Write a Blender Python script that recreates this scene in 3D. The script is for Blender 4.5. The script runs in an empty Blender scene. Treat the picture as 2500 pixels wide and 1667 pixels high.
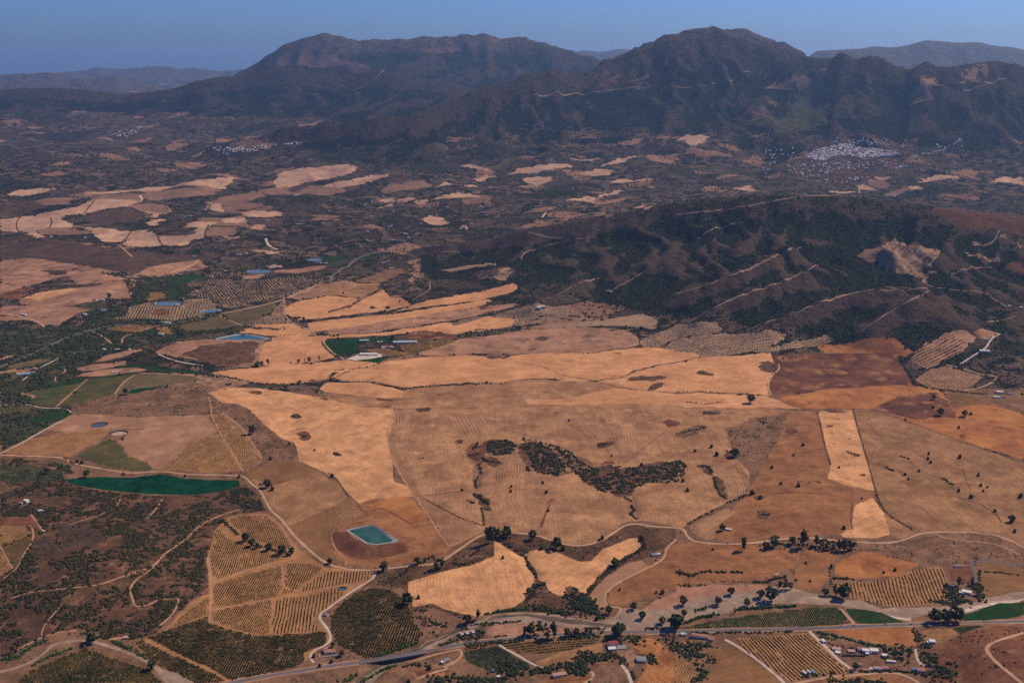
import bpy, math, random
import numpy as np
from mathutils import Vector
from mathutils.geometry import delaunay_2d_cdt
random.seed(7)
RNG = np.random.default_rng(11)
scene = bpy.context.scene
COL = scene.collection

# ------------------------------------------------------------------ camera, sky, sun, exposure
CAM_Z = 1000.0
FPX = 35.0 / 36.0 * 2500.0                    # focal length in photo pixels
PITCH = math.atan((833.5 - 149.0) / FPX)      # looking a little below the horizon
cam_data = bpy.data.cameras.new('camera')
cam_data.lens = 35.0
cam_data.sensor_width = 36.0
cam_data.clip_start = 5.0
cam_data.clip_end = 200000.0
cam = bpy.data.objects.new('camera', cam_data)
COL.objects.link(cam)
cam.location = (0, 0, CAM_Z)
cam.rotation_euler = (math.pi / 2 - PITCH, 0, 0)
scene.camera = cam

SUN_AZ = math.radians(58)                     # to the right of the view direction, a little beyond the subject
SUN_EL = math.radians(45)
world = bpy.data.worlds.new('World')
scene.world = world
world.use_nodes = True
wn = world.node_tree.nodes
wl = world.node_tree.links
bg = wn['Background']
sky = wn.new('ShaderNodeTexSky')
sky.sky_type = 'NISHITA'
sky.sun_disc = False
sky.sun_elevation = SUN_EL
sky.sun_rotation = SUN_AZ
sky.altitude = 600.0
sky.air_density = 1.2
sky.dust_density = 1.6
sky.ozone_density = 4.0
tint = wn.new('ShaderNodeVectorMath'); tint.operation = 'MULTIPLY'     # a bluer, cleaner air than the default
tint.inputs[1].default_value = (.50, .80, 1.68)
wl.new(sky.outputs[0], tint.inputs[0])
wl.new(tint.outputs[0], bg.inputs[0])
bg.inputs[1].default_value = 0.070

sun_data = bpy.data.lights.new('sun', 'SUN')
sun_data.energy = 5.0
sun_data.angle = math.radians(0.6)
sun_data.color = (1.0, 0.84, 0.63)
sun = bpy.data.objects.new('sun', sun_data)
COL.objects.link(sun)
sdir = Vector((math.sin(SUN_AZ) * math.cos(SUN_EL), math.cos(SUN_AZ) * math.cos(SUN_EL), math.sin(SUN_EL)))
sun.rotation_euler = sdir.to_track_quat('Z', 'Y').to_euler()
sun.location = (0, 0, 3000)

scene.view_settings.view_transform = 'Standard'
scene.view_settings.look = 'None'
scene.view_settings.gamma = 1.0
scene.view_settings.use_curve_mapping = False
scene.view_settings.exposure = 0.0
scene.render.engine = 'CYCLES'
cy = scene.cycles
cy.max_bounces = 4
cy.diffuse_bounces = 1
cy.glossy_bounces = 2
cy.transmission_bounces = 2
cy.volume_bounces = 0
cy.transparent_max_bounces = 4
cy.use_denoising = False                      # keeps the fine grain of soil and scrub
cy.use_adaptive_sampling = False
cy.sample_clamp_indirect = 4.0

# ------------------------------------------------------------------ photo tiles -> photo pixels -> rays
TILES = {'T0': (0, 0, .9408), 'T1': (0, 0, 1.8816), 'T2': (1250, 0, 1.8816), 'T3': (0, 400, 2.7506), 'T4': (800, 400, 2.7506),
         'T5': (1650, 400, 2.7506), 'T6': (0, 900, 2.767), 'T7': (800, 900, 2.767), 'T8': (1650, 900, 2.767), 'T9': (0, 1250, 2.767),
         'TA': (800, 1250, 2.767), 'TB': (1650, 1250, 2.767), 'TC': (960, 1450, 3.1784), 'TD': (1660, 1480, 3.1784),
         'TE': (1860, 330, 4.704), 'TF': (780, 800, 5.88), 'TG': (0, 600, 4.704), 'TH': (0, 860, 4.704)}
def path(s):
    """'T3 10,20 30,40 T4 5,6' -> photo pixel coordinates, array (n,2)"""
    out, t = [], None
    for tok in s.split():
        if tok[0] == 'T':
            t = TILES[tok]
        else:
            a, b = tok.split(',')
            out.append((t[0] + float(a) / t[2], t[1] + float(b) / t[2]))
    return np.array(out)
CP, SP = math.cos(PITCH), math.sin(PITCH)
def ray(px):
    """photo pixel -> (s, m): x = s*y and z = CAM_Z + m*y along the ray"""
    px = np.atleast_2d(px)
    X = (px[:, 0] - 1250.0) / FPX
    Y = (833.5 - px[:, 1]) / FPX
    dy = CP + Y * SP
    dz = -SP + Y * CP
    return X / dy, dz / dy
def smooth(a, b, x):
    t = np.clip((x - a) / (b - a), 0, 1)
    return t * t * (3 - 2 * t)

# ------------------------------------------------------------------ noise
def _hash(ix, iy, seed):
    h = (ix.astype(np.int64) * 374761393 + iy.astype(np.int64) * 668265263 + seed * 974634777) & 0xFFFFFFFF
    h = ((h ^ (h >> 13)) * 1274126177) & 0xFFFFFFFF
    h = ((h ^ (h >> 16)) * 2246822519) & 0xFFFFFFFF
    return (h ^ (h >> 15)) & 0xFFFFFFFF
def perlin(x, y, seed=0):
    x = np.asarray(x, float); y = np.asarray(y, float)
    x0 = np.floor(x); y0 = np.floor(y)
    fx = x - x0; fy = y - y0
    def g(dx, dy):
        a = _hash(x0 + dx, y0 + dy, seed) * (2 * math.pi / 4294967296.0)
        return np.cos(a) * (fx - dx) + np.sin(a) * (fy - dy)
    u = fx * fx * fx * (fx * (fx * 6 - 15) + 10)
    v = fy * fy * fy * (fy * (fy * 6 - 15) + 10)
    a = g(0, 0); b = g(1, 0); c = g(0, 1); d = g(1, 1)
    return ((a + (b - a) * u) * (1 - v) + (c + (d - c) * u) * v) * 1.5
def fbm(x, y, octv=4, seed=0, gain=.5):
    s = 0; a = 1; t = 0
    for k in range(octv):
        s = s + a * perlin(x * 2 ** k + 13.7 * k, y * 2 ** k - 7.1 * k, seed + k)
        t += a; a *= gain
    return s / t
def ridged(x, y, octv=4, seed=0, gain=.5):
    s = 0; a = 1; t = 0
    for k in range(octv):
        s = s + a * (1 - np.abs(perlin(x * 2 ** k + 5.3 * k, y * 2 ** k + 9.1 * k, seed + k)) * 1.6)
        t += a; a *= gain
    return s / t

# ------------------------------------------------------------------ the lie of the land
class Ridge:
    def __init__(self, name, pts, width, power, spur, lam, seed, tile='T2', back=.55, jag=0.0):
        p = []
        for q in pts:
            t = TILES[tile]
            p.append((t[0] + q[0] / t[2], t[1] + q[1] / t[2], q[2]))
        p = np.array(p)
        s, m = ray(p[:, :2])
        self.s, self.D = s, p[:, 2]
        self.z = CAM_Z + m * p[:, 2]
        self.name, self.width, self.power, self.spur, self.lam, self.seed, self.back, self.jag = name, width, power, spur, lam, seed, back, jag
    def height(self, s, y, zb):
        D = np.interp(s, self.s, self.D)
        Z = np.interp(s, self.s, self.z)
        W = np.interp(s, self.width[0], self.width[1]) if isinstance(self.width, tuple) else self.width
        inside = (s > self.s[0]) & (s < self.s[-1])
        x = s * y
        q = D - y
        wq = q + 0.10 * W * perlin(x / (self.lam * 2), y / (self.lam * 2), self.seed + 50) * smooth(0, .3, q / W)
        t = np.where(q > 0, wq / W, -q / (W * self.back))
        tc = np.clip(t, 0, 1)
        prof = (1 - tc) ** self.power * (1 - tc * tc * .25)
        lam = self.lam
        wx = x + lam * .5 * perlin(x / lam / 1.7, y / lam / 1.7, self.seed + 70)
        sk = .5 * perlin(x / (lam * 3), y / (lam * 3), self.seed + 90)
        sp = .58 * ridged(wx / lam + sk, y / (lam * 4.2), 3, self.seed, .5) + .42 * ridged(wx / (lam * .36) + sk, y / (lam * .95), 5, self.seed + 8, .58)
        env = smooth(0.0, .22, tc) * smooth(.98, .40, tc)
        h = (Z - zb) * prof
        cut = self.spur * env * (1 - sp) * 1.6
        h = h * (1 - .72 * (1 - np.exp(-np.clip(cut, 0, None) / (np.maximum(h, 0) * .72 + 1.0))))
        h = h + self.jag * (fbm(x / (lam * .30), y / (lam * 1.5), 4, self.seed + 3, .6) * 1.5 - .15) * (1 - smooth(0, .16, tc))
        e = .045 * smooth(.0, .2, (self.s[-1] - self.s[0]))
        h = h * smooth(self.s[0], self.s[0] + e, s) * smooth(self.s[-1], self.s[-1] - e, s)
        return np.where(inside & (t < 1), h, -1e3)
R_ = Ridge
DX = (970 - 625 * .9408 * 0)
RIDGES = [
    R_('distant_ridge', [(-700, 290, 33000), (0, 345, 33000), (200, 335, 33000), (400, 318, 33000), (440, 302, 33000), (480, 308, 33000), (580, 311, 33000), (690, 299, 33000), (780, 299, 33000), (820, 311, 33000), (880, 305, 33000), (1000, 321, 33000), (1100, 316, 33000), (1200, 300, 33000), (1400, 330, 33000)], 5000, 1.2, 260, 1500, 21, 'T1'),
    R_('distant_ridge', [(-700, 300, 24500), (0, 336, 24500), (100, 331, 24500), (150, 331, 24500), (230, 323, 24500), (275, 332, 24500), (330, 352, 24300), (400, 361, 24000), (450, 356, 24000), (530, 345, 24000), (600, 371, 24000), (700, 388, 24000), (900, 430, 24000)], 4500, 1.2, 220, 1100, 22, 'T1'),
    R_('distant_ridge', [(150, 262, 30000), (270, 240, 30000), (330, 231, 30000), (370, 233, 30000), (410, 239, 30000), (470, 226, 30000), (520, 222, 30000), (600, 235, 30000), (700, 260, 30000)], 4500, 1.2, 200, 1200, 23),
    R_('distant_ridge', [(1200, 260, 21500), (1360, 226, 21500), (1500, 221, 21500), (1600, 216, 21500), (1660, 205, 21500), (1740, 209, 21500), (1820, 200, 21500), (1900, 176, 21500), (1950, 178, 21500), (2040, 188, 21500), (2150, 185, 21500), (2200, 200, 21500), (2300, 210, 21500), (2352, 222, 21500), (3000, 235, 21500)], 5000, 1.15, 330, 1300, 24),
    R_('mountain', [(900, 360, 17500), (1050, 330, 17500), (1120, 318, 17500), (1180, 285, 17500), (1220, 250, 17500), (1280, 220, 17500), (1390, 166, 17500), (1450, 157, 17500), (1495, 147, 17500), (1560, 155, 17500), (1600, 170, 17500), (1650, 187, 17600), (1690, 178, 17600), (1760, 176, 17700), (1800, 180, 17700), (1900, 168, 17700), (1985, 164, 17700), (2020, 168, 17700), (2050, 160, 17700), (2080, 165, 17700), (2150, 153, 17600), (2200, 160, 17600), (2240, 154, 17500), (2352, 166, 17500), (2410, 167, 17400), (2470, 195, 17200), (2545, 206, 17000), (2640, 240, 16800), (2760, 275, 16500), (2900, 350, 16500), (3100, 420, 16500)], 6200, 1.5, 380, 1200, 25, 'T1', jag=50),
    R_('hill', [(-700, 390, 14500), (0, 412, 14500), (100, 406, 14500), (200, 402, 14500), (300, 404, 14500), (400, 412, 14500), (500, 428, 14500), (580, 431, 14500), (700, 420, 14500), (800, 405, 14400), (900, 372, 14300), (1000, 352, 14300), (1100, 345, 14300), (1200, 325, 14300), (1280, 300, 14300), (1330, 310, 14200), (1450, 335, 14000), (1600, 345, 13800), (1720, 320, 13700), (1800, 330, 13500), (2000, 372, 13300), (2300, 430, 13000), (2600, 520, 12700)], ((-.8, -.3, 0, .3), (4200, 4200, 4000, 3500)), 1.6, 140, 1000, 26, 'T1'),
    R_('mountain', [(800, 170, 13600), (900, 150, 13600), (980, 131, 13600), (1060, 130, 13600), (1090, 140, 13600), (1150, 165, 13600), (1200, 180, 13600), (1280, 200, 13500), (1330, 224, 13500), (1400, 250, 13400), (1500, 290, 13400)], 2200, 1.1, 220, 700, 27, jag=26),
    R_('mountain', [(-1500, 672, 9700), (-1110, 606, 9600), (-950, 570, 9550), (-612, 540, 9500), (-412, 516, 9700), (-252, 440, 10200), (-52, 376, 10500), (60, 345, 10700), (200, 322, 10900), (280, 322, 11100), (330, 330, 11200), (380, 300, 11300), (450, 270, 11400), (500, 248, 11400), (550, 226, 11400), (570, 220, 11400), (600, 190, 11500), (650, 180, 11500), (700, 160, 11500), (740, 152, 11500), (760, 143, 11500), (800, 136, 11500), (830, 130, 11500), (870, 119, 11500), (905, 112, 11500), (940, 118, 11500), (975, 134, 11400), (1040, 160, 11300), (1100, 186, 11200), (1200, 220, 11000), (1300, 245, 10800), (1400, 256, 10700), (1480, 258, 10600), (1510, 243, 10500), (1540, 243, 10500), (1580, 260, 10500), (1640, 250, 10400), (1680, 252, 10400), (1720, 270, 10300), (1800, 310, 10200), (1825, 318, 10100), (1850, 301, 10000), (1900, 290, 10000), (1950, 298, 10000), (2000, 301, 9900), (2100, 290, 9900), (2230, 275, 9900), (2260, 285, 9900), (2300, 300, 9800), (2352, 305, 9800), (2700, 290, 9700), (3300, 330, 9700)],
       ((-.4, -.15, -.02, .1, .3, .6), (2000, 2300, 2900, 3600, 3400, 3200)), 1.5, 340, 760, 28, jag=46),
    R_('scrub_hill', [(700, 640, 5500), (830, 600, 5400), (870, 590, 5350), (940, 575, 5250), (1000, 562, 5200), (1130, 548, 5150), (1200, 526, 5100), (1300, 510, 5050), (1400, 491, 5000), (1500, 471, 4950), (1600, 456, 4900), (1700, 450, 4850), (1800, 447, 4800), (1880, 445, 4780), (1950, 449, 4750), (2050, 458, 4700), (2150, 475, 4600), (2230, 490, 4550), (2352, 508, 4500), (2600, 560, 4400), (3000, 640, 4300)],
       ((-.2, -.05, .1, .25, .45, .7), (300, 650, 1100, 1330, 1300, 1100)), 1.0, 80, 290, 31, 'T0', back=.6),
]
def base_height(s, y):
    x = s * y
    r = np.interp(y, [0, 3200, 5000, 7000, 9000, 11000, 13000, 16000, 50000], [0, 0, 20, 90, 190, 260, 300, 330, 330])
    l = np.interp(y, [0, 3200, 5000, 7000, 9000, 11000, 13000, 16000, 50000], [-20, -10, 5, 60, 120, 160, 190, 210, 210])
    z = l + (r - l) * smooth(-.3, .25, s)
    amp = np.interp(y, [0, 2000, 3500, 5000, 9000, 13000, 16000], [13, 17, 19, 62, 105, 90, 0])
    z = z + amp * fbm(x / 760, y / 900, 3, 3) + np.interp(y, [0, 3000, 6000], [3.0, 3.6, 6]) * fbm(x / 130, y / 150, 3, 9)
    return z
def lift(pts, A):
    """place photo pixels on the base terrain as if it stood A metres higher"""
    return hit(pts, extra=A)
# grid in (s = x/y, t = ln y)
SN = np.arange(-0.76, 0.7601, 0.0035)
_y = [np.arange(math.log(1120), math.log(8000), .0050), np.arange(math.log(8000), math.log(19000), .0052), np.arange(math.log(19000), math.log(46000), .013)]
TN = np.concatenate(_y)
YN = np.exp(TN)
GS, GY = np.meshgrid(SN, YN)                  # rows = distance
GX = GS * GY
def build_height():
    zb = base_height(GS, GY)
    z = zb.copy()
    owner = np.zeros(z.shape, np.int32)
    near = np.full(z.shape, -1e3)
    for k, r in enumerate(RIDGES):
        h = r.height(GS, GY, zb)
        better = (h > near) & (h > 2.0)
        owner[better & (h > (8 if r.name == 'scrub_hill' else 150))] = k + 1
        if r.name == 'mountain': owner[better & (h > 60) & (h <= 150) & (fbm(GX / 600, GY / 600, 3, 12) > .12)] = k + 1
        near = np.maximum(near, h)
    z = z + np.maximum(near, 0) * 1.0 + np.where(near < 0, 0, 0)
    return z, owner
Z, OWNER = build_height()
def bil(G, s, y):
    s = np.clip(np.asarray(s, float), SN[0] + 1e-6, SN[-1] - 1e-6)
    y = np.clip(np.asarray(y, float), YN[0] + 1e-3, YN[-1] - 1e-3)
    a = (s - SN[0]) / 0.0035
    i = np.clip(np.floor(a).astype(int), 0, len(SN) - 2); fa = a - i
    t = np.log(y)
    j = np.clip(np.searchsorted(TN, t) - 1, 0, len(TN) - 2)
    fb = (t - TN[j]) / (TN[j + 1] - TN[j])
    return (G[j, i] * (1 - fa) + G[j, i + 1] * fa) * (1 - fb) + (G[j + 1, i] * (1 - fa) + G[j + 1, i + 1] * fa) * fb
def hz(x, y):
    return bil(Z, np.asarray(x) / np.asarray(y), y)
_TY = np.exp(np.arange(math.log(1150), math.log(45000), .002))
def hit(px, extra=0.0):
    """photo pixels -> world (x, y) where the line of sight first meets the ground"""
    s, m = ray(px)
    out = np.zeros((len(s), 2))
    for k in range(len(s)):
        zz = bil(Z, np.full(len(_TY), s[k]), _TY) + extra
        below = CAM_Z + m[k] * _TY < zz
        j = int(np.argmax(below)) if below.any() else len(_TY) - 1
        if j > 0 and below.any():
            a = CAM_Z + m[k] * _TY[j - 1] - zz[j - 1]; b = zz[j] - CAM_Z - m[k] * _TY[j]
            y = _TY[j - 1] + (_TY[j] - _TY[j - 1]) * a / (a + b + 1e-9)
        else:
            y = _TY[j]
        out[k] = (s[k] * y, y)
    return out
def on_plane(px, z):
    s, m = ray(px)
    y = (z - CAM_Z) / m
    return np.stack([s * y, y], 1)
def seg_dist(X, Y, P):
    """distance to a polyline and arc position 0..1"""
    best = np.full(X.shape, 1e9); pos = np.zeros(X.shape)
    L = np.concatenate([[0], np.cumsum(np.hypot(*np.diff(P, axis=0).T))])
    for k in range(len(P) - 1):
        d = P[k + 1] - P[k]; l2 = d @ d + 1e-9
        u = np.clip(((X - P[k, 0]) * d[0] + (Y - P[k, 1]) * d[1]) / l2, 0, 1)
        q = np.hypot(X - P[k, 0] - u * d[0], Y - P[k, 1] - u * d[1])
        b = q < best
        best[b] = q[b]; pos[b] = (L[k] + u[b] * math.sqrt(l2)) / L[-1]
    return best, pos
def inpoly(X, Y, P):
    c = np.zeros(X.shape, bool)
    n = len(P)
    for i in range(n):
        x1, y1 = P[i]; x2, y2 = P[(i + 1) % n]
        if y1 == y2: continue
        k = ((y1 > Y) != (y2 > Y)) & (X < (x2 - x1) * (Y - y1) / (y2 - y1) + x1)
        c ^= k
    return c
# spurs of the scrub hill that run down towards the fields
for p, A, w in [('T5 885,548 720,600 580,660 470,715 350,755 150,830 -60,905', 54, 75),
                ('T5 965,670 820,745 690,800 500,860 350,915 200,995 80,1060', 56, 80),
                ('T5 1690,832 1450,850 1240,856 1080,890 930,950 700,1030 480,1110', 58, 80),
                ('T5 1700,850 1590,910 1480,960 1350,1050 1230,1130', 54, 75),
                ('T4 1820,765 1700,790 1560,870 1420,920 1330,970', 36, 80),
                ('T5 1430,510 1600,550 1770,580 1740,690', 22, 90),
                ('T5 1900,1100 1850,1000 1760,900 1700,850', 24, 90)]:
    A *= 1.3
    P = lift(path(p), A)
    m_ = (GY > P[:, 1].min() - 500) & (GY < P[:, 1].max() + 500)
    d, u = seg_dist(GX[m_], GY[m_], P)
    d = d + 14 * perlin(GX[m_] / 60, GY[m_] / 60, 77)
    Z[m_] += A * np.exp(-np.clip(d, 0, None) / w) * smooth(-.02, .15, u) * smooth(1.08, .75, u)
# smaller knolls
for p, A, w in [('T4 640,880 900,800 1080,720', 34, 110), ('T5 1950,1130 1900,1180', 14, 80), ('T9 700,300 500,500', 26, 150),
                ('T3 1480,1270 1400,1300', 14, 120), ('TB 2250,950 2300,1050', 30, 120), 
                ('T5 300,1190 500,1200', 12, 120), ('T7 1000,60 1600,100', 8, 150), ('T8 700,1000 900,1000', 7, 90)]:
    P = lift(path(p), A)
    m_ = (GY > P[:, 1].min() - 900) & (GY < P[:, 1].max() + 900)
    d, u = seg_dist(GX[m_], GY[m_], P)
    Z[m_] += A * np.exp(-(d / w) ** 2)
# stream gullies between the fields: real cuts
GULLIES = [('T7 0,75 130,88 280,85 330,100 440,120 520,145 600,125 860,110 930,98 1180,102', 4, 11),
           ('T7 1350,70 1590,72 1780,85 2040,35 2200,-10', 3.5, 10), ('T7 1830,95 2010,130 2200,155 2352,165 T8 340,162', 3.5, 10),
           ('TA 1190,205 1340,300 1360,370 1410,420 1400,500 1340,600', 4.5, 12), ('TA 2110,190 2070,280 1920,370 1840,440 1760,545', 4.5, 12),
           ('T7 1010,520 960,580 1000,650 1030,700 1000,760 1000,800 990,850 1060,900 1100,920', 4, 12),
           ('T7 1040,950 1050,1000 1060,1060', 3, 10), ('T7 2040,850 2050,930 2090,1010', 4, 12),
           ('T8 1340,850 1380,920 1430,980 1600,1085 TB 1550,100', 4, 12), ('T8 80,1040 350,900 500,840', 3.5, 10),
           ('T3 2338,1390 2200,1440 2000,1475 1700,1470 1560,1435', 4, 12), ('T4 0,1430 60,1390 250,1370 350,1335', 4, 11)]
for p, A, w in GULLIES:
    P = hit(path(p))
    m_ = (GY > P[:, 1].min() - 200) & (GY < P[:, 1].max() + 200)
    d, u = seg_dist(GX[m_], GY[m_], P)
    Z[m_] -= A * np.exp(-(d / w) ** 2)
# river channel under the road bridge
RIVER = hit(path('TA 900,775 760,860 640,915 480,980 330,1050 200,1140'))
m_ = GY < 2400
d, u = seg_dist(GX[m_], GY[m_], RIVER)
ROAD_P0, ROAD_P1 = hit(path('TA 230,1012 650,942'))
BR_Z0, BR_Z1 = float(hz(*ROAD_P0)), float(hz(*ROAD_P1))
Z[m_] -= 8 * np.exp(-(d / 17) ** 4) * smooth(0, .2, u)
# reservoirs: the ground is levelled round each of them
PONDS = []
def pond(label, outer, shrink=.84, inner=None, raise_=0.0, blend=35.0, water='teal', liner='pale', dry=False):
    px = path(outer)
    c = hit(px.mean(0)[None])[0]
    z0 = float(hz(*c)) + raise_
    PO = on_plane(px, z0)
    PI = on_plane(path(inner), z0 - 1.6) if inner else PO.mean(0) + (PO - PO.mean(0)) * shrink
    r = np.hypot(*(PO - PO.mean(0)).T).max()
    m_ = np.hypot(GX - PO[:, 0].mean(), GY - PO[:, 1].mean()) < r + blend * 2.5
    d, u = seg_dist(GX[m_], GY[m_], np.vstack([PO, PO[:1]]))
    d[inpoly(GX[m_], GY[m_], PO)] = 0
    k = smooth(blend, 7, d)
    Z[m_] = Z[m_] * (1 - k) + z0 * k
    PONDS.append(dict(label=label, PO=PO, PI=PI, z=z0, water=water, liner=liner, dry=dry))
pond('turquoise four-sided reservoir with pale liner on the orange embankment', 'TA 120,120 205,100 300,83 332,97 400,140 480,188 452,203 330,221 260,212 190,165', inner='TA 142,124 215,107 290,92 322,104 380,142 442,192 425,199 325,215 270,206 205,165', raise_=7, blend=55, water='turquoise')
pond('pale rimmed teal reservoir, wedge-shaped, above the brown slope', 'T3 1443,1174 1500,1160 1600,1141 1662,1143 1740,1156 1816,1173 1785,1181 1460,1181', inner='T3 1466,1176 1540,1160 1612,1149 1660,1150 1720,1160 1785,1175 1770,1178.5 1475,1178.5', water='teal', blend=60)
pond('round full pond with dark rim on the pale tilled field', 'TH 1040,840 1060,822 1110,808 1170,802 1225,806 1246,820 1215,843 1150,857 1085,861 1050,855', shrink=.93, water='slate', liner='dark', blend=20)
pond('round empty pond with sandy floor beside the vineyard rows', 'T6 738,440 760,425 800,416 840,416 866,425 862,438 830,448 790,454 750,452', shrink=.86, water='sand', liner='dark', dry=True, blend=18)
pond('tiny dark pond beside the farm lane above the dome-shaped grove', 'TA 64,510 80,503 110,502 130,508 133,518 115,527 85,527 68,520', shrink=.9, water='slate', liner='grey', blend=10)
pond('long narrow blue reservoir among vine plots left of the river', 'TG 1772,662 1795,648 1900,643 2050,643 2070,655 2068,680 1950,684 1800,684 1778,675', shrink=.92, water='blue', liner='pale', blend=20)
pond('small oval white rimmed reservoir beside the country road', 'T3 1338,990 1370,979 1430,974 1480,975 1494,986 1470,993 1400,999 1355,1000', shrink=.82, water='blue', liner='pale', blend=20)
pond('grey blue oval reservoir beyond the large olive grove', 'T3 1640,724 1680,714 1740,710 1800,713 1824,722 1800,730 1720,736 1660,732', shrink=.9, water='blue', liner='grey', blend=30)
pond('pale four-sided reservoir at the edge of the dark green plain', 'T3 2056,642 2090,635 2150,635 2166,643 2150,652 2070,653', shrink=.9, water='blue', liner='grey', blend=30)
pond('small pale green reservoir at the far left among dark groves', 'TH 175,245 200,232 300,218 365,219 405,214 395,238 330,250 215,262', shrink=.78, water='green', liner='sand', blend=15)

def grad_normals(x, y):
    e = np.maximum(y * .0012, 2.0)
    dzx = (hz(x + e, y) - hz(x - e, y)) / (2 * e)
    dzy = (hz(x, y + e) - hz(x, y - e)) / (2 * e)
    n = np.stack([-dzx, -dzy, np.ones_like(dzx)], 1)
    return n / np.linalg.norm(n, axis=1, keepdims=True)
# ------------------------------------------------------------------ ground materials
def nd(nt, kind, **kw):
    n = nt.nodes.new(kind)
    for k, v in kw.items(): setattr(n, k, v)
    return n
class NB:
    """small helper to write node trees"""
    def __init__(self, name):
        self.m = bpy.data.materials.new(name); self.m.use_nodes = True
        self.nt = self.m.node_tree; self.nt.nodes.clear()
        self.pos = nd(self.nt, 'ShaderNodeNewGeometry').outputs['Position']
    def link(self, a, b):
        if hasattr(a, 'is_linked') or isinstance(a, bpy.types.NodeSocket): self.nt.links.new(a, b)
        elif isinstance(a, (tuple, list)): b.default_value = tuple(a) + ((1,) if len(a) == 3 and b.type == 'RGBA' else ())
        else: b.default_value = a
    def math(self, op, a, b=0.0, c=None, clamp=False):
        n = nd(self.nt, 'ShaderNodeMath', operation=op, use_clamp=clamp)
        self.link(a, n.inputs[0]); self.link(b, n.inputs[1])
        if c is not None: self.link(c, n.inputs[2])
        return n.outputs[0]
    def vmath(self, op, a, b):
        n = nd(self.nt, 'ShaderNodeVectorMath', operation=op)
        self.link(a, n.inputs[0]); self.link(b, n.inputs[1])
        return n.outputs['Value'] if op in ('DOT_PRODUCT', 'LENGTH') else n.outputs[0]
    def noise(self, size, detail=3, vec=None, rough=.55, off=0.0, stretch=None):
        v = vec or self.pos
        if stretch or off:
            mp = nd(self.nt, 'ShaderNodeMapping'); self.link(v, mp.inputs[0])
            mp.inputs['Location'].default_value = (off, off * .7, 0)
            if stretch: mp.inputs['Scale'].default_value = stretch
            v = mp.outputs[0]
        n = nd(self.nt, 'ShaderNodeTexNoise')
        self.link(v, n.inputs['Vector'])
        n.inputs['Scale'].default_value = 1.0 / size; n.inputs['Detail'].default_value = detail; n.inputs['Roughness'].default_value = rough
        return n.outputs[0]
    def ramp(self, f, a, b, lo=0.0, hi=1.0):
        n = nd(self.nt, 'ShaderNodeMapRange', interpolation_type='SMOOTHSTEP')
        self.link(f, n.inputs[0])
        for i, v in enumerate((a, b, lo, hi)): n.inputs[i + 1].default_value = v
        return n.outputs[0]
    def mix(self, f, a, b):
        n = nd(self.nt, 'ShaderNodeMix', data_type='RGBA')
        self.link(f, n.inputs[0]); self.link(a, n.inputs[6]); self.link(b, n.inputs[7])
        return n.outputs[2]
    def scale(self, col, f):
        n = nd(self.nt, 'ShaderNodeVectorMath', operation='SCALE')
        self.link(col, n.inputs[0]); self.link(f, n.inputs['Scale'])
        return n.outputs[0]
    def attr(self, name, typ='GEOMETRY'):
        n = nd(self.nt, 'ShaderNodeAttribute', attribute_type=typ, attribute_name=name)
        return n.outputs['Fac']
    def done(self, col, height=None, strength=.5, dist=1.0, gloss=None):
        out = nd(self.nt, 'ShaderNodeOutputMaterial')
        if gloss is None:
            b = nd(self.nt, 'ShaderNodeBsdfDiffuse'); ci = b.inputs[0]
        else:
            b = nd(self.nt, 'ShaderNodeBsdfPrincipled'); b.inputs['Specular IOR Level'].default_value = .3; ci = b.inputs['Base Color']; b.inputs['Roughness'].default_value = gloss
        self.link(col, ci)
        if height is not None:
            bp = nd(self.nt, 'ShaderNodeBump'); bp.inputs['Strength'].default_value = strength; bp.inputs['Distance'].default_value = dist
            self.link(height, bp.inputs['Height']); self.nt.links.new(bp.outputs[0], b.inputs['Normal'])
        self.nt.links.new(b.outputs[0], out.inputs[0])
        return self.m

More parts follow.
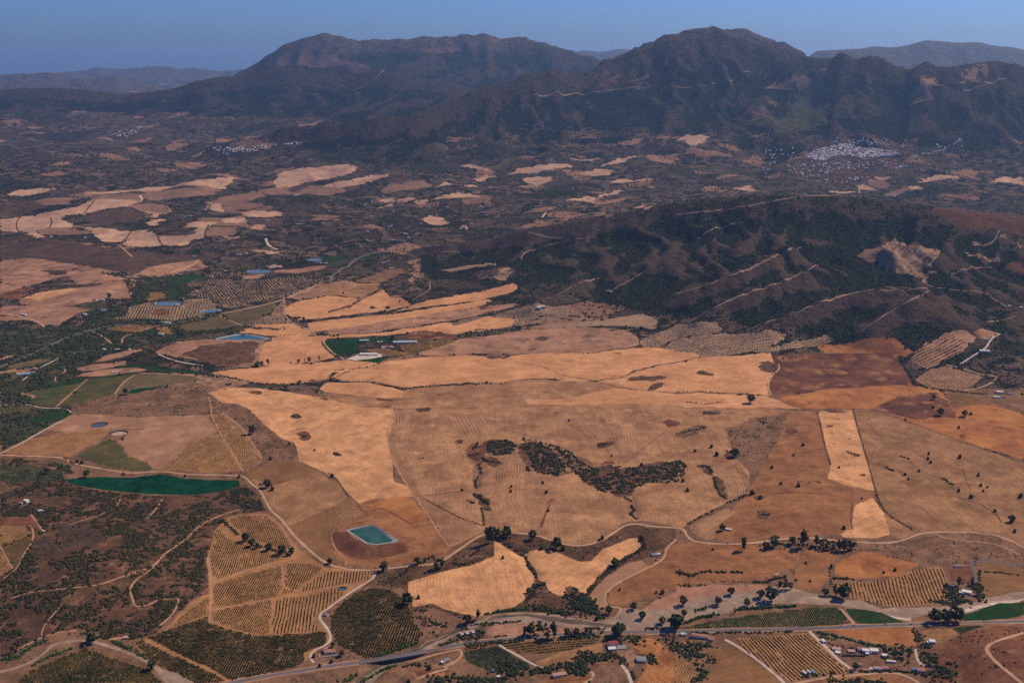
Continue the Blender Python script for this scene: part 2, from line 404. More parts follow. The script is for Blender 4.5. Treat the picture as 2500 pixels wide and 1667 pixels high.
def ground_mat(name, c1, c2, c3=None, patch=160, rows=0.0, rough=.35, spots=None, spot_t=.62, spot_size=9, bump=.5, warp=14):
    """soil or stubble: two colours in drifts, tractor rows along the object's own row direction, fine mottle, optional tufts"""
    cut = lambda c: c and (c[0] * 1.02, c[1] * .955, c[2] * .90)
    c1, c2, c3, spots = cut(c1), cut(c2), cut(c3), cut(spots)
    b = NB(name)
    rowx = b.attr('row_x', 'OBJECT'); rowy = b.attr('row_y', 'OBJECT'); per = b.attr('row_period', 'OBJECT')
    sx = nd(b.nt, 'ShaderNodeSeparateXYZ'); b.link(b.pos, sx.inputs[0])
    n1 = b.noise(patch, 4); n2 = b.noise(34, 4, off=31); n3 = b.noise(7, 4, off=77, rough=.7)
    across = b.math('ADD', b.math('MULTIPLY', sx.outputs[0], rowx), b.math('MULTIPLY', sx.outputs[1], rowy))
    along = b.math('SUBTRACT', b.math('MULTIPLY', sx.outputs[0], rowy), b.math('MULTIPLY', sx.outputs[1], rowx))
    wob = b.math('MULTIPLY', b.noise(150, 2, off=11), warp * 4.0)
    ac2 = b.math('ADD', across, wob)
    col = b.mix(b.ramp(n1, .38, .62), c1, c2)
    if c3: col = b.mix(b.math('MULTIPLY', b.ramp(b.noise(patch * .55, 5, off=200, rough=.62), .5, .68), .85), col, c3)
    streak = nd(b.nt, 'ShaderNodeCombineXYZ'); b.link(ac2, streak.inputs[0]); b.link(b.math('MULTIPLY', along, .035), streak.inputs[1])
    st = b.noise(7, 3, vec=streak.outputs[0], rough=.6)
    f = b.math('ADD', b.math('MULTIPLY', b.math('SUBTRACT', n2, .5), rough * 1.9), b.math('MULTIPLY', b.math('SUBTRACT', n3, .5), rough * 2.6))
    f = b.math('ADD', f, b.math('MULTIPLY', b.math('SUBTRACT', st, .5), .6 + rows))
    h = b.math('ADD', n2, b.math('MULTIPLY', n3, .35))
    if rows:
        w = b.math('SINE', b.math('MULTIPLY', b.math('DIVIDE', ac2, per), 6.28318))
        mask = b.ramp(b.noise(140, 3, off=55), .44, .64)
        f = b.math('ADD', f, b.math('MULTIPLY', b.math('MULTIPLY', w, mask), rows))
        h = b.math('ADD', h, b.math('MULTIPLY', w, .10))
    col = b.scale(col, b.math('ADD', 1.0, f))
    if spots:
        s_ = b.noise(spot_size, 3, off=5, rough=.6)
        big = b.noise(spot_size * 9, 2, off=91)
        k = b.ramp(b.math('ADD', s_, b.math('MULTIPLY', b.math('SUBTRACT', big, .5), .6)), spot_t, spot_t + .06)
        col = b.mix(b.math('MULTIPLY', k, .9), col, spots)
    return b.done(col, h, bump, 1.2)
MAT = {}
G = ground_mat
MAT['stubble'] = G('golden_stubble', (.50, .258, .116), (.42, .208, .094), (.34, .165, .078), 150, rows=.05, rough=.34, bump=.4)
MAT['straw'] = G('pale_straw', (.53, .278, .124), (.43, .222, .100), (.33, .17, .082), 80, rows=.09, rough=.42)
MAT['dry'] = G('dry_grass', (.32, .172, .082), (.23, .122, .060), (.38, .205, .098), 110, rows=.07, rough=.5)
MAT['plough'] = G('curved_plough_lines', (.27, .148, .072), (.215, .115, .058), (.33, .18, .088), 70, rows=.30, rough=.4)
MAT['dryg'] = G('grey_dry_grass', (.275, .148, .070), (.195, .105, .050), (.33, .178, .080), 110, rows=.05, rough=.52, spots=(.10, .065, .04), spot_t=.72)
MAT['pink'] = G('pinkish_dry_grass', (.33, .182, .108), (.25, .136, .08), (.13, .072, .048), 120, rows=.05, rough=.5, spots=(.065, .048, .034), spot_t=.66, spot_size=8)
MAT['bareslope'] = G('bare_stony_slope', (.30, .182, .112), (.225, .135, .086), (.12, .075, .05), 60, rough=.7, spots=(.05, .042, .028), spot_t=.58, spot_size=8)
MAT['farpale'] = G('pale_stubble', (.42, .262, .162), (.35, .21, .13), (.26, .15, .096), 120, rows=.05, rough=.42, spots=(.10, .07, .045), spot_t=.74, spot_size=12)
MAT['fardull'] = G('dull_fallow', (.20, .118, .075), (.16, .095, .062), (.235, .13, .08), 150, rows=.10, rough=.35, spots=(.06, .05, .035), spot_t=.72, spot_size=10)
MAT['orange'] = G('orange_soil', (.26, .122, .052), (.21, .096, .043), (.155, .072, .034), 110, rows=.04, rough=.5, spots=(.13, .065, .035), spot_t=.72)
MAT['ochre'] = G('ochre_grass', (.36, .155, .055), (.27, .11, .042), (.165, .066, .030), 150, rows=.08, rough=.42)
MAT['brown'] = G('brown_fallow', (.15, .066, .036), (.085, .038, .025), (.30, .145, .070), 120, rows=.05, rough=.5)
MAT['darkbrown'] = G('dark_tilled', (.105, .052, .030), (.08, .04, .026), None, 80, rows=.08, rough=.4)
MAT['redsoil'] = G('red_soil', (.15, .066, .036), (.115, .05, .029), (.20, .10, .05), 70, rows=.06, rough=.45, spots=(.07, .036, .022), spot_t=.68)
MAT['olivebrown'] = G('olive_brown_plough', (.205, .108, .046), (.165, .086, .038), None, 60, rows=.05, rough=.3)
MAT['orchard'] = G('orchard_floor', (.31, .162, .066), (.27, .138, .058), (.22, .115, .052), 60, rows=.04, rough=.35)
MAT['orchard_dk'] = G('dark_orchard_floor', (.17, .10, .042), (.13, .076, .034), None, 60, rows=.04, rough=.4)  # darker soil than the plain orchard floor
MAT['olivefloor'] = G('pale_olive_floor', (.27, .175, .105), (.23, .145, .09), (.30, .19, .11), 80, rows=.04, rough=.35)
MAT['tilled'] = G('pale_tilled', (.30, .165, .088), (.25, .135, .075), (.37, .21, .125), 120, rows=.10, rough=.2, warp=8)
MAT['scrubground'] = G('scrub_ground', (.115, .062, .035), (.08, .043, .026), (.18, .10, .056), 60, rough=.6, spots=(.05, .042, .022), spot_t=.56, spot_size=7)
MAT['scrubpale'] = G('stony_scrub_ground', (.20, .112, .062), (.15, .084, .048), (.10, .058, .035), 60, rough=.5, spots=(.065, .052, .03), spot_t=.60, spot_size=6)
MAT['slopebrown'] = G('bare_brown_slope', (.095, .058, .042), (.075, .047, .035), (.13, .08, .055), 70, rough=.5, spots=(.04, .034, .022), spot_t=.66, spot_size=8)
MAT['darkscrub'] = G('dark_scrub_ground', (.085, .052, .036), (.065, .043, .03), (.11, .066, .045), 70, rough=.55, spots=(.03, .03, .018), spot_t=.56, spot_size=9)
MAT['lawn'] = G('vivid_green_crop', (.004, .046, .021), (.004, .034, .017), (.010, .030, .015), 30, rough=.9, bump=.8)
MAT['green'] = G('green_crop', (.013, .042, .014), (.022, .042, .014), (.036, .04, .017), 70, rows=.2, rough=.5)
MAT['vine'] = G('green_vine_rows', (.062, .068, .024), (.085, .072, .030), (.03, .055, .018), 90, rows=.40, rough=.4, warp=10)
MAT['vinedry'] = G('dry_vine_rows', (.135, .098, .050), (.11, .085, .042), (.075, .070, .032), 90, rows=.42, rough=.35, warp=10)
MAT['darkgrove'] = G('dark_grove_floor', (.058, .052, .028), (.04, .045, .022), (.12, .09, .05), 90, rows=.15, rough=.55, spots=(.02, .034, .016), spot_t=.52, spot_size=9)
MAT['ploughline'] = G('pale_plough_line', (.42, .235, .12), (.36, .20, .10), None, 40, rough=.5)
MAT['gravel'] = G('river_gravel', (.28, .20, .14), (.225, .16, .115), (.34, .25, .17), 40, rows=.0, rough=.35)
MAT['pinkgravel'] = G('pink_gravel', (.33, .165, .10), (.29, .14, .088), (.24, .14, .092), 40, rough=.3)
MAT['wetgravel'] = G('dark_river_gravel', (.105, .078, .058), (.085, .065, .05), (.15, .11, .08), 30, rough=.5)
MAT['whitegravel'] = G('white_gravel', (.50, .40, .31), (.42, .33, .26), (.30, .23, .18), 15, rough=.4)
MAT['yard'] = G('pale_yard', (.56, .47, .37), (.48, .40, .32), (.36, .28, .2), 25, rough=.3)
MAT['dirt'] = G('pale_dirt_road', (.40, .245, .145), (.36, .22, .13), (.44, .28, .17), 40, rough=.3)
MAT['dirtthin'] = G('dirt_track', (.36, .20, .115), (.31, .17, .10), None, 40, rough=.35)
MAT['litcresttrack'] = G('track_soil_and_lit_crest', (.33, .215, .14), (.25, .16, .105), None, 40, rough=.4)
MAT['asphalt'] = G('grey_asphalt', (.135, .122, .115), (.12, .11, .105), None, 30, rough=.12, bump=.1)
MAT['concrete'] = G('pale_track', (.46, .37, .29), (.42, .34, .27), None, 30, rough=.25)

def valley_mat():
    """far patchwork: each cell of the mosaic is a grove, fallow or stubble plot with its own row direction"""
    b = NB('valley_patchwork')
    wob = nd(b.nt, 'ShaderNodeTexNoise'); b.link(b.pos, wob.inputs['Vector']); wob.inputs['Scale'].default_value = 1 / 260; wob.inputs['Detail'].default_value = 4
    off = b.scale(b.vmath('SUBTRACT', wob.outputs['Color'], (.5, .5, .5)), 330.0)
    p2 = b.vmath('ADD', b.pos, off)
    p2 = b.vmath('MULTIPLY', p2, (1, 1, 0))
    v = nd(b.nt, 'ShaderNodeTexVoronoi', voronoi_dimensions='2D'); b.link(p2, v.inputs['Vector']); v.inputs['Scale'].default_value = 1 / 190
    ed = nd(b.nt, 'ShaderNodeTexVoronoi', voronoi_dimensions='2D', feature='DISTANCE_TO_EDGE'); b.link(p2, ed.inputs['Vector']); ed.inputs['Scale'].default_value = 1 / 190
    c = nd(b.nt, 'ShaderNodeSeparateColor'); b.link(v.outputs['Color'], c.inputs[0])
    r, g, bl = c.outputs
    sx = nd(b.nt, 'ShaderNodeSeparateXYZ'); b.link(b.pos, sx.inputs[0])
    ang = b.math('MULTIPLY', bl, 6.283)
    ca = b.math('COSINE', ang); sa = b.math('SINE', ang)
    u = b.math('ADD', b.math('MULTIPLY', sx.outputs[0], ca), b.math('MULTIPLY', sx.outputs[1], sa))
    w = b.math('SUBTRACT', b.math('MULTIPLY', sx.outputs[1], ca), b.math('MULTIPLY', sx.outputs[0], sa))
    u = b.math('ADD', u, b.math('MULTIPLY', b.noise(120, 2), 40.0))
    dots = b.math('ADD', b.math('MULTIPLY', b.math('SINE', b.math('MULTIPLY', u, 6.283 / 15)), b.math('SINE', b.math('MULTIPLY', w, 6.283 / 22))), .0)
    tree = b.ramp(dots, -.05, .35)
    soil = b.mix(g, (.19, .122, .078), (.33, .195, .115))
    grove = b.mix(tree, soil, (.026, .032, .020))
    grove = b.mix(b.ramp(b.noise(70, 3, off=3), .42, .60), grove, (.030, .031, .022))
    fallow = b.mix(g, (.072, .055, .036), (.13, .09, .054))
    stub = b.mix(g, (.37, .20, .115), (.30, .155, .092))
    col = b.mix(b.ramp(r, .60, .62), grove, fallow)
    col = b.mix(b.ramp(r, .90, .905), col, stub)
    # undivided scrub in broad drifts, hedges on the plot edges
    scr = b.mix(b.ramp(b.noise(45, 4, off=8, rough=.65), .42, .6), (.066, .053, .033), (.022, .027, .015))
    col = b.mix(b.ramp(b.noise(900, 4, off=40), .54, .62), col, scr)
    col = b.mix(b.math('MULTIPLY', b.ramp(ed.outputs['Distance'], .06, .025), b.ramp(b.noise(60, 3, off=66), .40, .5)), col, (.03, .033, .02))
    f = b.math('MULTIPLY', b.math('SUBTRACT', b.noise(20, 5, off=19, rough=.72), .5), 2.0)
    col = b.scale(col, b.math('ADD', .62, f))
    return b.done(col, b.noise(26, 4), .5, 5.0)
def mountain_mat(name, scrub, soil, rock, size=1.0, rock_amt=.5):
    """veg (a vertex value: gullies and damp slopes) decides between scrub and bare slope; rock crops out high up"""
    b = NB(name)
    veg = b.attr('veg'); hi = b.attr('rocky')
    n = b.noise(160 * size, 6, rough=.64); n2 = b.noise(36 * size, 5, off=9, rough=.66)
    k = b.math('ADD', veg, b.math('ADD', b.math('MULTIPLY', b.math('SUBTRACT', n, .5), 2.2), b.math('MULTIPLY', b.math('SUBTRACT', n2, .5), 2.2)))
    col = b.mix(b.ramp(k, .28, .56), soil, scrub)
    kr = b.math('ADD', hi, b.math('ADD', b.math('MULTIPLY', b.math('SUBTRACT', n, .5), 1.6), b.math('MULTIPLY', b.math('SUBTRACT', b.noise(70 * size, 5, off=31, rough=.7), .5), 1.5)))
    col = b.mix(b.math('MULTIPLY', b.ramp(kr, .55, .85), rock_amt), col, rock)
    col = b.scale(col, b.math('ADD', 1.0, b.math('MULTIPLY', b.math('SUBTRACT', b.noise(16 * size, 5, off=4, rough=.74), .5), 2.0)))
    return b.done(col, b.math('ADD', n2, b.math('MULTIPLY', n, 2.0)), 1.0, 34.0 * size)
MAT['valley'] = valley_mat()
MAT['mountain'] = mountain_mat('mountain_slope', (.013, .016, .009), (.052, .037, .025), (.13, .098, .076))
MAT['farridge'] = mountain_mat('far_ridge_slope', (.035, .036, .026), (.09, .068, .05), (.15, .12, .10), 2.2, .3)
MAT['scrubhill'] = mountain_mat('scrub_hill_slope', (.028, .033, .016), (.080, .054, .036), (.15, .10, .065), .5, .35)

# ------------------------------------------------------------------ regions of ground: (name, material, outline, row direction, row period)
REG = []
def reg(name, mat, outline, row=None, per=9.0, edge=2.0, veg=None):
    REG.append(dict(name=name, mat=mat, px=path(outline), row=path(row) if row else None, per=per, edge=edge, kind='poly', veg=veg))
def road(name, mat, line, width, edge=.6):
    REG.append(dict(name=name, mat=mat, px=path(line), width=width, edge=edge, kind='road', row=None, per=9.0, veg=None))
# ---- far and middle valley
for o in ['T1 1250,850 1290,790 1450,770 1600,755 1645,775 1600,800 1450,830 1400,840 1310,870 1395,890 1370,905', 'T1 1400,880 1450,860 1600,830 1720,800 1800,810 1700,835 1500,875',
          'T3 550,200 750,185 980,160 970,180 700,205', 'T3 750,185 980,160 1250,125 1550,90 1580,100 1510,170 1350,155 1200,150 980,180', 'T3 50,205 100,180 270,165 400,170 270,200 120,215',
          'T3 470,300 640,235 970,240 850,290 700,300 560,340 400,350 270,340', 'T3 0,375 140,360 400,360 500,415 480,430 300,430 240,450 310,490 250,500 150,450 0,480', 'T3 135,355 270,340 450,350 420,362 160,372',
          'T3 500,415 650,430 870,450 810,460 630,470 600,440', 'T3 630,475 700,450 880,450 860,500 820,525 700,525', 'T3 810,540 860,502 1000,502 1060,502 1090,545 1050,555 870,555', 'T3 872,452 1000,447 1060,480 1050,500 862,499',
          'T3 1062,482 1280,480 1400,400 1430,400 1370,490 1280,520 1250,550 1090,550', 'T3 1420,270 1490,260 1495,325 1420,315', 'T3 1610,330 1700,315 1880,320 1900,350 1800,360 1650,355', 'T3 1480,390 1500,365 1640,360 1660,400 1500,400',
          'T3 1680,440 1710,410 1780,405 1760,445', 'T3 980,390 1120,370 1050,410 985,425', 'T3 970,320 1050,320 1080,350 1050,360', 'T3 1320,385 1480,392 1430,400 1380,430 1230,425', 'T3 1500,490 1590,490 1580,505 1510,500', 'T3 1650,580 1800,578 1920,610 1760,595',
          'T3 1780,685 1890,675 1890,690 1800,705', 'T4 1200,75 1290,40 1400,10 1620,0 1650,20 1500,40 1380,65', 'T4 1310,90 1500,85 1515,110 1400,150 1320,115', 'T4 1880,130 1950,100 2170,95 2190,115 2050,125', 'T4 1810,215 1960,175 1990,185 1830,230',
          'T4 1580,250 1750,220 1830,230 1780,260', 'T4 2065,295 2120,270 2205,280 2150,300', 'T4 310,300 400,280 430,258 340,250 340,232 430,228 440,250 420,285', 'T4 470,240 560,228 600,240 500,265', 'T4 570,255 670,235 660,270 600,270', 'T4 700,238 830,200 950,195 1030,225 900,228 760,240',
          'T4 640,380 680,345 760,360 820,400 740,415', 'T4 880,15 960,5 1110,50 1060,50', 'T4 910,150 1000,138 990,158', 'T4 710,160 800,120 840,140 730,160', 'T4 960,110 1080,75 1130,85 1030,115', 'T4 0,40 60,5 200,20 160,60 0,85', 'T4 0,150 150,120 300,95 320,105 200,130 60,160',
          'T2 760,640 800,615 900,625 880,660 830,670', 'T2 0,800 30,775 200,750 250,770 150,785', 'T2 270,730 400,725 410,735 330,740', 'T2 390,770 480,730 580,715 500,750', 'T2 310,800 400,775 470,780 450,805', 'T2 1030,870 1000,865 1090,850 1110,880',
          'TE 1095,575 1150,560 1350,632 1130,630', 'TE 1240,525 1330,480 1520,490 1420,525', 'TE 1690,590 1800,575 1830,620 1740,640', 'TE 1770,550 1900,490 2100,455 2300,485 2000,520', 'TE 1330,700 1450,690 1620,660 1560,690', 'TE 780,645 1110,650 900,670', 'T5 2090,120 2200,90 2338,85 2338,140 2250,130']:
    reg('stubble_field', 'farpale', o, edge=9, per=14)
for o in ['T3 970,185 1350,160 1200,150 1500,175 1400,215 1180,230 1000,250 960,215', 'T3 700,205 955,205 960,238 700,238 600,235', 'T3 1500,262 1750,265 1800,280 1600,310 1500,325', 'T3 1330,360 1500,365 1480,390 1320,385', 'T3 1430,400 1660,402 1690,432 1440,412',
          'T3 1400,420 1600,425 1560,480 1380,490', 'T3 200,255 350,225 500,235 470,270 250,285', 'T3 250,450 420,435 640,450 600,470 400,480', 'T3 2100,345 2200,340 2290,360 2180,375', 'T4 340,185 420,130 640,110 720,150 600,170 400,200', 'T4 1300,335 1400,300 1550,285 1460,320',
          'T4 1780,330 1850,318 1920,345 1870,360', 'T4 220,420 300,405 375,435 350,445', 'T3 870,275 1100,270 1160,320 1100,340 880,290', 'TE 1430,690 1500,650 1680,590 1700,620 1600,670', 'TE 1180,560 1300,520 1480,530 1500,590 1360,620', 'T1 1180,875 1400,850 1600,870 1500,900', 'T4 1900,240 2000,225 2010,240 1920,270', 'T3 1360,275 1480,225 1700,180 1800,215 1650,260 1500,265']:
    reg('fallow_field', 'fardull', o, edge=8, per=14)
reg('scrub_slope', 'darkscrub', 'T3 0,500 150,540 300,500 600,540 790,590 850,600 1000,600 1300,610 1500,600 1420,650 1200,655 1000,690 920,740 820,720 600,690 300,650 0,640', edge=12)
reg('dark_plain', 'darkgrove', 'T3 2000,640 2338,610 T4 190,620 90,680 0,700 T3 2180,665 2170,660', edge=5)
reg('dark_plain', 'green', 'T3 2165,655 2040,645 2160,625 2338,612 T4 190,620 80,650 0,665', edge=4)
reg('dark_plain', 'green', 'T4 200,640 330,600 400,600 330,625 210,645', edge=4)
reg('village_woods', 'darkscrub', 'TE 150,380 300,300 480,220 700,90 900,30 1300,20 1750,60 1800,200 1750,300 1780,400 1500,470 1250,480 900,560 600,560 350,500', edge=50, veg=('scatter', 5, 4, 8, 'dark tree among the houses of the white hillside village'))
for o, m in [('T2 1170,410 1240,370 1330,345 1440,345 1400,370 1280,400', 'fardull'), ('T2 2070,340 2140,300 2200,300 2130,370 2060,380', 'fardull'), ('T2 1860,400 1950,380 1960,395 1900,450 1880,460', 'fardull'), ('T2 390,335 420,320 480,350 480,390 440,410', 'slopebrown'), ('T2 550,385 600,348 640,380', 'slopebrown'), ('T2 1120,510 1190,470 1210,480 1140,540', 'slopebrown'), ('T2 1150,560 1300,430 1450,410 1480,520 1400,590 1200,610', 'darkgrove'), ('T2 1060,330 1200,285 1400,285 1380,330 1200,350', 'darkgrove'), ('T1 1200,330 1290,265 1400,230 1500,240 1600,280 1700,300 1500,310 1330,305', 'slopebrown'), ('T1 1900,240 2100,200 2300,190 2350,200 2100,235', 'slopebrown')]:
    reg('mountain_clearing', m, o, edge=45)
# ---- left: pink slopes
for o, m in [('T3 0,655 120,640 250,635 400,660 600,690 820,730 740,735 560,735 420,760 300,790 200,820 0,870', 'pink'), ('T3 0,960 130,950 480,960 640,970 520,1010 450,1040 400,1082 280,1080 150,1020 0,1010', 'pink'), ('T3 0,1020 150,1028 250,1055 170,1050 0,1050', 'pink'),
             ('T3 130,900 300,870 450,840 660,818 700,800 900,775 920,800 870,850 900,858 900,900 720,905 640,925 430,960 200,960 130,930', 'pink'), ('T3 920,740 1000,690 1200,660 1330,645 1400,700 1200,720 1100,750', 'pink'), ('T3 150,1120 230,1098 290,1115 200,1125', 'pink'), ('T3 460,760 560,720 800,760 880,775 700,800 520,810', 'pink')]:
    reg('dry_slope', m, o, edge=6)
reg('stubble_field', 'straw', 'TG 262,600 430,535 700,500 790,480 900,510 760,545 620,580 450,640 380,610', edge=4)
reg('fallow_field', 'brown', 'TG 0,540 240,480 400,490 300,560 170,620 0,600', edge=6)
reg('dark_plot', 'darkgrove', 'TG 815,690 980,650 1130,640 1210,665 1180,700 1050,720 930,712', edge=2)
reg('scrub_patch', 'darkscrub', 'TG 470,280 620,275 800,295 740,330 640,345', edge=5)
reg('fallow_field', 'fardull', 'TG 1715,430 1730,400 1830,372 1920,372 1970,388 1930,462 1720,498', edge=2)
# ---- left: dark groves of the river plain
reg('grove_ground', 'darkgrove', 'T3 0,1090 300,1110 560,1085 560,990 800,950 850,1000 1000,1060 1200,1010 1480,1000 1640,1090 1500,1130 1100,1200 800,1250 600,1350 500,1440 350,1480 100,1568 TH 0,940', edge=6, veg=('scatter', 90, 2.5, 5.5, 'dark grove tree in the flat green river plain at the left edge'))
reg('grove_ground', 'darkgrove', 'T6 0,0 200,190 390,255 500,240 480,300 300,410 150,490 0,560', edge=5, veg=('scatter', 70, 2.2, 5, 'dark grove tree in the flat green river plain at the left edge'))
reg('grove_ground', 'darkgrove', 'T3 920,740 1000,760 1290,745 1400,760 1210,810 1240,830 1380,820 1400,905 1000,930 870,960 900,850 980,790', edge=5, veg=('scatter', 90, 2.2, 5, 'dark tree among the green plots along the stream left of the big olive grove'))
reg('vine_plot', 'green', 'TG 1960,400 2000,372 2170,345 2352,325 2352,360 2160,420 1940,465', edge=2)
reg('vine_plot', 'green', 'TG 1930,500 2050,500 2090,560 1990,575 1920,550', edge=2)
reg('vine_plot', 'olivebrown', 'TG 1680,625 1730,540 1890,530 1915,590 1720,630', row='TG 1700,600 1880,575', edge=2)
reg('vine_plot', 'olivefloor', 'TG 1470,705 1720,650 1780,690 2080,690 2140,690 2110,640 2352,615 2352,800 1980,850 1300,840 1480,780', row='TG 1700,800 1725,740', edge=2, veg=('grid', 5, 12, 2.5, 3.0, 'small vine bush in the plot around the long blue reservoir'))
reg('vine_plot', 'olivefloor', 'T3 1240,915 1400,905 1460,950 1430,980 1330,1000 1210,975', row='T3 1350,960 1380,920', edge=2, veg=('grid', 5, 12, 2.5, 3.0, 'small vine bush in the plot around the long blue reservoir'))
reg('bare_mound', 'redsoil', 'TG 1720,790 1780,745 1860,720 1940,740 1960,780 1850,800', edge=3)
reg('olive_grove_floor', 'olivefloor', 'T3 1240,810 1500,760 1800,755 2000,740 2180,760 2150,800 2050,850 1900,890 1700,930 1520,970 1480,930 1440,905 1250,880 1380,820', row='T3 1400,860 2100,780', edge=3, veg=('grid', 13, 13, 4.7, 4.4, 'dark olive tree in the large striped grove left of the yellow fields'))
reg('fallow_field', 'pink', 'T3 1620,750 1720,738 1780,742 1740,770 1660,780', edge=3)
reg('fallow_field', 'pink', 'T3 1830,715 1950,708 2080,690 2180,680 2190,700 2000,735 1850,730', edge=3)
reg('vine_plot', 'vinedry', 'T3 1200,1090 1470,1015 1620,1085 1400,1120 1230,1120', row='T3 1250,1110 1450,1050', per=9, edge=2, veg=('grid', 8, 4, 1.3, 1.3, 'low vine bush in the dry plots below the country road'))
reg('vine_plot', 'vinedry', 'T3 1490,1010 1850,930 1820,1000 1640,1085', row='T3 1500,1015 1640,1080', per=9, edge=2, veg=('grid', 8, 4, 1.3, 1.3, 'low vine bush in the dry plots below the country road'))
reg('olive_grove_floor', 'olivefloor', 'T3 1860,960 1910,910 1920,960 1920,1040 1960,1068 1700,1080 1650,1085 1820,1010', row='T3 1700,1060 1900,1000', edge=2, veg=('grid', 13, 11, 3.2, 3.2, 'olive tree in the narrow grove beside the winding stream track'))
reg('vine_plot', 'orchard', 'T3 700,1110 850,1080 1050,1085 1000,1110 900,1132', row='T3 760,1110 800,1085', edge=2, veg=('grid', 10, 5, 1.8, 2, 'low vine bush in the dry plots below the country road'))
reg('vine_plot', 'orchard', 'T3 1045,1100 1120,1090 1165,1140 1080,1142', row='T3 1080,1140 1060,1100', edge=1, veg=('grid', 10, 5, 1.8, 2, 'low vine bush in the dry plots below the country road'))
reg('fallow_field', 'pink', 'T3 640,1330 700,1290 860,1250 970,1245 850,1290 700,1325', edge=3)
reg('fallow_field', 'pink', 'TH 880,190 1000,140 1300,120 1310,170 1150,195 950,220', edge=3)
reg('fallow_field', 'pink', 'TH 860,280 960,240 1200,195 1400,180 1560,175 1690,200 1600,225 1400,240 1150,275', edge=3)
reg('fallow_field', 'pink', 'TH 1320,110 1440,95 1450,145 1310,160', edge=2)
reg('fallow_field', 'pink', 'TH 0,215 200,185 440,165 430,195 250,225 0,245', edge=3)
reg('fallow_field', 'vinedry', 'TH 60,170 200,125 450,75 640,70 420,145 200,185', row='TH 100,165 400,100', edge=3)
reg('fallow_field', 'pink', 'TH 0,70 120,30 180,45 60,90 0,95', edge=3)
reg('vine_plot', 'vinedry', 'TH 0,625 380,630 420,640 180,690 0,700', row='TH 0,690 60,640', per=14, edge=2, veg=('grid', 9, 4.5, 1.7, 2, 'low vine bush at the left edge below the two green slopes'))
reg('green_field', 'green', 'TH 250,800 560,690 860,690 680,790 420,810', row='TH 300,800 800,700', per=7, edge=2)
reg('vine_slope', 'vine', 'TH 1010,300 850,320 650,370 400,450 290,490 420,500 400,540 300,570 420,590 660,620 830,470', row='TH 420,480 800,420', per=8, edge=2)
reg('vine_slope', 'vine', 'TH 1020,305 1200,270 1500,235 1600,235 1430,320 1310,480 1100,560 900,590 660,622 840,465', row='TH 1000,520 1360,400', per=8, edge=2)
reg('vine_slope', 'vinedry', 'TH 1620,232 1800,240 2290,275 2330,310 2150,345 1900,375 1700,410 1500,440 1340,470 1440,320', row='TH 1420,420 2200,300', per=8, edge=2)
reg('green_field', 'green', 'TH 1290,175 1450,150 1640,148 1750,165 2000,185 2330,225 2320,262 2000,230 1700,205 1640,170 1560,178 1400,178', row='TH 1300,170 2000,200', per=8, edge=2)
reg('green_field', 'green', 'TH 1010,302 1200,268 1520,232 1600,228 1400,275 1150,300', row='TH 1000,300 1600,240', per=8, edge=2)
reg('green_field', 'green', 'TH 480,400 650,360 830,318 1010,298 940,345 700,390 520,430', row='TH 500,400 900,320', per=8, edge=3)
reg('green_field', 'lawn', 'TH 1470,470 1490,430 1700,405 1800,400 1640,445 1500,485', edge=2)
# ---- brown slope and wedge pond
reg('dry_slope', 'pink', 'T3 1030,1262 1200,1192 1440,1178 1785,1183 1760,1240 1735,1320 1680,1370 1500,1352 1300,1312 1100,1282', edge=5)
reg('scrub_slope', 'scrubground', 'T3 1210,1282 1400,1212 1700,1188 1745,1212 1700,1335 1500,1362 1350,1322', edge=8, veg=('scatter', 24, .8, 2.0, 'low dark shrub on the brown slope below the wedge-shaped reservoir'))
# ---- yellow fields in the middle
reg('stubble_field', 'stubble', 'T3 1830,1162 1960,1072 2100,1130 2060,1160 T4 0,1164', edge=3)
reg('stubble_field', 'stubble', 'T3 1600,1132 1700,1082 1960,1070 2100,1132 2060,1160 1800,1152', row='T3 1650,1130 2000,1100', per=11, edge=3)
reg('stubble_field', 'stubble', 'T4 -140,1070 0,1048 400,1010 600,985 900,940 1080,905 1100,920 1020,958 800,990 500,1040 250,1080 0,1115 -120,1130', row='T4 0,1100 500,1020', per=12, edge=3)
reg('dry_field', 'pink', 'T4 0,1115 250,1080 500,1040 800,990 1020,960 1260,935 1280,950 1080,1000 900,1040 600,1090 350,1130 0,1150', row='T4 0,1130 500,1050', edge=3)
reg('stubble_field', 'stubble', 'T4 -350,1160 0,1152 400,1130 620,1095 820,1060 850,1090 1080,1020 1140,1035 1255,1035 1240,1090 1080,1115 850,1145 650,1120 540,1135 400,1150 0,1172 -60,1195 -350,1200', row='T4 0,1165 500,1120', per=12, edge=3)
reg('stubble_field', 'stubble', 'T4 170,950 370,840 420,900 490,900 560,945 400,985 200,1005 0,1032 -200,1050 -180,1010 0,1000', row='T4 250,960 400,860', per=12, edge=3)
reg('stubble_field', 'stubble', 'T4 420,1005 560,948 830,890 1100,840 1250,800 1280,830 1220,870 1080,900 1000,920 700,952 450,992', row='T4 500,980 1000,890', per=12, edge=3)
reg('stubble_field', 'stubble', 'T3 1920,960 2000,920 2200,885 T4 0,885 180,900 200,915 150,952 0,990 T3 2200,1012 1960,1030 1910,1000', row='T3 1950,1010 2300,900', per=12, edge=3)
reg('dry_field', 'pink', 'T3 1920,890 2100,820 2338,780 T4 60,775 170,790 190,802 350,800 330,850 195,905 100,885 0,882 T3 2200,882 2000,912', row='T3 1950,890 2300,800', edge=3)
reg('dry_field', 'dryg', 'T4 0,820 190,802 350,800 330,850 195,905 100,885 0,880', edge=3)
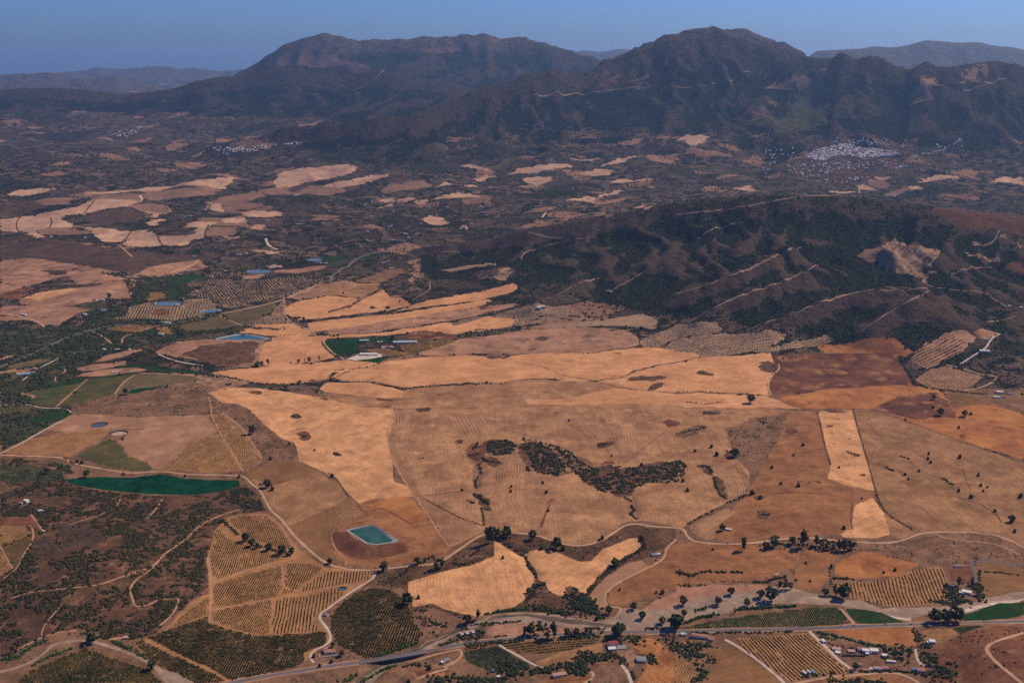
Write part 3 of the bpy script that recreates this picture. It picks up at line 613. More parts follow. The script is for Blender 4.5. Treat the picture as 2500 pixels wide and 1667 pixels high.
reg('dry_field', 'pink', 'T4 580,1275 900,1172 1350,1112 1650,1092 2000,1112 2090,1172 2080,1222 1800,1267 1500,1277 1000,1272 700,1292', row='T4 800,1250 1600,1160', per=14, edge=4)
reg('dry_field', 'olivefloor', 'T4 1360,1100 1500,1070 1900,1040 2120,1005 2220,1050 2200,1110 2050,1090 1700,1090', edge=4)
reg('fallow_field', 'brown', 'T4 470,1168 560,1130 700,1125 800,1140 890,1172 700,1182', edge=3)
reg('stubble_field', 'stubble', 'T3 1830,1162 2150,1160 2338,1150 T4 0,1172 T3 2180,1190 1820,1190', edge=2)
reg('stubble_field', 'stubble', 'T3 1780,1200 1830,1188 2150,1188 2170,1230 2250,1300 2100,1335 1900,1352 1735,1370 1740,1280', row='T3 1800,1340 2000,1200', per=11, edge=3)
reg('stubble_field', 'stubble', 'T3 1415,1400 1600,1378 1850,1355 2300,1320 T4 150,1320 340,1338 200,1388 40,1402 0,1440 T3 2230,1442 2000,1472 1900,1480 1700,1470 1550,1432', row='T3 1500,1420 2200,1340', per=12, edge=3)
reg('stubble_field', 'stubble', 'T4 20,1430 200,1350 330,1340 600,1300 900,1282 1060,1292 1230,1322 1450,1366 1600,1430 1780,1455 1700,1465 1500,1440 1350,1440 1150,1470 900,1470 700,1490 500,1500 400,1480 300,1460 100,1460', row='T4 100,1440 900,1300', per=12, edge=3)
reg('stubble_field', 'stubble', 'T4 1062,1290 1170,1310 1300,1280 1500,1270 1800,1270 2000,1240 2170,1230 T5 40,1255 150,1262 160,1298 T4 2338,1330 2200,1350 2050,1390 1980,1430 1800,1455 1600,1425 1450,1362 1230,1320', row='T4 1300,1300 2200,1300', per=12, edge=3)
reg('stubble_field', 'stubble', 'T4 1810,1460 1990,1435 2060,1395 2210,1355 2338,1336 T5 160,1300 400,1290 640,1265 640,1290 700,1342 690,1360 650,1400 612,1480 622,1555 T8 640,180 340,160 0,160 T7 2200,150 2000,128 1840,92', row='T8 300,120 420,30', per=8, edge=2)
reg('stubble_field', 'stubble', 'T7 0,90 130,95 280,95 330,108 440,128 512,150 520,192 470,200 300,192 0,160 T6 2150,140 2200,95', row='T7 0,120 450,170', per=11, edge=3)
reg('stubble_field', 'dry', 'T7 0,160 300,195 510,195 520,142 600,130 900,112 1150,100 1400,75 1500,75 1900,100 2000,132 2352,168 T8 340,170 600,182 690,212 740,242 860,272 600,265 200,262 0,278 T7 2200,282 1800,257 1400,252 1000,267 480,272 200,260 0,212', row='T7 300,230 1200,180', per=10, edge=3)
reg('stubble_field', 'stubble', 'T8 0,170 340,170 600,182 690,212 740,242 860,272 600,262 200,258 60,262 0,245 T7 2150,235 1900,235 1700,240 1350,240 1330,205 1600,205 1850,150 2000,132', row='T8 0,230 600,200', per=10, edge=4)
reg('scrub_patch', 'plough', 'T7 1440,102 1550,85 1850,88 1900,108 1800,158 1700,178 1600,150 1480,125', edge=6)
# ---- left foreground plots
reg('scrub_band', 'scrubpale', 'T6 490,240 700,190 1000,150 1300,90 1450,130 1400,160 1500,230 1600,235 1700,280 1800,400 1960,510 2010,600 1800,612 1750,560 1650,405 1500,292 1430,312 900,332 560,302 480,312', edge=5, veg=('scrub', 60, .7, 2.4, 'dark shrub on the stony strip between the vineyards and the yellow field', .02))
reg('tilled_plot', 'tilled', 'T6 300,410 480,310 560,305 900,330 1430,310 1400,330 1200,372 960,400 700,400 450,430', row='T6 500,420 900,380', per=8, edge=1.5)
reg('vineyard', 'orchard', 'T6 10,572 180,482 430,427 700,400 735,402 730,430 700,470 560,545 480,592 300,582', row='T6 200,560 560,420', per=5.6, edge=1.5, veg=('grid', 3.0, 5.6, .85, .95, 'low vine bush in the dry vineyard beside the two round ponds'))
reg('vineyard', 'orchard', 'T6 860,420 960,402 905,450 840,500 850,450', row='T6 860,480 940,410', edge=1)
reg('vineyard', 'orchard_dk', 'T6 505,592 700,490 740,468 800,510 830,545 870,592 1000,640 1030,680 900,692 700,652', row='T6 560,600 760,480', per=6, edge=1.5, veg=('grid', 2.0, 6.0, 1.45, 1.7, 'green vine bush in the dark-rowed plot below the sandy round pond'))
reg('tilled_plot', 'tilled', 'T6 790,492 960,405 1200,380 1410,330 1470,430 1250,512 1200,582 1090,677 1030,670 1000,632 870,590 830,522', row='T6 900,600 1350,360', per=7, edge=1.5)
reg('vineyard', 'orchard', 'T6 1090,680 1200,585 1250,515 1470,435 1560,560 1640,690 1400,702 1250,690', row='T6 1150,680 1470,450', per=4.6, edge=1.5, veg=('grid', 4.0, 4.6, 1.15, 1.3, 'small vine bush in the dotted plot above the pale dirt road'))
reg('vineyard', 'orchard', 'T6 1425,310 1500,300 1590,392 1500,430 1470,420', row='T6 1480,410 1560,370', per=8, edge=1.5, veg=('grid', 3.2, 7.5, 1.5, 1.6, 'vine bush in the small striped plot at the top of the dotted vineyards'))
reg('vineyard', 'orchard', 'T6 1500,440 1600,387 1650,412 1700,522 1780,612 1650,687 1565,560', row='T6 1600,650 1640,430', per=4.6, edge=1.5, veg=('grid', 4.0, 4.6, 1.2, 1.3, 'small vine bush in the dotted plot beside the stony scrub strip'))
reg('farm_verge', 'scrubpale', 'T6 0,590 420,600 470,640 600,670 750,695 850,705 950,705 800,735 700,735 620,745 430,745 300,720 330,640 150,600', edge=3)
reg('scrub_hillside', 'scrubground', 'T6 0,600 150,605 300,640 330,700 430,740 520,790 700,830 1100,862 1400,842 1620,792 1690,805 1760,880 1800,960 1560,985 1500,1010 T9 1490,50 1465,110 1400,290 1420,500 1300,590 1150,720 1050,820 880,870 760,850 540,790 350,820 200,880 100,960 0,1000', edge=4, veg=('scrub', 420, .8, 3.2, 'dark round shrub on the scrubby hillside below the vivid green field', -.04))
reg('grove_ground', 'darkgrove', 'T6 0,640 200,650 420,690 440,740 300,770 0,760', edge=3, veg=('scatter', 40, 1.5, 4, 'dark tree at the left edge beside the tip of the vivid green field'))
reg('dark_wood_floor', 'darkscrub', 'T9 380,90 560,60 700,130 720,200 560,240 420,240', edge=5, veg=('scatter', 55, 1.0, 2.3, 'dense dark shrub in the thicket on the scrubby hillside'))
reg('dark_wood_floor', 'darkscrub', 'T9 210,230 320,150 430,250 400,300 200,300', edge=5, veg=('scatter', 45, 1.0, 2.3, 'dense dark shrub in the thicket on the scrubby hillside'))
reg('crop_field', 'lawn', 'T6 430,748 560,735 700,730 900,735 980,722 1100,713 1200,730 1250,742 1450,750 1620,752 1620,792 1500,825 1400,842 1250,852 1000,845 700,817 520,790', edge=1.5, veg=('scatter', 18, .5, .9, 'lush green crop bush in the vivid green field'))
reg('bare_plot', 'redsoil', 'T9 0,48 215,15 250,60 285,132 232,100 200,92 0,84', edge=1.5)
reg('vineyard', 'orchard', 'T9 0,90 195,95 212,150 20,225 0,222', row='T9 20,180 150,105', per=5, edge=1.2, veg=('grid', 1.6, 5.2, .95, 1.2, 'vine bush in the plot below the bare red strip at the left edge'))
reg('vineyard', 'orchard_dk', 'T9 25,232 210,157 215,210 165,270 95,388', row='T9 100,340 180,200', per=5, edge=1.2, veg=('grid', 2.2, 4, .95, 1.1, 'vine bush in the plot below the bare red strip at the left edge'))
reg('vineyard', 'orchard', 'T9 0,250 85,385 0,440', row='T9 0,300 60,400', per=5, edge=1.2, veg=('grid', 2.0, 4.4, .9, 1.1, 'vine bush in the plot below the bare red strip at the left edge'))
# brown plot left of the turquoise reservoir
reg('dry_field', 'olivebrown', 'T6 1650,692 1800,640 2000,620 2150,690 2270,780 T7 60,740 140,880 200,920 280,970 150,1050 50,1107 TA 30,110 20,230 130,330 0,345 T9 2250,350 2200,340 2050,230 1960,120 1830,0 T6 1870,960 1840,900 1860,800 1700,750', row='TA 0,300 T7 60,800', per=9, edge=2)
reg('dry_field', 'dryg', 'T6 1700,740 1860,790 2150,690 2270,780 T7 60,740 140,880 T6 2100,1000 1950,1060 1840,940', row='T6 1900,1000 2150,760', per=9, edge=3)
# ---- central stubble and dry field
reg('stubble_field', 'straw', 'T6 1400,160 1550,125 1750,130 2150,190 2352,240 T7 200,260 460,270 400,480 440,640 440,760 540,790 580,860 400,880 200,910 150,880 60,740 0,710 T6 2270,740 2150,680 2020,620 2010,560 1990,500 1900,470 1780,370 1680,270 1600,235 1500,230', row='T6 1700,200 2200,420', per=7, edge=2)
reg('dry_field', 'dry', 'T7 480,275 700,270 1000,267 1400,252 1800,260 2200,282 T8 0,278 200,262 600,265 760,287 650,320 520,330 420,390 330,400 380,570 500,700 490,780 440,850 350,900 100,1030 40,1075 T7 2130,1020 TA 1980,80 1900,150 1780,210 1650,222 1520,185 1400,143 1250,133 1080,122 1060,128 830,240 T7 740,1080 600,880 540,790 440,640 400,480 440,330', row='T7 600,700 620,400', per=9, edge=2.5)
for o, r in [('T7 480,290 540,300 480,450 560,650 640,850 600,870 520,760 440,560 410,470', 'T7 450,480 600,860'), ('T7 810,300 1060,310 1040,470 940,470 860,400', 'T7 850,320 960,470'), ('T7 1180,600 1350,590 1370,640 1300,740 1080,770 1060,740', 'T7 1200,620 1180,760'), ('T7 1560,340 1850,320 1960,440 2000,620 1900,480 1700,430', 'T7 1800,330 1930,480'),
             ('T8 270,670 420,640 490,720 480,790 370,880 320,840', 'T8 330,700 390,860'), ('T8 100,1050 380,930 300,1090 TB 250,180 210,190 100,130', 'T8 150,1080 330,970'), ('T7 700,1000 1060,1060 1040,1100 750,1090 640,920', 'T7 700,930 800,1090')]:
    reg('ploughed_strip', 'plough', o, row=r, per=6.5, edge=2)
reg('orange_bank', 'orange', 'T7 200,915 330,870 470,900 470,860 560,862 640,950 740,1100 TA 830,240 780,300 560,340 300,380 140,352 60,310 20,230 30,150 150,60 T7 280,970', edge=2.5)
reg('orange_bank', 'ochre', 'T7 260,930 450,860 540,862 600,900 680,1010 560,1060 480,1000', edge=4)
reg('reservoir_bank', 'redsoil', 'TA 25,150 60,132 120,126 200,188 262,214 330,223 455,207 520,212 545,250 500,280 400,300 280,325 150,300 50,240', edge=3)
reg('erosion_patch', 'scrubpale', 'T8 330,402 420,392 520,332 750,312 735,360 720,430 640,560 500,582 390,572 360,470', edge=9, veg=('scrub', 45, .8, 2.6, 'dark shrub on the eroded bank beside the orange field', .0))
# ---- right side fields
reg('fallow_field', 'brown', 'T5 640,1285 940,1270 1200,1270 1430,1270 1510,1310 1560,1420 1600,1500 T8 1500,105 1200,130 1000,140 690,195 620,150 625,90 690,10', row='T5 700,1500 1400,1400', per=12, edge=2.5)
reg('dry_field', 'ochre', 'T5 940,1215 1250,1180 1400,1165 1480,1165 1540,1230 1600,1260 1510,1310 1400,1270 1200,1270 1000,1268', row='T5 1000,1260 1500,1190', edge=3)
reg('dry_slope', 'ochre', 'T8 690,200 1000,138 1200,130 1500,108 1620,115 1780,140 1850,230 1890,260 2080,230 2352,300 2352,620 2200,560 2100,540 1800,440 1650,380 1350,270 1190,265 900,272 740,232', row='T8 800,200 2000,420', per=10, edge=3)
reg('dry_slope', 'brown', 'T8 1320,270 1500,190 1700,160 1780,165 1840,230 1900,330 1750,330 1600,340 1450,300', row='T8 1400,300 1700,200', edge=8)
reg('vineyard', 'olivebrown', 'T8 1800,160 1960,160 2085,225 1890,255', row='T8 1850,230 2000,180', per=7, edge=2, veg=('grid', 4, 7, 1.1, 1.1, 'low vine bush in the brown plot left of the white farm buildings'))
reg('orange_field', 'orange', 'T8 760,287 950,287 1000,480 1040,660 1020,740 1330,830 1340,870 1200,910 1190,1000 1190,1080 TB 1140,150 900,160 700,180 480,210 260,172 T8 310,1090 380,950 480,850 600,640 640,560 720,430', row='T8 600,1000 1100,950', edge=2.5)
reg('stubble_field', 'straw', 'T8 955,287 1190,277 1200,302 1240,450 1300,640 1355,820 1310,820 1150,785 1025,742 1045,660 1000,480', row='T8 1000,320 1280,780', per=7, edge=1.5)
reg('stubble_field', 'straw', 'T8 1330,872 1350,900 1400,970 1440,1010 TB 1400,0 1450,150 1340,177 1200,172 1170,115 1200,20 T8 1190,1000 1215,915', row='TB 1250,160 1400,20', per=8, edge=1.5)
reg('stubble_field', 'straw', 'TB 1118,150 1160,110 1200,172 1130,168', edge=1.5)
reg('dry_field', 'dryg', 'T8 1195,270 1300,275 1600,370 1800,442 2000,522 2130,562 2280,622 2352,645 2352,1110 TB 2352,235 2250,180 2100,130 1750,128 1640,138 1540,185 1460,165 1400,0 T8 1440,990 1360,860 1300,640 1240,450', row='T8 1500,500 2200,1000', per=12, edge=2.5)
reg('dry_field', 'dryg', 'T8 1480,960 1600,930 1780,1080 1650,1095 1500,1010', edge=5)
def islet(px, rx, ry, mat='scrubground', rot=0.0):
    t = px.split()[0]; a, b = map(float, px.split()[1].split(','))
    pts = []
    for k in range(12):
        q = k * math.pi / 6; u, v = rx * math.cos(q), ry * math.sin(q)
        pts.append('%.0f,%.0f' % (a + u * math.cos(rot) - v * math.sin(rot), b + u * math.sin(rot) + v * math.cos(rot)))
    reg('scrub_islet', mat, t + ' ' + ' '.join(pts), edge=6)
for p, rx, ry, m, ro in [('T7 2185,65', 110, 16, 'scrubground', -.08), ('T7 2218,117', 60, 20, 'scrubground', -.3), ('T7 380,208', 75, 8, 'brown', .1), ('T7 645,276', 52, 15, 'scrubground', -.1), ('T7 395,252', 24, 7, 'brown', -.2), ('T7 2320,365', 58, 26, 'redsoil', .1), ('T7 890,495', 30, 20, 'brown', -.2), ('T7 1880,512', 72, 20, 'scrubground', -.15), ('T7 1900,635', 40, 12, 'brown', 0), ('T8 235,297', 68, 18, 'scrubground', 0), ('T8 100,425', 115, 28, 'scrubpale', -.3), ('T8 880,275', 40, 8, 'scrubground', 0), ('T8 1090,288', 80, 8, 'brown', .05),
                         ('T8 1045,387', 22, 8, 'brown', 0), ('T8 1080,340', 16, 6, 'brown', 0), ('T8 1195,577', 45, 17, 'scrubground', .25), ('T8 1190,478', 14, 5, 'brown', 0), ('T8 1272,716', 16, 8, 'brown', 0), ('T8 1308,343', 18, 7, 'brown', 0), ('T8 780,420', 45, 16, 'brown', .3), ('T8 870,767', 50, 14, 'brown', 0), ('T8 950,765', 30, 8, 'brown', .2), ('T8 565,870', 34, 16, 'scrubground', 0), ('T8 590,985', 52, 30, 'scrubground', 0), ('T8 290,612', 42, 20, 'orange', 0), ('T8 1925,452', 24, 7, 'brown', -.2), ('T8 380,585', 60, 30, 'scrubground', 0), ('T8 800,575', 20, 8, 'brown', 0),
                         ('T6 1995,322', 32, 20, 'scrubground', .2), ('T6 2060,455', 50, 32, 'redsoil', .3), ('T6 1730,160', 48, 10, 'scrubground', .05), ('T6 2195,205', 32, 7, 'brown', 0), ('T6 2275,577', 32, 14, 'scrubground', .2), ('T6 1520,140', 20, 4, 'brown', 0), ('TA 1315,432', 46, 22, 'darkbrown', .3), ('TA 1410,302', 14, 5, 'brown', 0), ('TA 1640,510', 40, 16, 'scrubground', .6), ('T4 1110,1298', 52, 13, 'scrubground', .05), ('T4 2110,1440', 105, 16, 'scrubground', -.08), ('T4 1945,1270', 22, 5, 'brown', 0), ('T5 200,1407', 64, 14, 'scrubground', .15), ('T5 620,1362', 62, 36, 'scrubground', .2), ('T4 400,967', 24, 11, 'scrubground', 0), ('T4 300,965', 18, 8, 'scrubground', 0), ('T4 1035,965', 32, 13, 'scrubground', 0), ('T4 130,957', 34, 9, 'brown', -.2), ('T4 1440,1172', 44, 14, 'scrubground', -.1), ('T4 1375,1245', 22, 10, 'scrubground', 0),
                         ('T7 1150,530', 110, 60, 'scrubground', 0), ('T7 1430,600', 160, 90, 'scrubground', .5), ('T7 1690,640', 130, 50, 'scrubpale', .35), ('T7 1900,740', 190, 80, 'scrubground', .1), ('T7 2200,700', 190, 70, 'scrubground', -.15), ('T7 2000,830', 70, 40, 'scrubground', 0), ('T7 1000,560', 70, 60, 'brown', .3), ('T7 1100,625', 70, 34, 'scrubground', .2), ('T7 1010,720', 36, 90, 'scrubpale', .1), ('T7 1050,900', 80, 30, 'scrubground', .8), ('T7 1500,900', 30, 14, 'redsoil', -.6), ('T8 205,680', 60, 30, 'scrubground', .5), ('T8 300,800', 28, 90, 'scrubground', -.4)]:
    islet(p, rx, ry, m, ro)
for l, m, w in [('T8 1195,275 1240,440 1300,640 1350,830 1390,940 1450,1000 1600,1085', 'scrubground', 5), ('T8 955,290 985,420 1005,520 1045,650', 'scrubground', 6), ('T8 1470,660 1560,740 1620,760', 'brown', 3), ('T8 1560,600 1650,690 1760,735 2000,745', 'scrubpale', 2.5), ('T8 1900,870 2030,900 2160,970 2200,1040', 'scrubground', 4), ('T8 1640,920 1720,990 1800,1070', 'brown', 4), ('T8 1930,660 1960,740 1990,820', 'brown', 2.5), ('T7 640,870 760,935 900,1010 1050,1060', 'scrubground', 4), ('T7 600,858 750,850 880,825', 'brown', 4), ('T7 1530,880 1490,930 1460,1010 1440,1070', 'brown', 5), ('T7 1850,330 1880,400 1950,460', 'scrubpale', 3), ('T7 2280,430 2150,520 2000,640', 'fardull', 5), ('T7 230,440 110,480 0,525', 'straw', 6), ('T8 280,130 420,90 510,58', 'fardull', 3),
                ('TA 820,385 850,470 890,540 960,620 990,670', 'scrubground', 4), ('TA 985,360 1030,440 1050,530 1110,600 1150,650', 'scrubground', 4), ('T7 0,700 60,740 130,850 210,915', 'scrubground', 5), ('T7 260,930 400,950 480,1000 600,1070', 'brown', 4), ('T8 620,845 800,832 1000,845 1150,870', 'brown', 3.5), ('T8 1195,900 1180,1000 1190,1085', 'brown', 5), ('T8 1030,745 1200,790 1330,832', 'brown', 3), ('T8 700,440 900,460 980,455', 'brown', 2.5), ('T8 480,260 300,300 200,270', 'straw', 3), ('T8 750,300 600,310 530,325 480,380 330,400', 'orange', 5), ('T7 0,290 200,275 460,272', 'dirtthin', 4), ('T7 0,520 300,520 400,500', 'straw', 2.5), ('T6 1780,330 2000,290 2250,250', 'straw', 3), ('T8 1180,270 1300,275 1600,372 1800,442 2000,522 2130,562', 'brown', 3), ('T8 1890,260 2080,232 2352,302', 'scrubground', 4), ('TB 840,245 830,330 780,400', 'scrubpale', 4), ('TB 1100,262 1060,362 1040,470', 'scrubpale', 4), ('TB 20,445 300,440 700,415', 'straw', 5), ('TA 1420,250 1560,280 1700,330', 'dryg', 4)]:
    road('gully', m, l, w, edge=1)
def bundle(line, n, dx, dy, mat='ploughline', w=1.7):
    t = line.split()[0]; P = [tuple(map(float, q.split(','))) for q in line.split()[1:]]
    for k in range(n):
        road('plough_line', mat, t + ' ' + ' '.join('%.0f,%.0f' % (x + dx * k * (1 + .05 * (i % 2)), y + dy * k) for i, (x, y) in enumerate(P)), w, edge=.5)
for b_ in [('T7 452,292 485,335 452,430 472,560 560,700 630,840', 6, 15, 0), ('T7 822,312 862,390 905,468', 9, 26, 0), ('T7 1195,600 1240,660 1215,750', 6, 19, 0), ('T7 1640,350 1760,392 1840,470', 7, 22, -2), ('T7 1965,360 2003,430 1985,540', 6, 17, 2), ('T8 285,690 340,760 365,860', 7, 17, -3), ('T8 130,1075 230,1010 330,945', 6, 15, 4), ('T7 775,870 835,930 905,1000', 6, 17, 3), ('T7 1120,935 1290,955 1400,1005', 7, 3, 15), ('T7 1560,930 1790,945 1960,1000', 8, 4, 14), ('T7 1110,800 1250,760 1400,770', 5, 3, 14), ('T7 700,420 830,470 930,540', 6, -8, 18), ('T8 0,900 120,890 230,930', 6, -4, 17), ('T7 2120,900 2280,880 2340,900', 6, 0, 16), ('T7 60,1010 130,960 190,930', 5, 14, 12), ('T8 1060,300 1090,380 1080,470 1130,600 1160,700', 6, 18, 0, 'straw', 1.4)]:
    bundle(*b_)
# ---- scrub strip and yellow fields below the pale road
reg('scrub_strip', 'scrubground', 'TA 330,385 450,380 600,362 720,355 800,318 900,250 1060,140 1250,142 1400,152 1520,196 1650,232 1780,222 1900,167 2000,92 2080,77 2180,102 2352,107 2352,200 2160,300 1900,450 1770,560 1830,640 1850,700 1700,700 1400,670 1060,690 900,720 700,640 560,650 520,520 420,510 330,500', edge=3, veg=('scrub', 80, .7, 2.4, 'dark shrub on the brown scrub strip beside the bright yellow fields', .03))
reg('stubble_field', 'straw', 'TA 540,472 640,440 830,387 990,352 1130,292 1122,197 1160,207 1290,292 1325,305 1345,352 1400,442 1385,482 1330,590 1250,640 1100,680 1010,702 940,690 800,660 700,612 580,640 545,560', row='TA 900,640 800,420', per=8, edge=1.5)
reg('stubble_field', 'straw', 'TA 1330,282 1420,250 1530,262 1700,332 1780,330 1850,252 2080,162 2130,212 2060,280 1900,372 1820,442 1750,540 1720,550 1640,492 1600,512 1630,562 1560,566 1490,530 1470,480 1420,450 1400,372 1340,312', row='TA 1500,520 1900,280', per=8, edge=1.5)
reg('dry_field', 'tilled', 'TA 1770,562 1830,482 2000,352 2120,322 2170,372 1960,472 1880,542 1870,602 1900,642 1830,642 1790,602', edge=2)
reg('orange_field', 'orange', 'TA 1885,602 1900,532 2000,462 2180,382 2240,300 2352,215 TB 60,200 300,216 500,212 700,252 840,242 830,330 790,380 700,402 620,440 400,470 200,470 60,500 0,520 TA 2130,580 1990,632', row='TB 100,300 700,280', edge=3)
reg('dry_field', 'orange', 'TB 800,422 870,252 1100,262 1060,362 1042,442 970,522 820,512', edge=2)
reg('dry_field', 'ochre', 'TB 1070,422 1080,352 1250,262 1350,272 1500,310 1650,352 1500,432 1350,442 1150,442', edge=2)
reg('scrub_slope', 'scrubpale', 'TB 880,190 1200,205 1400,218 1540,198 1640,150 1750,140 2100,143 2250,192 2352,248 2352,420 2060,410 2030,345 1980,340 1820,365 1700,362 1500,320 1350,262 1250,252 1100,255 870,240', edge=3, veg=('scrub', 50, .6, 2.0, 'small shrub on the dry slope between the pale road and the farm at right', -.05))
reg('dry_field', 'redsoil', 'TB 1840,380 1980,360 2030,410 2040,480 1850,462', edge=1.5)
reg('dry_field', 'olivebrown', 'TB 2060,342 2352,372 2352,532 2100,562 2062,522', edge=1.5)
reg('vineyard', 'orchard', 'TB 1055,482 1150,478 1400,462 1500,430 1600,392 1700,372 1812,372 1850,602 1700,612 1480,642 1250,592 1150,572', row='TB 1300,590 1270,480', per=7, edge=1.5, veg=('grid', 3.0, 7.0, 1.45, 1.9, 'vine bush in the curved vineyard left of the white villa in trees'))
# ---- valley floor at the bottom
reg('valley_floor', 'scrubpale', 'TA 150,1154 330,1040 560,960 750,890 950,790 1050,760 1250,742 1500,762 1850,790 2000,800 TB 50,740 300,692 450,650 700,620 950,620 1250,650 1400,690 1590,740 1700,692 1900,700 2150,620 2352,590 2352,1154 0,1154 TA 1200,1154', edge=4)
reg('dry_field', 'pink', 'TA 1065,782 1130,742 1300,745 1500,762 1700,782 1850,795 1500,832 1330,832 1080,842', edge=2)
reg('river_bed', 'gravel', 'TA 150,1154 330,1040 480,970 640,895 760,845 900,765 1010,740 1100,700 1200,685 1300,676 1500,680 1700,722 1850,732 1940,700 2000,640 2120,660 2200,602 2352,542 TB 0,560 200,540 330,500 500,490 650,500 690,500 800,515 1000,562 1150,592 1250,590 1400,652 1480,645 1700,640 1900,632 2060,590 2180,560 2352,530 2352,592 2200,622 1950,682 1900,702 1700,692 1600,712 1590,742 1400,692 1250,652 1100,622 950,622 700,615 450,645 300,690 150,720 50,745 0,780 TA 2300,802 2000,802 1850,792 1500,762 1250,742 1050,762 990,782 950,792 750,892 560,985 400,1060 300,1154', edge=2.5)
reg('gravel_slope', 'pinkgravel', 'TA 2130,662 2200,602 2352,540 TB 0,500 120,502 300,490 500,488 690,500 600,520 380,545 200,570 60,610 0,620 TA 2280,660', edge=2.5)
reg('river_channel', 'wetgravel', 'TA 200,1154 330,1060 480,985 640,918 760,862 900,790 960,760 930,748 760,852 640,900 480,968 330,1042 180,1130', edge=2)
reg('river_channel', 'wetgravel', 'TA 1050,745 1150,715 1350,700 1500,735 1700,755 1900,775 2000,768 1800,740 1600,715 1450,690 1300,685 1120,700', edge=3)
reg('river_channel', 'whitegravel', 'TB 1900,690 1960,650 2100,610 2352,580 2352,592 2200,620 2050,650', edge=2)
reg('gravel_bar', 'whitegravel', 'TB 1250,655 1400,690 1500,705 1590,712 1590,735 1480,715 1300,668', edge=2)
reg('green_field', 'orchard_dk', 'TB 40,782 200,742 500,692 850,642 1000,640 1105,650 1210,750 900,772 400,787', row='TB 640,780 590,690', per=5, edge=1.5, veg=('grid', 2.1, 4.2, 1.35, 1.9, 'green bush in the long rowed plot between the river bed and the road'))
reg('green_field', 'green', 'TB 1140,652 1250,652 1400,682 1540,742 1450,756 1222,750', edge=1.5, veg=('scatter', 45, .9, 1.5, 'green bush in the small leafy plot right of the long rowed plot'))
reg('green_field', 'green', 'TB 1920,702 2150,622 2352,602 2352,702 2100,732 1950,732', edge=2, veg=('scatter', 40, 1.0, 2.0, 'green bush between the river bed and the road at the right edge'))
reg('grove_floor', 'orchard_dk', 'TA 920,905 1150,880 1400,842 1850,815 1830,872 1650,932 1480,955 1300,955 1180,905 1130,890 940,960', row='TA 1200,900 1500,870', edge=2, veg=('grid', 4.5, 7.5, 2.0, 2.4, 'dark grove tree below the road right of the bridge'))
reg('grove_floor', 'darkgrove', 'TA 920,940 1140,900 1200,930 1350,1020 1380,1060 1100,1080 930,1000', row='TA 1000,1000 1200,960', edge=2, veg=('grid', 4.2, 4.5, 1.5, 1.9, 'dark olive bush on the slope above the lowest tree belt'))
reg('tilled_plot', 'olivebrown', 'TB 200,932 330,912 400,922 480,972 580,1042 730,1154 190,1154 240,1052 270,1002', edge=1.5)
reg('vineyard', 'orchard', 'TB 400,852 620,840 880,812 920,822 1050,960 1172,1082 1000,1092 780,1142 740,1122 600,1022 480,940', row='TB 620,1020 480,880', per=6.5, edge=1.2, veg=('grid', 1.5, 6.6, 1.35, 1.7, 'vine bush in the bold striped vineyard at the bottom right'))
reg('vineyard', 'orchard', 'TB 0,970 120,1000 190,1060 160,1154 0,1154', row='TB 20,1140 90,1000', per=4, edge=1.5, veg=('grid', 2.0, 4.2, .8, 1.0, 'low vine bush on the tan slope left of the olive brown plot'))
reg('stubble_field', 'ochre', 'TA 2020,860 2200,850 2330,960 2352,1154 2080,1154 2160,1050 2150,960 2050,900', row='TA 2080,900 2300,1100', per=5, edge=2, veg=('grid', 2.6, 5.0, .7, .8, 'low vine bush on the tan slope left of the olive brown plot'))
reg('dry_field', 'ochre', 'TB 980,792 1250,785 1600,780 1640,832 1620,902 1450,902 1200,852', edge=2)
reg('vineyard', 'orchard', 'TB 1670,790 1860,785 1910,830 1750,890 1680,850', row='TB 1720,850 1850,800', per=6, edge=1.5, veg=('grid', 2.0, 6, .8, .9, 'pale dry vine bush beside the white cube house'))
reg('vineyard', 'darkgrove', 'TB 1870,780 2000,765 2090,770 1920,825', row='TB 1900,800 2050,770', edge=1.5, veg=('grid', 3.5, 4.5, 1.4, 1.6, 'dark bush in the small grove under the road at right'))
reg('red_slope', 'redsoil', 'TB 1700,940 1800,880 2000,802 2200,762 2352,772 2352,1154 1700,1154 1780,1080 1720,1000', row='TB 1750,950 2050,830', per=7, edge=3, veg=('scrub', 35, .8, 2.4, 'dark shrub on the reddish slope in the bottom right corner', -.02))
reg('dry_field', 'orange', 'TB 820,1154 1050,1105 1300,1110 1500,1095 1600,1154', edge=2)
reg('bare_yard', 'ochre', 'TA 570,1075 700,1060 790,1075 800,1100 600,1115', edge=2)
reg('bare_yard', 'redsoil', 'TC 150,590 330,580 420,560 400,600 200,640', edge=1.5)
reg('dry_field', 'dryg', 'TA 1390,1010 1600,940 1850,880 1860,930 1700,1010 1500,1060', edge=2)
reg('bare_yard', 'orange', 'TA 1450,1154 1500,1110 1750,1090 1800,1154', edge=2)
reg('bare_yard', 'pink', 'TA 1980,960 2060,930 2100,990 2060,1050 1990,1020', edge=2)
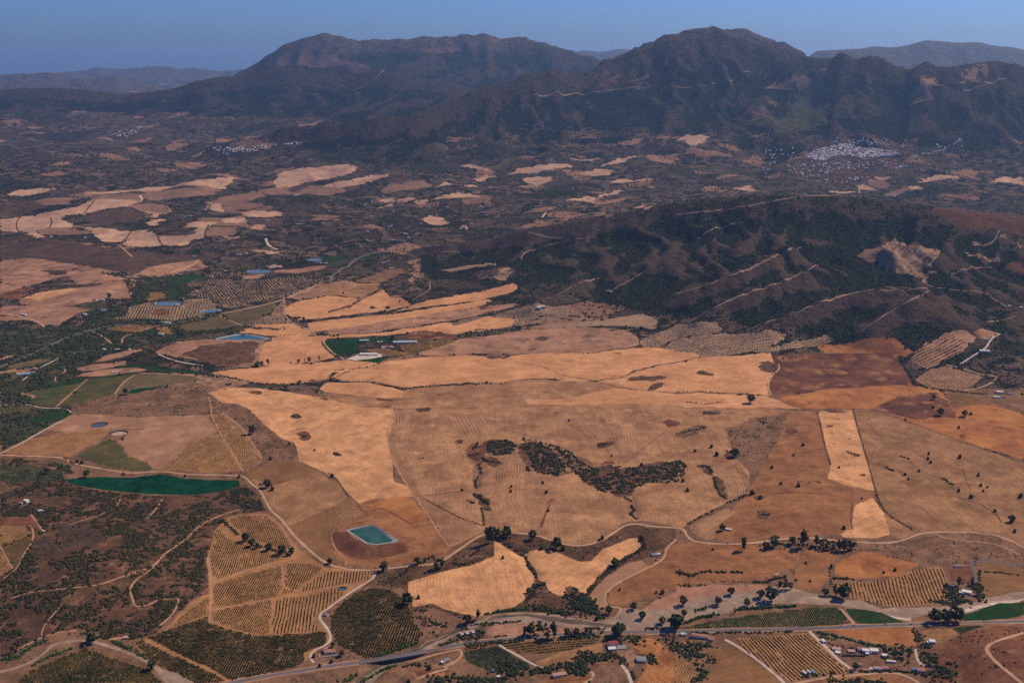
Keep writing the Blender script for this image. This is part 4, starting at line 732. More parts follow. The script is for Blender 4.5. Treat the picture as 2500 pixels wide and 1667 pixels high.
# ---- farm with rows of trees, bottom left
reg('farm_ground', 'orchard', 'T9 1465,100 1545,30 1800,5 1900,80 2000,240 2200,372 2352,387 TA 322,408 312,440 180,520 100,575 0,660 T9 2130,692 2220,790 2250,870 2130,940 2060,1010 1960,1050 1700,1115 1560,1140 1300,1154 1000,980 890,870 1100,800 1300,595 1412,545 1400,300', edge=2)
VB = 'young orchard bush on tan soil beside the pale farm lane'
reg('orchard', 'orchard', 'T9 1462,115 1492,112 1530,172 1650,215 1900,300 1860,330 1650,390 1442,462 1420,280', row='T9 1480,420 1560,210', per=6, edge=1, veg=('grid', 3.2, 4.6, 1.25, 1.5, VB))
reg('orchard', 'orchard', 'T9 1435,492 1650,425 1915,352 1890,562 1650,610 1430,655', row='T9 1500,620 1620,440', per=6, edge=1, veg=('grid', 3.0, 4.6, 1.3, 1.6, VB))
reg('orchard', 'orchard', 'T9 1430,672 1600,630 1842,587 1820,822 1700,822 1560,782 1430,732', row='T9 1600,760 1670,640', per=5, edge=1, veg=('grid', 3.0, 4.2, 1.2, 1.4, VB))
reg('orchard', 'orchard', 'T9 1855,587 2100,560 2300,500 2330,540 2280,590 2140,692 2112,705 2120,762 2195,795 1900,818 1830,818', row='T9 1960,800 2000,600', per=7, edge=1, veg=('grid', 2.0, 6.4, 1.2, 1.6, VB))
reg('orchard', 'orchard', 'T9 1945,337 2100,345 2190,377 1960,548 1908,548', row='T9 1950,520 2010,380', per=6, edge=1, veg=('grid', 2.6, 5.0, 1.2, 1.5, VB))
reg('orchard', 'orchard', 'T9 2205,397 2352,392 TA 300,402 290,448 150,482 0,502 T9 2150,522 1995,545', row='T9 2200,500 2215,410', per=7, edge=1, veg=('grid', 2.2, 6.4, 1.2, 1.6, VB))
reg('orchard', 'orchard', 'T9 1545,47 1650,20 1800,18 1880,90 1980,230 1900,240 1700,180 1590,100', row='T9 1700,170 1740,50', per=5, edge=1, veg=('grid', 2.6, 4.2, 1.1, 1.4, VB))
reg('orchard', 'orchard', 'T9 1150,792 1200,720 1300,642 1415,562 1405,690 1250,745', row='T9 1250,720 1350,640', per=5, edge=1, veg=('grid', 2.8, 4.2, 1.2, 1.4, VB))
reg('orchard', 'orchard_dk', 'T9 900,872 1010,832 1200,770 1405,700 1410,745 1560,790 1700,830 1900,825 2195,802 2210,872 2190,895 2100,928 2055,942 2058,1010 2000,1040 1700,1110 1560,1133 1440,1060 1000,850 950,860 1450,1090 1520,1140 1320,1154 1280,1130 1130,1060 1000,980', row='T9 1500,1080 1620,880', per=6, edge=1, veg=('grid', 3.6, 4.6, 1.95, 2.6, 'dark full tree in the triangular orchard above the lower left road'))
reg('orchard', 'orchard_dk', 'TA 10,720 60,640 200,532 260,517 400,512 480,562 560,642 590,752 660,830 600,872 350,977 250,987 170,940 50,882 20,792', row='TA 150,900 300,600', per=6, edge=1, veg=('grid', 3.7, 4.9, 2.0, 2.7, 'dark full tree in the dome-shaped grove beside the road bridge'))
reg('orchard', 'orchard_dk', 'T9 130,1120 250,1042 400,980 540,932 570,907 700,962 850,1012 1000,1062 1110,1154 125,1154', row='T9 400,1120 700,980', per=5, edge=1.5, veg=('grid', 2.2, 4.2, 1.6, 1.8, 'leafy bush in the grove in the bottom left corner'))
reg('gravel_ford', 'gravel', 'T9 1040,1042 1100,1060 1200,1090 1320,1154 1120,1154', edge=2)
# ---- groves round the hill foot
reg('olive_grove_floor', 'olivefloor', 'T4 1120,1010 1350,950 1600,960 1640,1010 1500,1060 1260,1090 1255,1035 1140,1035', row='T4 1200,1060 1500,1000', edge=3, veg=('grid', 8, 13, 2.6, 2.8, 'olive tree in the terraced grove under the small white farm at the hill foot'))
reg('olive_grove_floor', 'olivefloor', 'T4 820,1070 950,1030 1080,1020 850,1090', row='T4 850,1080 1000,1040', edge=2, veg=('grid', 7, 9, 2, 2.2, 'olive tree in the terraced grove under the small white farm at the hill foot'))
reg('grove_floor', 'green', 'T4 0,1185 190,1185 195,1272 60,1282 0,1232 T3 2190,1182', row='T4 60,1270 40,1190', edge=1.5, veg=('grid', 3.0, 8.0, 2.6, 3.2, 'green tree in the small rowed plot beside the farm with the white yard'))
reg('grove_floor', 'orchard', 'T4 470,1222 720,1187 890,1178 820,1208 640,1260 540,1290', row='T4 560,1260 520,1222', edge=1.5, veg=('grid', 3.5, 8.0, 2.2, 2.4, 'vine bush in the striped plot right of the farm with the white yard'))
reg('grove_floor', 'green', 'T4 130,1170 420,1168 412,1202 300,1198 130,1192', row='T4 200,1195 210,1170', edge=1.5, veg=('grid', 4, 7.0, 2.6, 3.0, 'green tree in the small rowed plot beside the farm with the white yard'))
reg('grove_floor', 'orchard', 'T4 240,1247 400,1240 500,1262 545,1292 400,1312 420,1290 350,1270', row='T4 300,1265 360,1240', edge=1.5, veg=('grid', 4, 6.0, 1.6, 1.8, 'vine bush in the striped plot right of the farm with the white yard'))
reg('farm_yard', 'yard', 'T4 125,1312 230,1270 340,1270 372,1290 330,1308 200,1320', edge=1.5)
reg('grove_floor', 'green', 'T4 175,1320 300,1308 400,1287 420,1302 340,1337', row='T4 240,1325 260,1310', edge=1.5, veg=('grid', 3, 5.0, 1.9, 2.2, 'green tree in the small rowed plot beside the farm with the white yard'))
reg('farm_yard', 'yard', 'TF 1060,225 1110,195 1250,182 1400,185 1380,205 1250,222', edge=1)
OGL = 'olive tree in the dotted grove between the yellow fields and the scrub hill'
reg('olive_grove_floor', 'olivefloor', 'T4 2095,1190 2200,1140 2338,1085 T5 0,1078 150,1062 270,1065 320,1110 260,1140 120,1150 0,1172 T4 2300,1190 2200,1232 2130,1230', row='T5 50,1140 200,1080', edge=3, veg=('grid', 9.5, 15, 2.5, 3.0, OGL))
reg('olive_grove_floor', 'olivefloor', 'T5 -80,1235 0,1180 120,1155 300,1140 640,1110 760,1150 640,1230 330,1292 180,1300 140,1270 0,1260', row='T5 100,1230 500,1150', edge=3, veg=('grid', 9.5, 15, 2.5, 3.0, OGL))
reg('olive_grove_floor', 'olivefloor', 'T5 640,1232 800,1190 1020,1150 1060,1190 850,1232 640,1262 500,1267', row='T5 650,1250 900,1190', edge=3, veg=('grid', 9.5, 15, 2.5, 3.0, OGL))
reg('olive_grove_floor', 'tilled', 'T5 1600,1262 1700,1190 1850,1122 1960,1180 1960,1240 1800,1320 1700,1380 1570,1322', row='T5 1650,1300 1900,1180', edge=3, veg=('grid', 9, 14, 2.8, 3.0, 'olive tree on the tan slope below the long white barn'))
reg('olive_grove_floor', 'tilled', 'T5 1600,1450 1720,1372 1850,1362 2060,1430 1980,1500 1900,1522 1700,1500', row='T5 1680,1480 1850,1400', per=10, edge=3, veg=('grid', 5, 10, 1.7, 1.9, 'low olive bush on the slope across the lane from the long white barn'))
reg('bare_knoll', 'pink', 'T5 1830,1140 1870,1117 1960,1120 2020,1170 1990,1202 1900,1172', edge=3)
reg('bare_knoll', 'pink', 'T5 2000,1125 2110,1115 2180,1140 2080,1180 2030,1165', edge=3)
for o in ['T5 1180,620 1280,580 1400,550 1430,510 1460,505 1600,550 1770,570 1760,620 1690,680 1540,710 1410,705 1350,660', 'T5 1350,740 1480,715 1640,700 1740,720 1690,770 1690,820 1640,760 1560,750', 'T5 2130,515 2180,470 2338,560 2338,580 2250,520', 'T5 1950,605 2050,600 2200,650 2150,680', 'T5 1990,510 2030,545 2120,540 2100,555 2010,550', 'T4 1130,770 1150,700 1220,695 1225,740 1160,790', 'T4 560,770 600,730 610,750 560,800']:
    reg('bare_slope', 'bareslope', o, edge=9, veg=('scrub', 30, 1.2, 3.2, 'dark bush on the bare pale slope of the scrub hill', .05))
reg('terraced_slope', 'darkbrown', 'T5 1710,310 1850,290 2338,340 2338,480 2180,440 2100,450 1900,420', row='T5 1900,380 2300,390', per=16, edge=8, veg=('scrub', 16, 1.5, 3.4, 'dark bush on the terraced reddish slope behind the scrub hill', .1))
reg('terraced_slope', 'darkbrown', 'T5 2200,690 2338,610 2338,750 2260,740', row='T5 2210,700 2330,680', per=14, edge=5)
reg('bare_slope', 'scrubpale', 'T4 170,790 300,750 400,705 480,700 540,720 440,760 350,800', edge=5)
reg('fallow_field', 'olivefloor', 'T4 750,712 950,680 1120,665 1140,680 1000,690 830,728', edge=4)

for o in ['T3 560,345 750,305 870,292 960,335 930,400 800,392 700,420 600,392', 'T3 0,275 200,252 320,285 150,340 0,352', 'T3 0,445 70,450 90,470 0,478', 'T3 1080,420 1230,425 1290,450 1250,480 1100,475', 'T3 1640,365 1760,360 1880,370 1900,410 1800,420 1700,405', 'T1 1310,865 1400,840 1440,850 1330,890', 'T4 400,80 480,60 560,90 500,140 420,120']:
    reg('scrub_patch', 'darkscrub', o, edge=12)
for l in ['T3 500,415 480,432 300,432', 'T3 150,345 100,400 130,470', 'T3 880,450 850,500 815,525', 'T3 1060,480 1070,520 1092,545', 'T3 340,360 350,400 330,430', 'T3 240,450 310,490', 'T3 0,440 130,432', 'T3 1400,405 1370,490', 'T3 640,238 560,338', 'T3 300,700 450,690 560,720', 'T3 0,760 150,740 300,760 420,770', 'T3 500,830 660,822', 'T3 480,955 640,985', 'T3 200,870 420,780 590,740']:
    road('field_hedge', 'darkscrub', l, 8)
# ---- lanes, roads and lit crest lines
road('footpath', 'dirtthin', 'T9 75,580 230,530 480,510 680,490 800,440 1040,370 1090,300 1150,250 1250,190 1340,90 1450,35 1550,0 T6 1620,950', 4.2)
road('footpath', 'dirtthin', 'T9 1040,370 920,450 870,520 900,590 905,640 1000,630 1060,590 1200,575 1212,592 1170,690 1080,765', 3.8)
road('footpath', 'dirtthin', 'T9 280,830 290,770 420,620', 3)
road('footpath', 'dirtthin', 'T9 100,940 200,880 350,815 520,795', 4)
road('footpath', 'dirtthin', 'T9 1400,300 1430,470 1422,640 1415,740', 4)
road('footpath', 'dirtthin', 'T9 1400,485 1650,395 1930,310 1890,560 2352,485', 3.4)
road('footpath', 'dirtthin', 'T9 1425,662 1650,615 1890,570', 2.4)
road('footpath', 'dirtthin', 'T6 820,865 790,930 690,980 460,1055', 3)
road('footpath', 'dirtthin', 'T6 975,1015 1040,970 1105,865', 4)
road('footpath', 'dirtthin', 'T9 205,8 260,80 300,140', 4.5)
road('footpath', 'dirtthin', 'T9 195,88 222,110 230,180 150,300 110,390 0,462', 4)
road('footpath', 'dirtthin', 'T9 0,226 95,395', 3)
road('footpath', 'dirtthin', 'T7 470,268 405,400 400,480 445,640 540,790 600,880 680,990 750,1107 TA 828,240', 4)
road('footpath', 'dirtthin', 'T6 1660,690 1790,620 1700,500 1650,410 1600,370 1500,295', 4)
road('footpath', 'dirtthin', 'T6 1410,190 1430,270 1425,310 1480,420 1560,560 1645,695', 4)
road('footpath', 'dirtthin', 'T6 440,432 700,402 960,402 1200,376 1415,330', 3.6)
road('footpath', 'dirtthin', 'TA 125,352 130,320 60,260 20,180 40,110 120,70', 3.4)
road('footpath', 'dirtthin', 'T6 1890,960 1840,905 1860,850 1870,810', 2.5)
road('farm_lane', 'dirtthin', 'T6 380,255 590,70', 7)
road('farm_lane', 'dirtthin', 'T6 775,172 840,80 940,27 1050,30 1330,45 1365,72', 7)
road('farm_lane', 'dirtthin', 'TH 240,465 300,490 400,490 370,525', 6)
road('farm_lane', 'dirtthin', 'TH 640,330 620,280 700,245 770,215 710,165', 6)
road('farm_lane', 'concrete', 'TH 0,600 380,600 450,640 740,640 780,660 820,690', 4)
road('farm_lane', 'concrete', 'TH 680,65 560,125 450,180 400,215 260,320', 6)
road('farm_lane', 'concrete', 'TH 1820,20 1930,70 2100,120 2330,150', 6)
road('farm_lane', 'concrete', 'T6 0,572 170,487 300,412 430,345', 5)
road('farm_lane', 'dirtthin', 'T3 820,1200 820,1160 950,1120 1080,1080 1350,1040', 8)
road('farm_lane', 'dirtthin', 'T3 1470,1015 1630,1088', 7)
road('farm_lane', 'dirtthin', 'T3 1910,890 1900,1000 1960,1070 2080,1110 2140,1170', 6)
road('farm_lane', 'dirt', 'T3 620,1125 680,1150 750,1205', 6)
road('farm_lane', 'dirt', 'TG 0,785 170,795 300,830 430,865 480,900 510,935', 9)
road('farm_lane', 'dirtthin', 'TG 0,530 240,465 420,400 590,350', 6)
road('farm_lane', 'dirt', 'TG 1960,305 2130,255 2240,210 2280,160', 12)
road('farm_lane', 'dirtthin', 'T3 790,540 850,590 890,625', 10)
road('farm_lane', 'concrete', 'T3 1785,500 1800,550 1860,575', 14)
road('farm_lane', 'concrete', 'T3 940,210 955,240', 16)
road('farm_lane', 'dirtthin', 'T3 1120,285 1150,320', 12)
road('farm_lane', 'dirtthin', 'T3 1380,310 1410,265', 12)
road('farm_lane', 'concrete', 'T4 1440,360 1465,325', 16)
road('farm_lane', 'dirtthin', 'T4 890,440 920,400 940,440', 10)
road('farm_lane', 'dirtthin', 'TE 1120,670 1120,610 1090,580', 10)
for l, w in [('T2 100,438 300,432 420,420 480,410 640,397', 9), ('T2 700,400 900,395 1010,360 1090,325', 8), ('T2 2070,420 2180,390 2290,350', 9), ('T1 1640,410 1700,380 1750,340 1765,320', 12), ('T5 1690,834 1450,852 1240,858 1080,892 930,952 700,1032 480,1112', 8), ('T5 1700,852 1590,912 1480,962 1350,1052 1230,1132', 7), ('T5 150,832 350,757 470,717 580,662', 7), ('T5 0,870 150,832', 9), ('T4 2130,720 2000,800 1900,850', 6), ('T5 0,340 200,320 420,295 600,260 830,218', 9), ('T5 830,218 950,212 1250,217', 16), ('T5 150,500 250,430 470,388', 9), ('T5 580,658 720,602 870,548', 6), ('T5 965,672 820,748 690,802 500,862 350,917 80,1062', 6), ('T5 1560,750 1640,760 1690,825 1860,845 2080,860 2150,920 2230,960', 6),  # ribbons along the spur crests paint their lit pale edge; the others are tracks
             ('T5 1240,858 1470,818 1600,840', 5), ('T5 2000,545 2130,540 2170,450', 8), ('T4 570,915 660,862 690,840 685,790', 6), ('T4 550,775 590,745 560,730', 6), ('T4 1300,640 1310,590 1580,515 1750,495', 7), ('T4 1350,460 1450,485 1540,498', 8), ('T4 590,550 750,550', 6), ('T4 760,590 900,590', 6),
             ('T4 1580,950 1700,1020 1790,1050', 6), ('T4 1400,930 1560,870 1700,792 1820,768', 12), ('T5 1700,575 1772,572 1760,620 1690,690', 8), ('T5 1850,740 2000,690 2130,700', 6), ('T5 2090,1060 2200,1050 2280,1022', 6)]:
    road('track_or_lit_crest', 'litcresttrack', l, w * .8)
road('farm_lane', 'concrete', 'T5 2180,1140 2120,1165 2085,1240 1990,1290 1910,1345', 6)
road('farm_lane', 'dirt', 'T5 1815,1350 1900,1362 2060,1420 2170,1420 2100,1490 1930,1522', 6)
road('farm_lane', 'dirt', 'T5 690,1345 700,1380 640,1420 615,1500 640,1550', 5)
road('farm_lane', 'dirt', 'TF 350,450 210,370 100,270 50,190 90,160', 6)
road('farm_lane', 'concrete', 'T3 1780,1390 2338,1313 T4 150,1312', 3.5)
road('farm_lane', 'dirtthin', 'T4 1230,1320 1450,1365 1600,1428 1780,1456', 4)
road('farm_lane', 'dirtthin', 'T4 1830,1460 1990,1436 2060,1396 2210,1356 2338,1337', 5)
road('country_road', 'asphalt', 'T3 -60,1385 0,1362 200,1282 450,1162 650,1102 850,1072 1100,1062 1300,1030', 10)
road('country_road', 'dirt', 'T3 1300,1030 1400,1022 1700,965 1900,915 2100,825 2180,795', 9)
road('country_road', 'asphalt', 'T3 2220,790 2225,760 2240,740 2290,720 T4 60,715 140,690 180,640 300,600 400,580 470,570', 14)
road('country_road', 'asphalt', 'TB 2030,480 2020,410 1985,345 2040,325 2150,330 2352,365', 5)
road('farm_lane', 'dirtthin', 'TB 1750,145 1850,188 2100,200 2220,232 2352,300', 4)
road('farm_lane', 'concrete', 'TA 322,405 310,450 180,520 0,650 T9 2140,700 2220,790 2240,860 2200,900 2110,932 2090,980 2120,1012', 5)
road('farm_lane', 'gravel', 'T9 0,1078 180,1030 290,962 345,900 420,872 560,862 650,877 800,922 950,980 1030,1030 1120,1090', 7)
road('farm_lane', 'dirtthin', 'T9 740,855 800,850 870,840', 6)
road('farm_lane', 'dirt', 'TA 2352,182 2280,250 2280,310 2170,372 1960,472 1880,542 1870,602 1900,640 2000,640 1950,702', 4.5)
road('farm_lane', 'dirt', 'TC 180,655 330,600 410,580 420,570 400,555', 5)
road('farm_lane', 'dirt', 'TC 420,550 490,520 540,470 520,430', 5)
road('farm_lane', 'concrete', 'TC 810,385 870,420 980,480 1060,530 1130,560 1190,580', 4.5)
road('farm_lane', 'concrete', 'TC 1770,545 1820,600 1850,690', 5.5)
road('farm_lane', 'dirt', 'TC 1500,585 1560,610 1550,650 1480,690', 5)
road('farm_lane', 'dirt', 'TC 0,500 130,530 300,470 520,425', 4)
road('farm_lane', 'concrete', 'TD 350,255 420,290 560,380 660,460 770,550 810,594', 5.5)
road('farm_lane', 'concrete', 'TD 985,172 1050,235 1150,330 1250,430 1370,510', 6)
road('farm_lane', 'dirt', 'TD 900,594 1150,545 1400,525 1650,510 1750,530 1860,594', 5)
road('farm_lane', 'dirt', 'TB 2352,812 2150,872 2090,912 2130,982 2250,1082 2340,1154', 6)
road('farm_lane', 'concrete', 'TD 1830,330 1840,420 1890,460', 4.5)
road('farm_lane', 'dirt', 'TD 1240,15 1290,60 1350,130', 5.5)
MAIN = 'T6 -60,582 0,582 250,590 430,597 480,635 600,660 750,685 850,702 950,702 1080,690 1180,702 1300,715 1600,718 1660,730 1690,770 1760,820 1790,880 1830,960 1900,1010 1970,1107 T9 2030,200 2150,310 2250,365 2352,380 TA 100,387 300,392 450,372 600,357 720,352 800,312 900,242 1060,132 1250,137 1400,147 1520,192 1650,227 1780,217 1900,162 2000,87 2080,72 2180,97 2352,102 TB 60,112 70,160 130,202 300,215 480,212 700,182 850,166 1000,182 1200,197 1400,211 1540,191 1640,142 1750,131 2100,136 2250,182 2380,250'
road('road_verge', 'scrubpale', MAIN, 10.5, edge=2)
road('dirt_road', 'dirt', MAIN, 6.2)
road('road_verge', 'dirtthin', 'T9 1440,1180 1560,1150 1900,1088 2352,1020 TA 230,1012', 16, edge=2)
road('asphalt_road', 'asphalt', 'T9 1440,1180 1560,1150 1900,1088 2352,1020 TA 230,1012', 10)
road('road_verge', 'dirtthin', 'TA 650,942 700,930 850,900 1000,875 1300,850 1450,833 1700,815 1900,810 2352,805 TB 300,798 900,785 1200,772 1500,760 1900,746 2352,735 2420,733', 16, edge=2)
road('asphalt_road', 'asphalt', 'TA 650,942 700,930 850,900 1000,875 1300,850 1450,833 1700,815 1900,810 2352,805 TB 300,798 900,785 1200,772 1500,760 1900,746 2352,735 2420,733', 10)
# ------------------------------------------------------------------ cut the ground sheet along every outline
def chaikin(P, n, closed, w=.75):
    for _ in range(n):
        Q = np.vstack([P, P[:1]]) if closed else P
        a = Q[:-1] * w + Q[1:] * (1 - w); b = Q[:-1] * (1 - w) + Q[1:] * w
        R = np.empty((2 * len(a), 2)); R[0::2] = a; R[1::2] = b
        P = R if closed else np.vstack([P[:1], R, P[-1:]])
    return P
def dense(P, closed, k=.0035):
    Q = np.vstack([P, P[:1]]) if closed else P
    out = []
    for a, b in zip(Q[:-1], Q[1:]):
        n = max(1, int(math.ceil(np.hypot(*(b - a)) / (k * max(a[1], 1000)))))
        for i in range(n): out.append(a + (b - a) * i / n)
    if not closed: out.append(Q[-1])
    return np.array(out)
def to_st(P): return np.stack([P[:, 0] / P[:, 1], np.log(P[:, 1])], 1)
def ribbon(P, w):
    d = np.gradient(P, axis=0); d /= np.linalg.norm(d, axis=1, keepdims=True) + 1e-9
    n = np.stack([-d[:, 1], d[:, 0]], 1)
    ww = w * (1 + .28 * perlin(P[:, 0] / 28, P[:, 1] / 28, 5))[:, None] if np.isscalar(w) else w[:, None]
    return P + n * ww / 2, P - n * ww / 2
def rowdir(px):
    a, b = hit(px)[[0, -1]]
    d = b - a
    return d / (np.hypot(*d) + 1e-9)
cverts = np.stack([GS.ravel(), np.broadcast_to(TN[:, None], GS.shape).ravel()], 1)
NGRID = len(cverts)
extra, edges, shapes = [], [], []
nv = NGRID
def clip_st(s_):
    s_ = s_.copy(); s_[:, 0] = np.clip(s_[:, 0], SN[0], SN[-1]); s_[:, 1] = np.clip(s_[:, 1], TN[0], TN[-1]); return s_
def add_line(s_, closed):
    global nv
    s_ = clip_st(s_); n = len(s_)
    extra.append(s_)
    edges.extend((nv + k, nv + k + 1) for k in range(n - 1))
    if closed: edges.append((nv + n - 1, nv))
    nv += n
    return s_
for i, r in enumerate(REG):
    if r['kind'] == 'poly':
        P = hit(chaikin(r['px'], 1, True, .91))
        P = dense(P, True)
        e = r['edge'] * np.clip(P[:, 1] / 2500, .8, 3)
        P = P + np.stack([perlin(P[:, 0] / 26, P[:, 1] / 26, 40), perlin(P[:, 0] / 26, P[:, 1] / 26, 41)], 1) * e[:, None] * 1.5
        r['P'] = P
        shapes.append((i, 'poly', add_line(to_st(P), True)))
    else:
        P = hit(chaikin(r['px'], 2, False))
        P = dense(P, False, .0045)
        if len(P) > 8:
            for _ in range(2): P[1:-1] = P[1:-1] * .5 + (P[:-2] + P[2:]) * .25
        r['P'] = P
        A, B = ribbon(P, r['width'])
        add_line(to_st(A), False); add_line(to_st(B), False)
        for k in range(0, len(P) - 1, 12):
            q = slice(k, min(k + 13, len(P)))
            shapes.append((i, 'poly', clip_st(to_st(np.vstack([A[q], B[q][::-1]])))))
    if r['row'] is not None:
        d = rowdir(r['row']); r['dir'] = d
NREG = len(REG)
for i, p in enumerate(PONDS):
    p['POd'] = dense(p['PO'], True, .002)
    shapes.append((NREG + i, 'poly', add_line(to_st(p['POd']), True)))
allv = np.vstack([cverts] + extra)
res = delaunay_2d_cdt([Vector(v) for v in allv.tolist()], edges, [], 0, 1e-7, False)
st = np.array([(v.x, v.y) for v in res[0]])
tri = np.array([f for f in res[2] if len(f) == 3], np.int32)
del res
_c = st[tri].mean(1)
tri = tri[np.argsort(_c[:, 1])]
cs = st[tri].mean(1)
tid = np.full(len(tri), -1, np.int32)
for own, kind, S in shapes:
    a, b = np.searchsorted(cs[:, 1], [S[:, 1].min(), S[:, 1].max()])
    k = a + np.flatnonzero((cs[a:b, 0] > S[:, 0].min()) & (cs[a:b, 0] < S[:, 0].max()))
    if len(k): tid[k[inpoly(cs[k, 0], cs[k, 1], S)]] = own
VY = np.exp(st[:, 1]); VX = st[:, 0] * VY
VZ = bil(Z, st[:, 0], VY)
VN = grad_normals(VX, VY)
# which owner (valley or one of the ridges) a bare triangle belongs to
def nearest_node(s, y):
    i = np.clip(np.rint((s - SN[0]) / .0035).astype(int), 0, len(SN) - 1)
    t = np.log(y); j = np.clip(np.searchsorted(TN, t), 1, len(TN) - 1)
    j = np.where(np.abs(TN[j - 1] - t) < np.abs(TN[j] - t), j - 1, j)
    return j, i
cj, ci = nearest_node(cs[:, 0], np.exp(cs[:, 1]))
tow = OWNER[cj, ci]
RID = np.full(Z.shape, -1, np.int32)
RID[cj, ci] = tid
def rid_at(x, y):
    j, i = nearest_node(x / y, y)
    return RID[j, i]
# damp gullies and shaded-side slopes carry more scrub
def blur(A, k):
    for ax in (0, 1):
        c = np.cumsum(np.concatenate([np.repeat(np.take(A, [0], ax), k + 1, ax), A, np.repeat(np.take(A, [-1], ax), k, ax)], ax), ax)
        n = A.shape[ax]
        A = (np.take(c, range(2 * k + 1, 2 * k + 1 + n), ax) - np.take(c, range(0, n), ax)) / (2 * k + 1)
    return A
CURV = (blur(blur(Z, 6), 6) - Z) / (GY * .0035)
NRMX = -np.gradient(Z, axis=1) / (GY * .0035)
VEG = .40 + np.clip(CURV * .9, -.35, .45) - .28 * np.clip(NRMX, -1, 1) + .22 * fbm(GX / 420, GY / 420, 3, 61)
VEG = VEG + np.where(OWNER == 9, (.56 * smooth(140, 300, Z) - .14) + np.clip(CURV, -.25, .25) * .9, 0)
ROCKY = smooth(650, 1500, Z) * .75 - np.clip(CURV, -.3, .3) * .4
def make_mesh(name, V, T, N=None, attrs=None):
    me = bpy.data.meshes.new(name)
    me.vertices.add(len(V)); me.loops.add(3 * len(T)); me.polygons.add(len(T))
    me.vertices.foreach_set('co', np.asarray(V, np.float32).ravel())
    me.loops.foreach_set('vertex_index', np.asarray(T, np.int32).ravel())
    me.polygons.foreach_set('loop_start', np.arange(0, 3 * len(T), 3, dtype=np.int32))
    me.polygons.foreach_set('use_smooth', np.full(len(T), N is not None))
    me.update(calc_edges=True)
    for k, a in (attrs or {}).items():
        at = me.attributes.new(k, 'FLOAT', 'POINT'); at.data.foreach_set('value', np.asarray(a, np.float32))
    if N is not None: me.normals_split_custom_set_from_vertices(np.asarray(N, np.float32))
    return me
def link(name, me, mat=None, parent=None, kind=None, label=None, cat=None, group=None, loc=None, rz=0.0):
    o = bpy.data.objects.new(name, me); COL.objects.link(o)
    if mat is not None and me is not None and not me.materials: me.materials.append(mat)
    if parent is not None: o.parent = parent
    if kind: o['kind'] = kind
    if label: o['label'] = label
    if cat: o['category'] = cat
    if group: o['group'] = group
    if loc is not None: o.location = loc
    if rz: o.rotation_euler = (0, 0, rz)
    return o
def ground_piece(name, sel, mat, attrs=False):
    T = tri[sel]
    if len(T) == 0: return None
    u, inv = np.unique(T, return_inverse=True)
    T = inv.reshape(-1, 3)
    at = None
    if attrs: at = {'veg': bil(VEG, st[u, 0], VY[u]), 'rocky': bil(ROCKY, st[u, 0], VY[u])}
    me = make_mesh(name, np.stack([VX[u], VY[u], VZ[u]], 1), T, VN[u], at)
    return link(name, me, mat, kind='structure')
order = np.argsort(tid, kind='stable'); bounds = np.searchsorted(tid[order], np.arange(-1, NREG + 1))
for i, r in enumerate(REG):
    sel = order[bounds[i + 1]:bounds[i + 2]]
    o = ground_piece(r['name'], sel, MAT[r['mat']])
    if o is None: continue
    d = r.get('dir', np.array([1.0, .3]))
    o['row_x'] = float(-d[1]); o['row_y'] = float(d[0]); o['row_period'] = float(r['per'])
bare = order[bounds[0]:bounds[1]]
near = np.exp(cs[bare, 1]) < 3000
ow = tow[bare]
ground_piece('valley_ground', bare[(ow == 0) & ~near], MAT['valley'])
o = ground_piece('near_ground', bare[(ow == 0) & near], MAT['scrubpale'])
if o: o['row_x'] = .3; o['row_y'] = .9; o['row_period'] = 9.0
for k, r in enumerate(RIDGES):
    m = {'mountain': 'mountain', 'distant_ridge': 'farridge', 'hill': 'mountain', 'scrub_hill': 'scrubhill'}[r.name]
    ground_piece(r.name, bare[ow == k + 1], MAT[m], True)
# ------------------------------------------------------------------ plants
def leaf_mat(name, dark, light, hue=None, gloss=None):
    b = NB(name)
    r = b.attr('rnd'); oi = nd(b.nt, 'ShaderNodeObjectInfo').outputs['Random']
    k = b.math('FRACT', b.math('ADD', r, oi))
    col = b.mix(k, dark, light)
    if hue: col = b.mix(b.math('MULTIPLY', b.ramp(b.math('FRACT', b.math('MULTIPLY', k, 7.3)), .72, .95), .8), col, hue)
    col = b.scale(col, b.math('ADD', .75, b.math('MULTIPLY', b.noise(1.6, 2), .5)))
    return b.done(col)
LEAF = {'scrub': leaf_mat('scrub_leaves', (.026, .029, .013), (.052, .052, .023), (.085, .064, .032)),
        'orchard': leaf_mat('orchard_leaves', (.013, .020, .008), (.032, .038, .013)),
        'vine': leaf_mat('vine_leaves', (.036, .042, .016), (.070, .070, .027)),
        'lush': leaf_mat('lush_leaves', (.012, .060, .018), (.028, .095, .028)),
        'crop': leaf_mat('crop_leaves', (.003, .028, .014), (.010, .068, .029)),
        'olive': leaf_mat('olive_leaves', (.028, .033, .019), (.055, .058, .034)),
        'tree': leaf_mat('tree_leaves', (.026, .034, .014), (.062, .068, .028)),
        'reed': leaf_mat('reed_leaves', (.035, .085, .016), (.070, .13, .028))}
_b = NB('bark'); MAT['bark'] = _b.done(_b.mix(_b.noise(.8), (.12, .085, .06), (.20, .15, .11)))
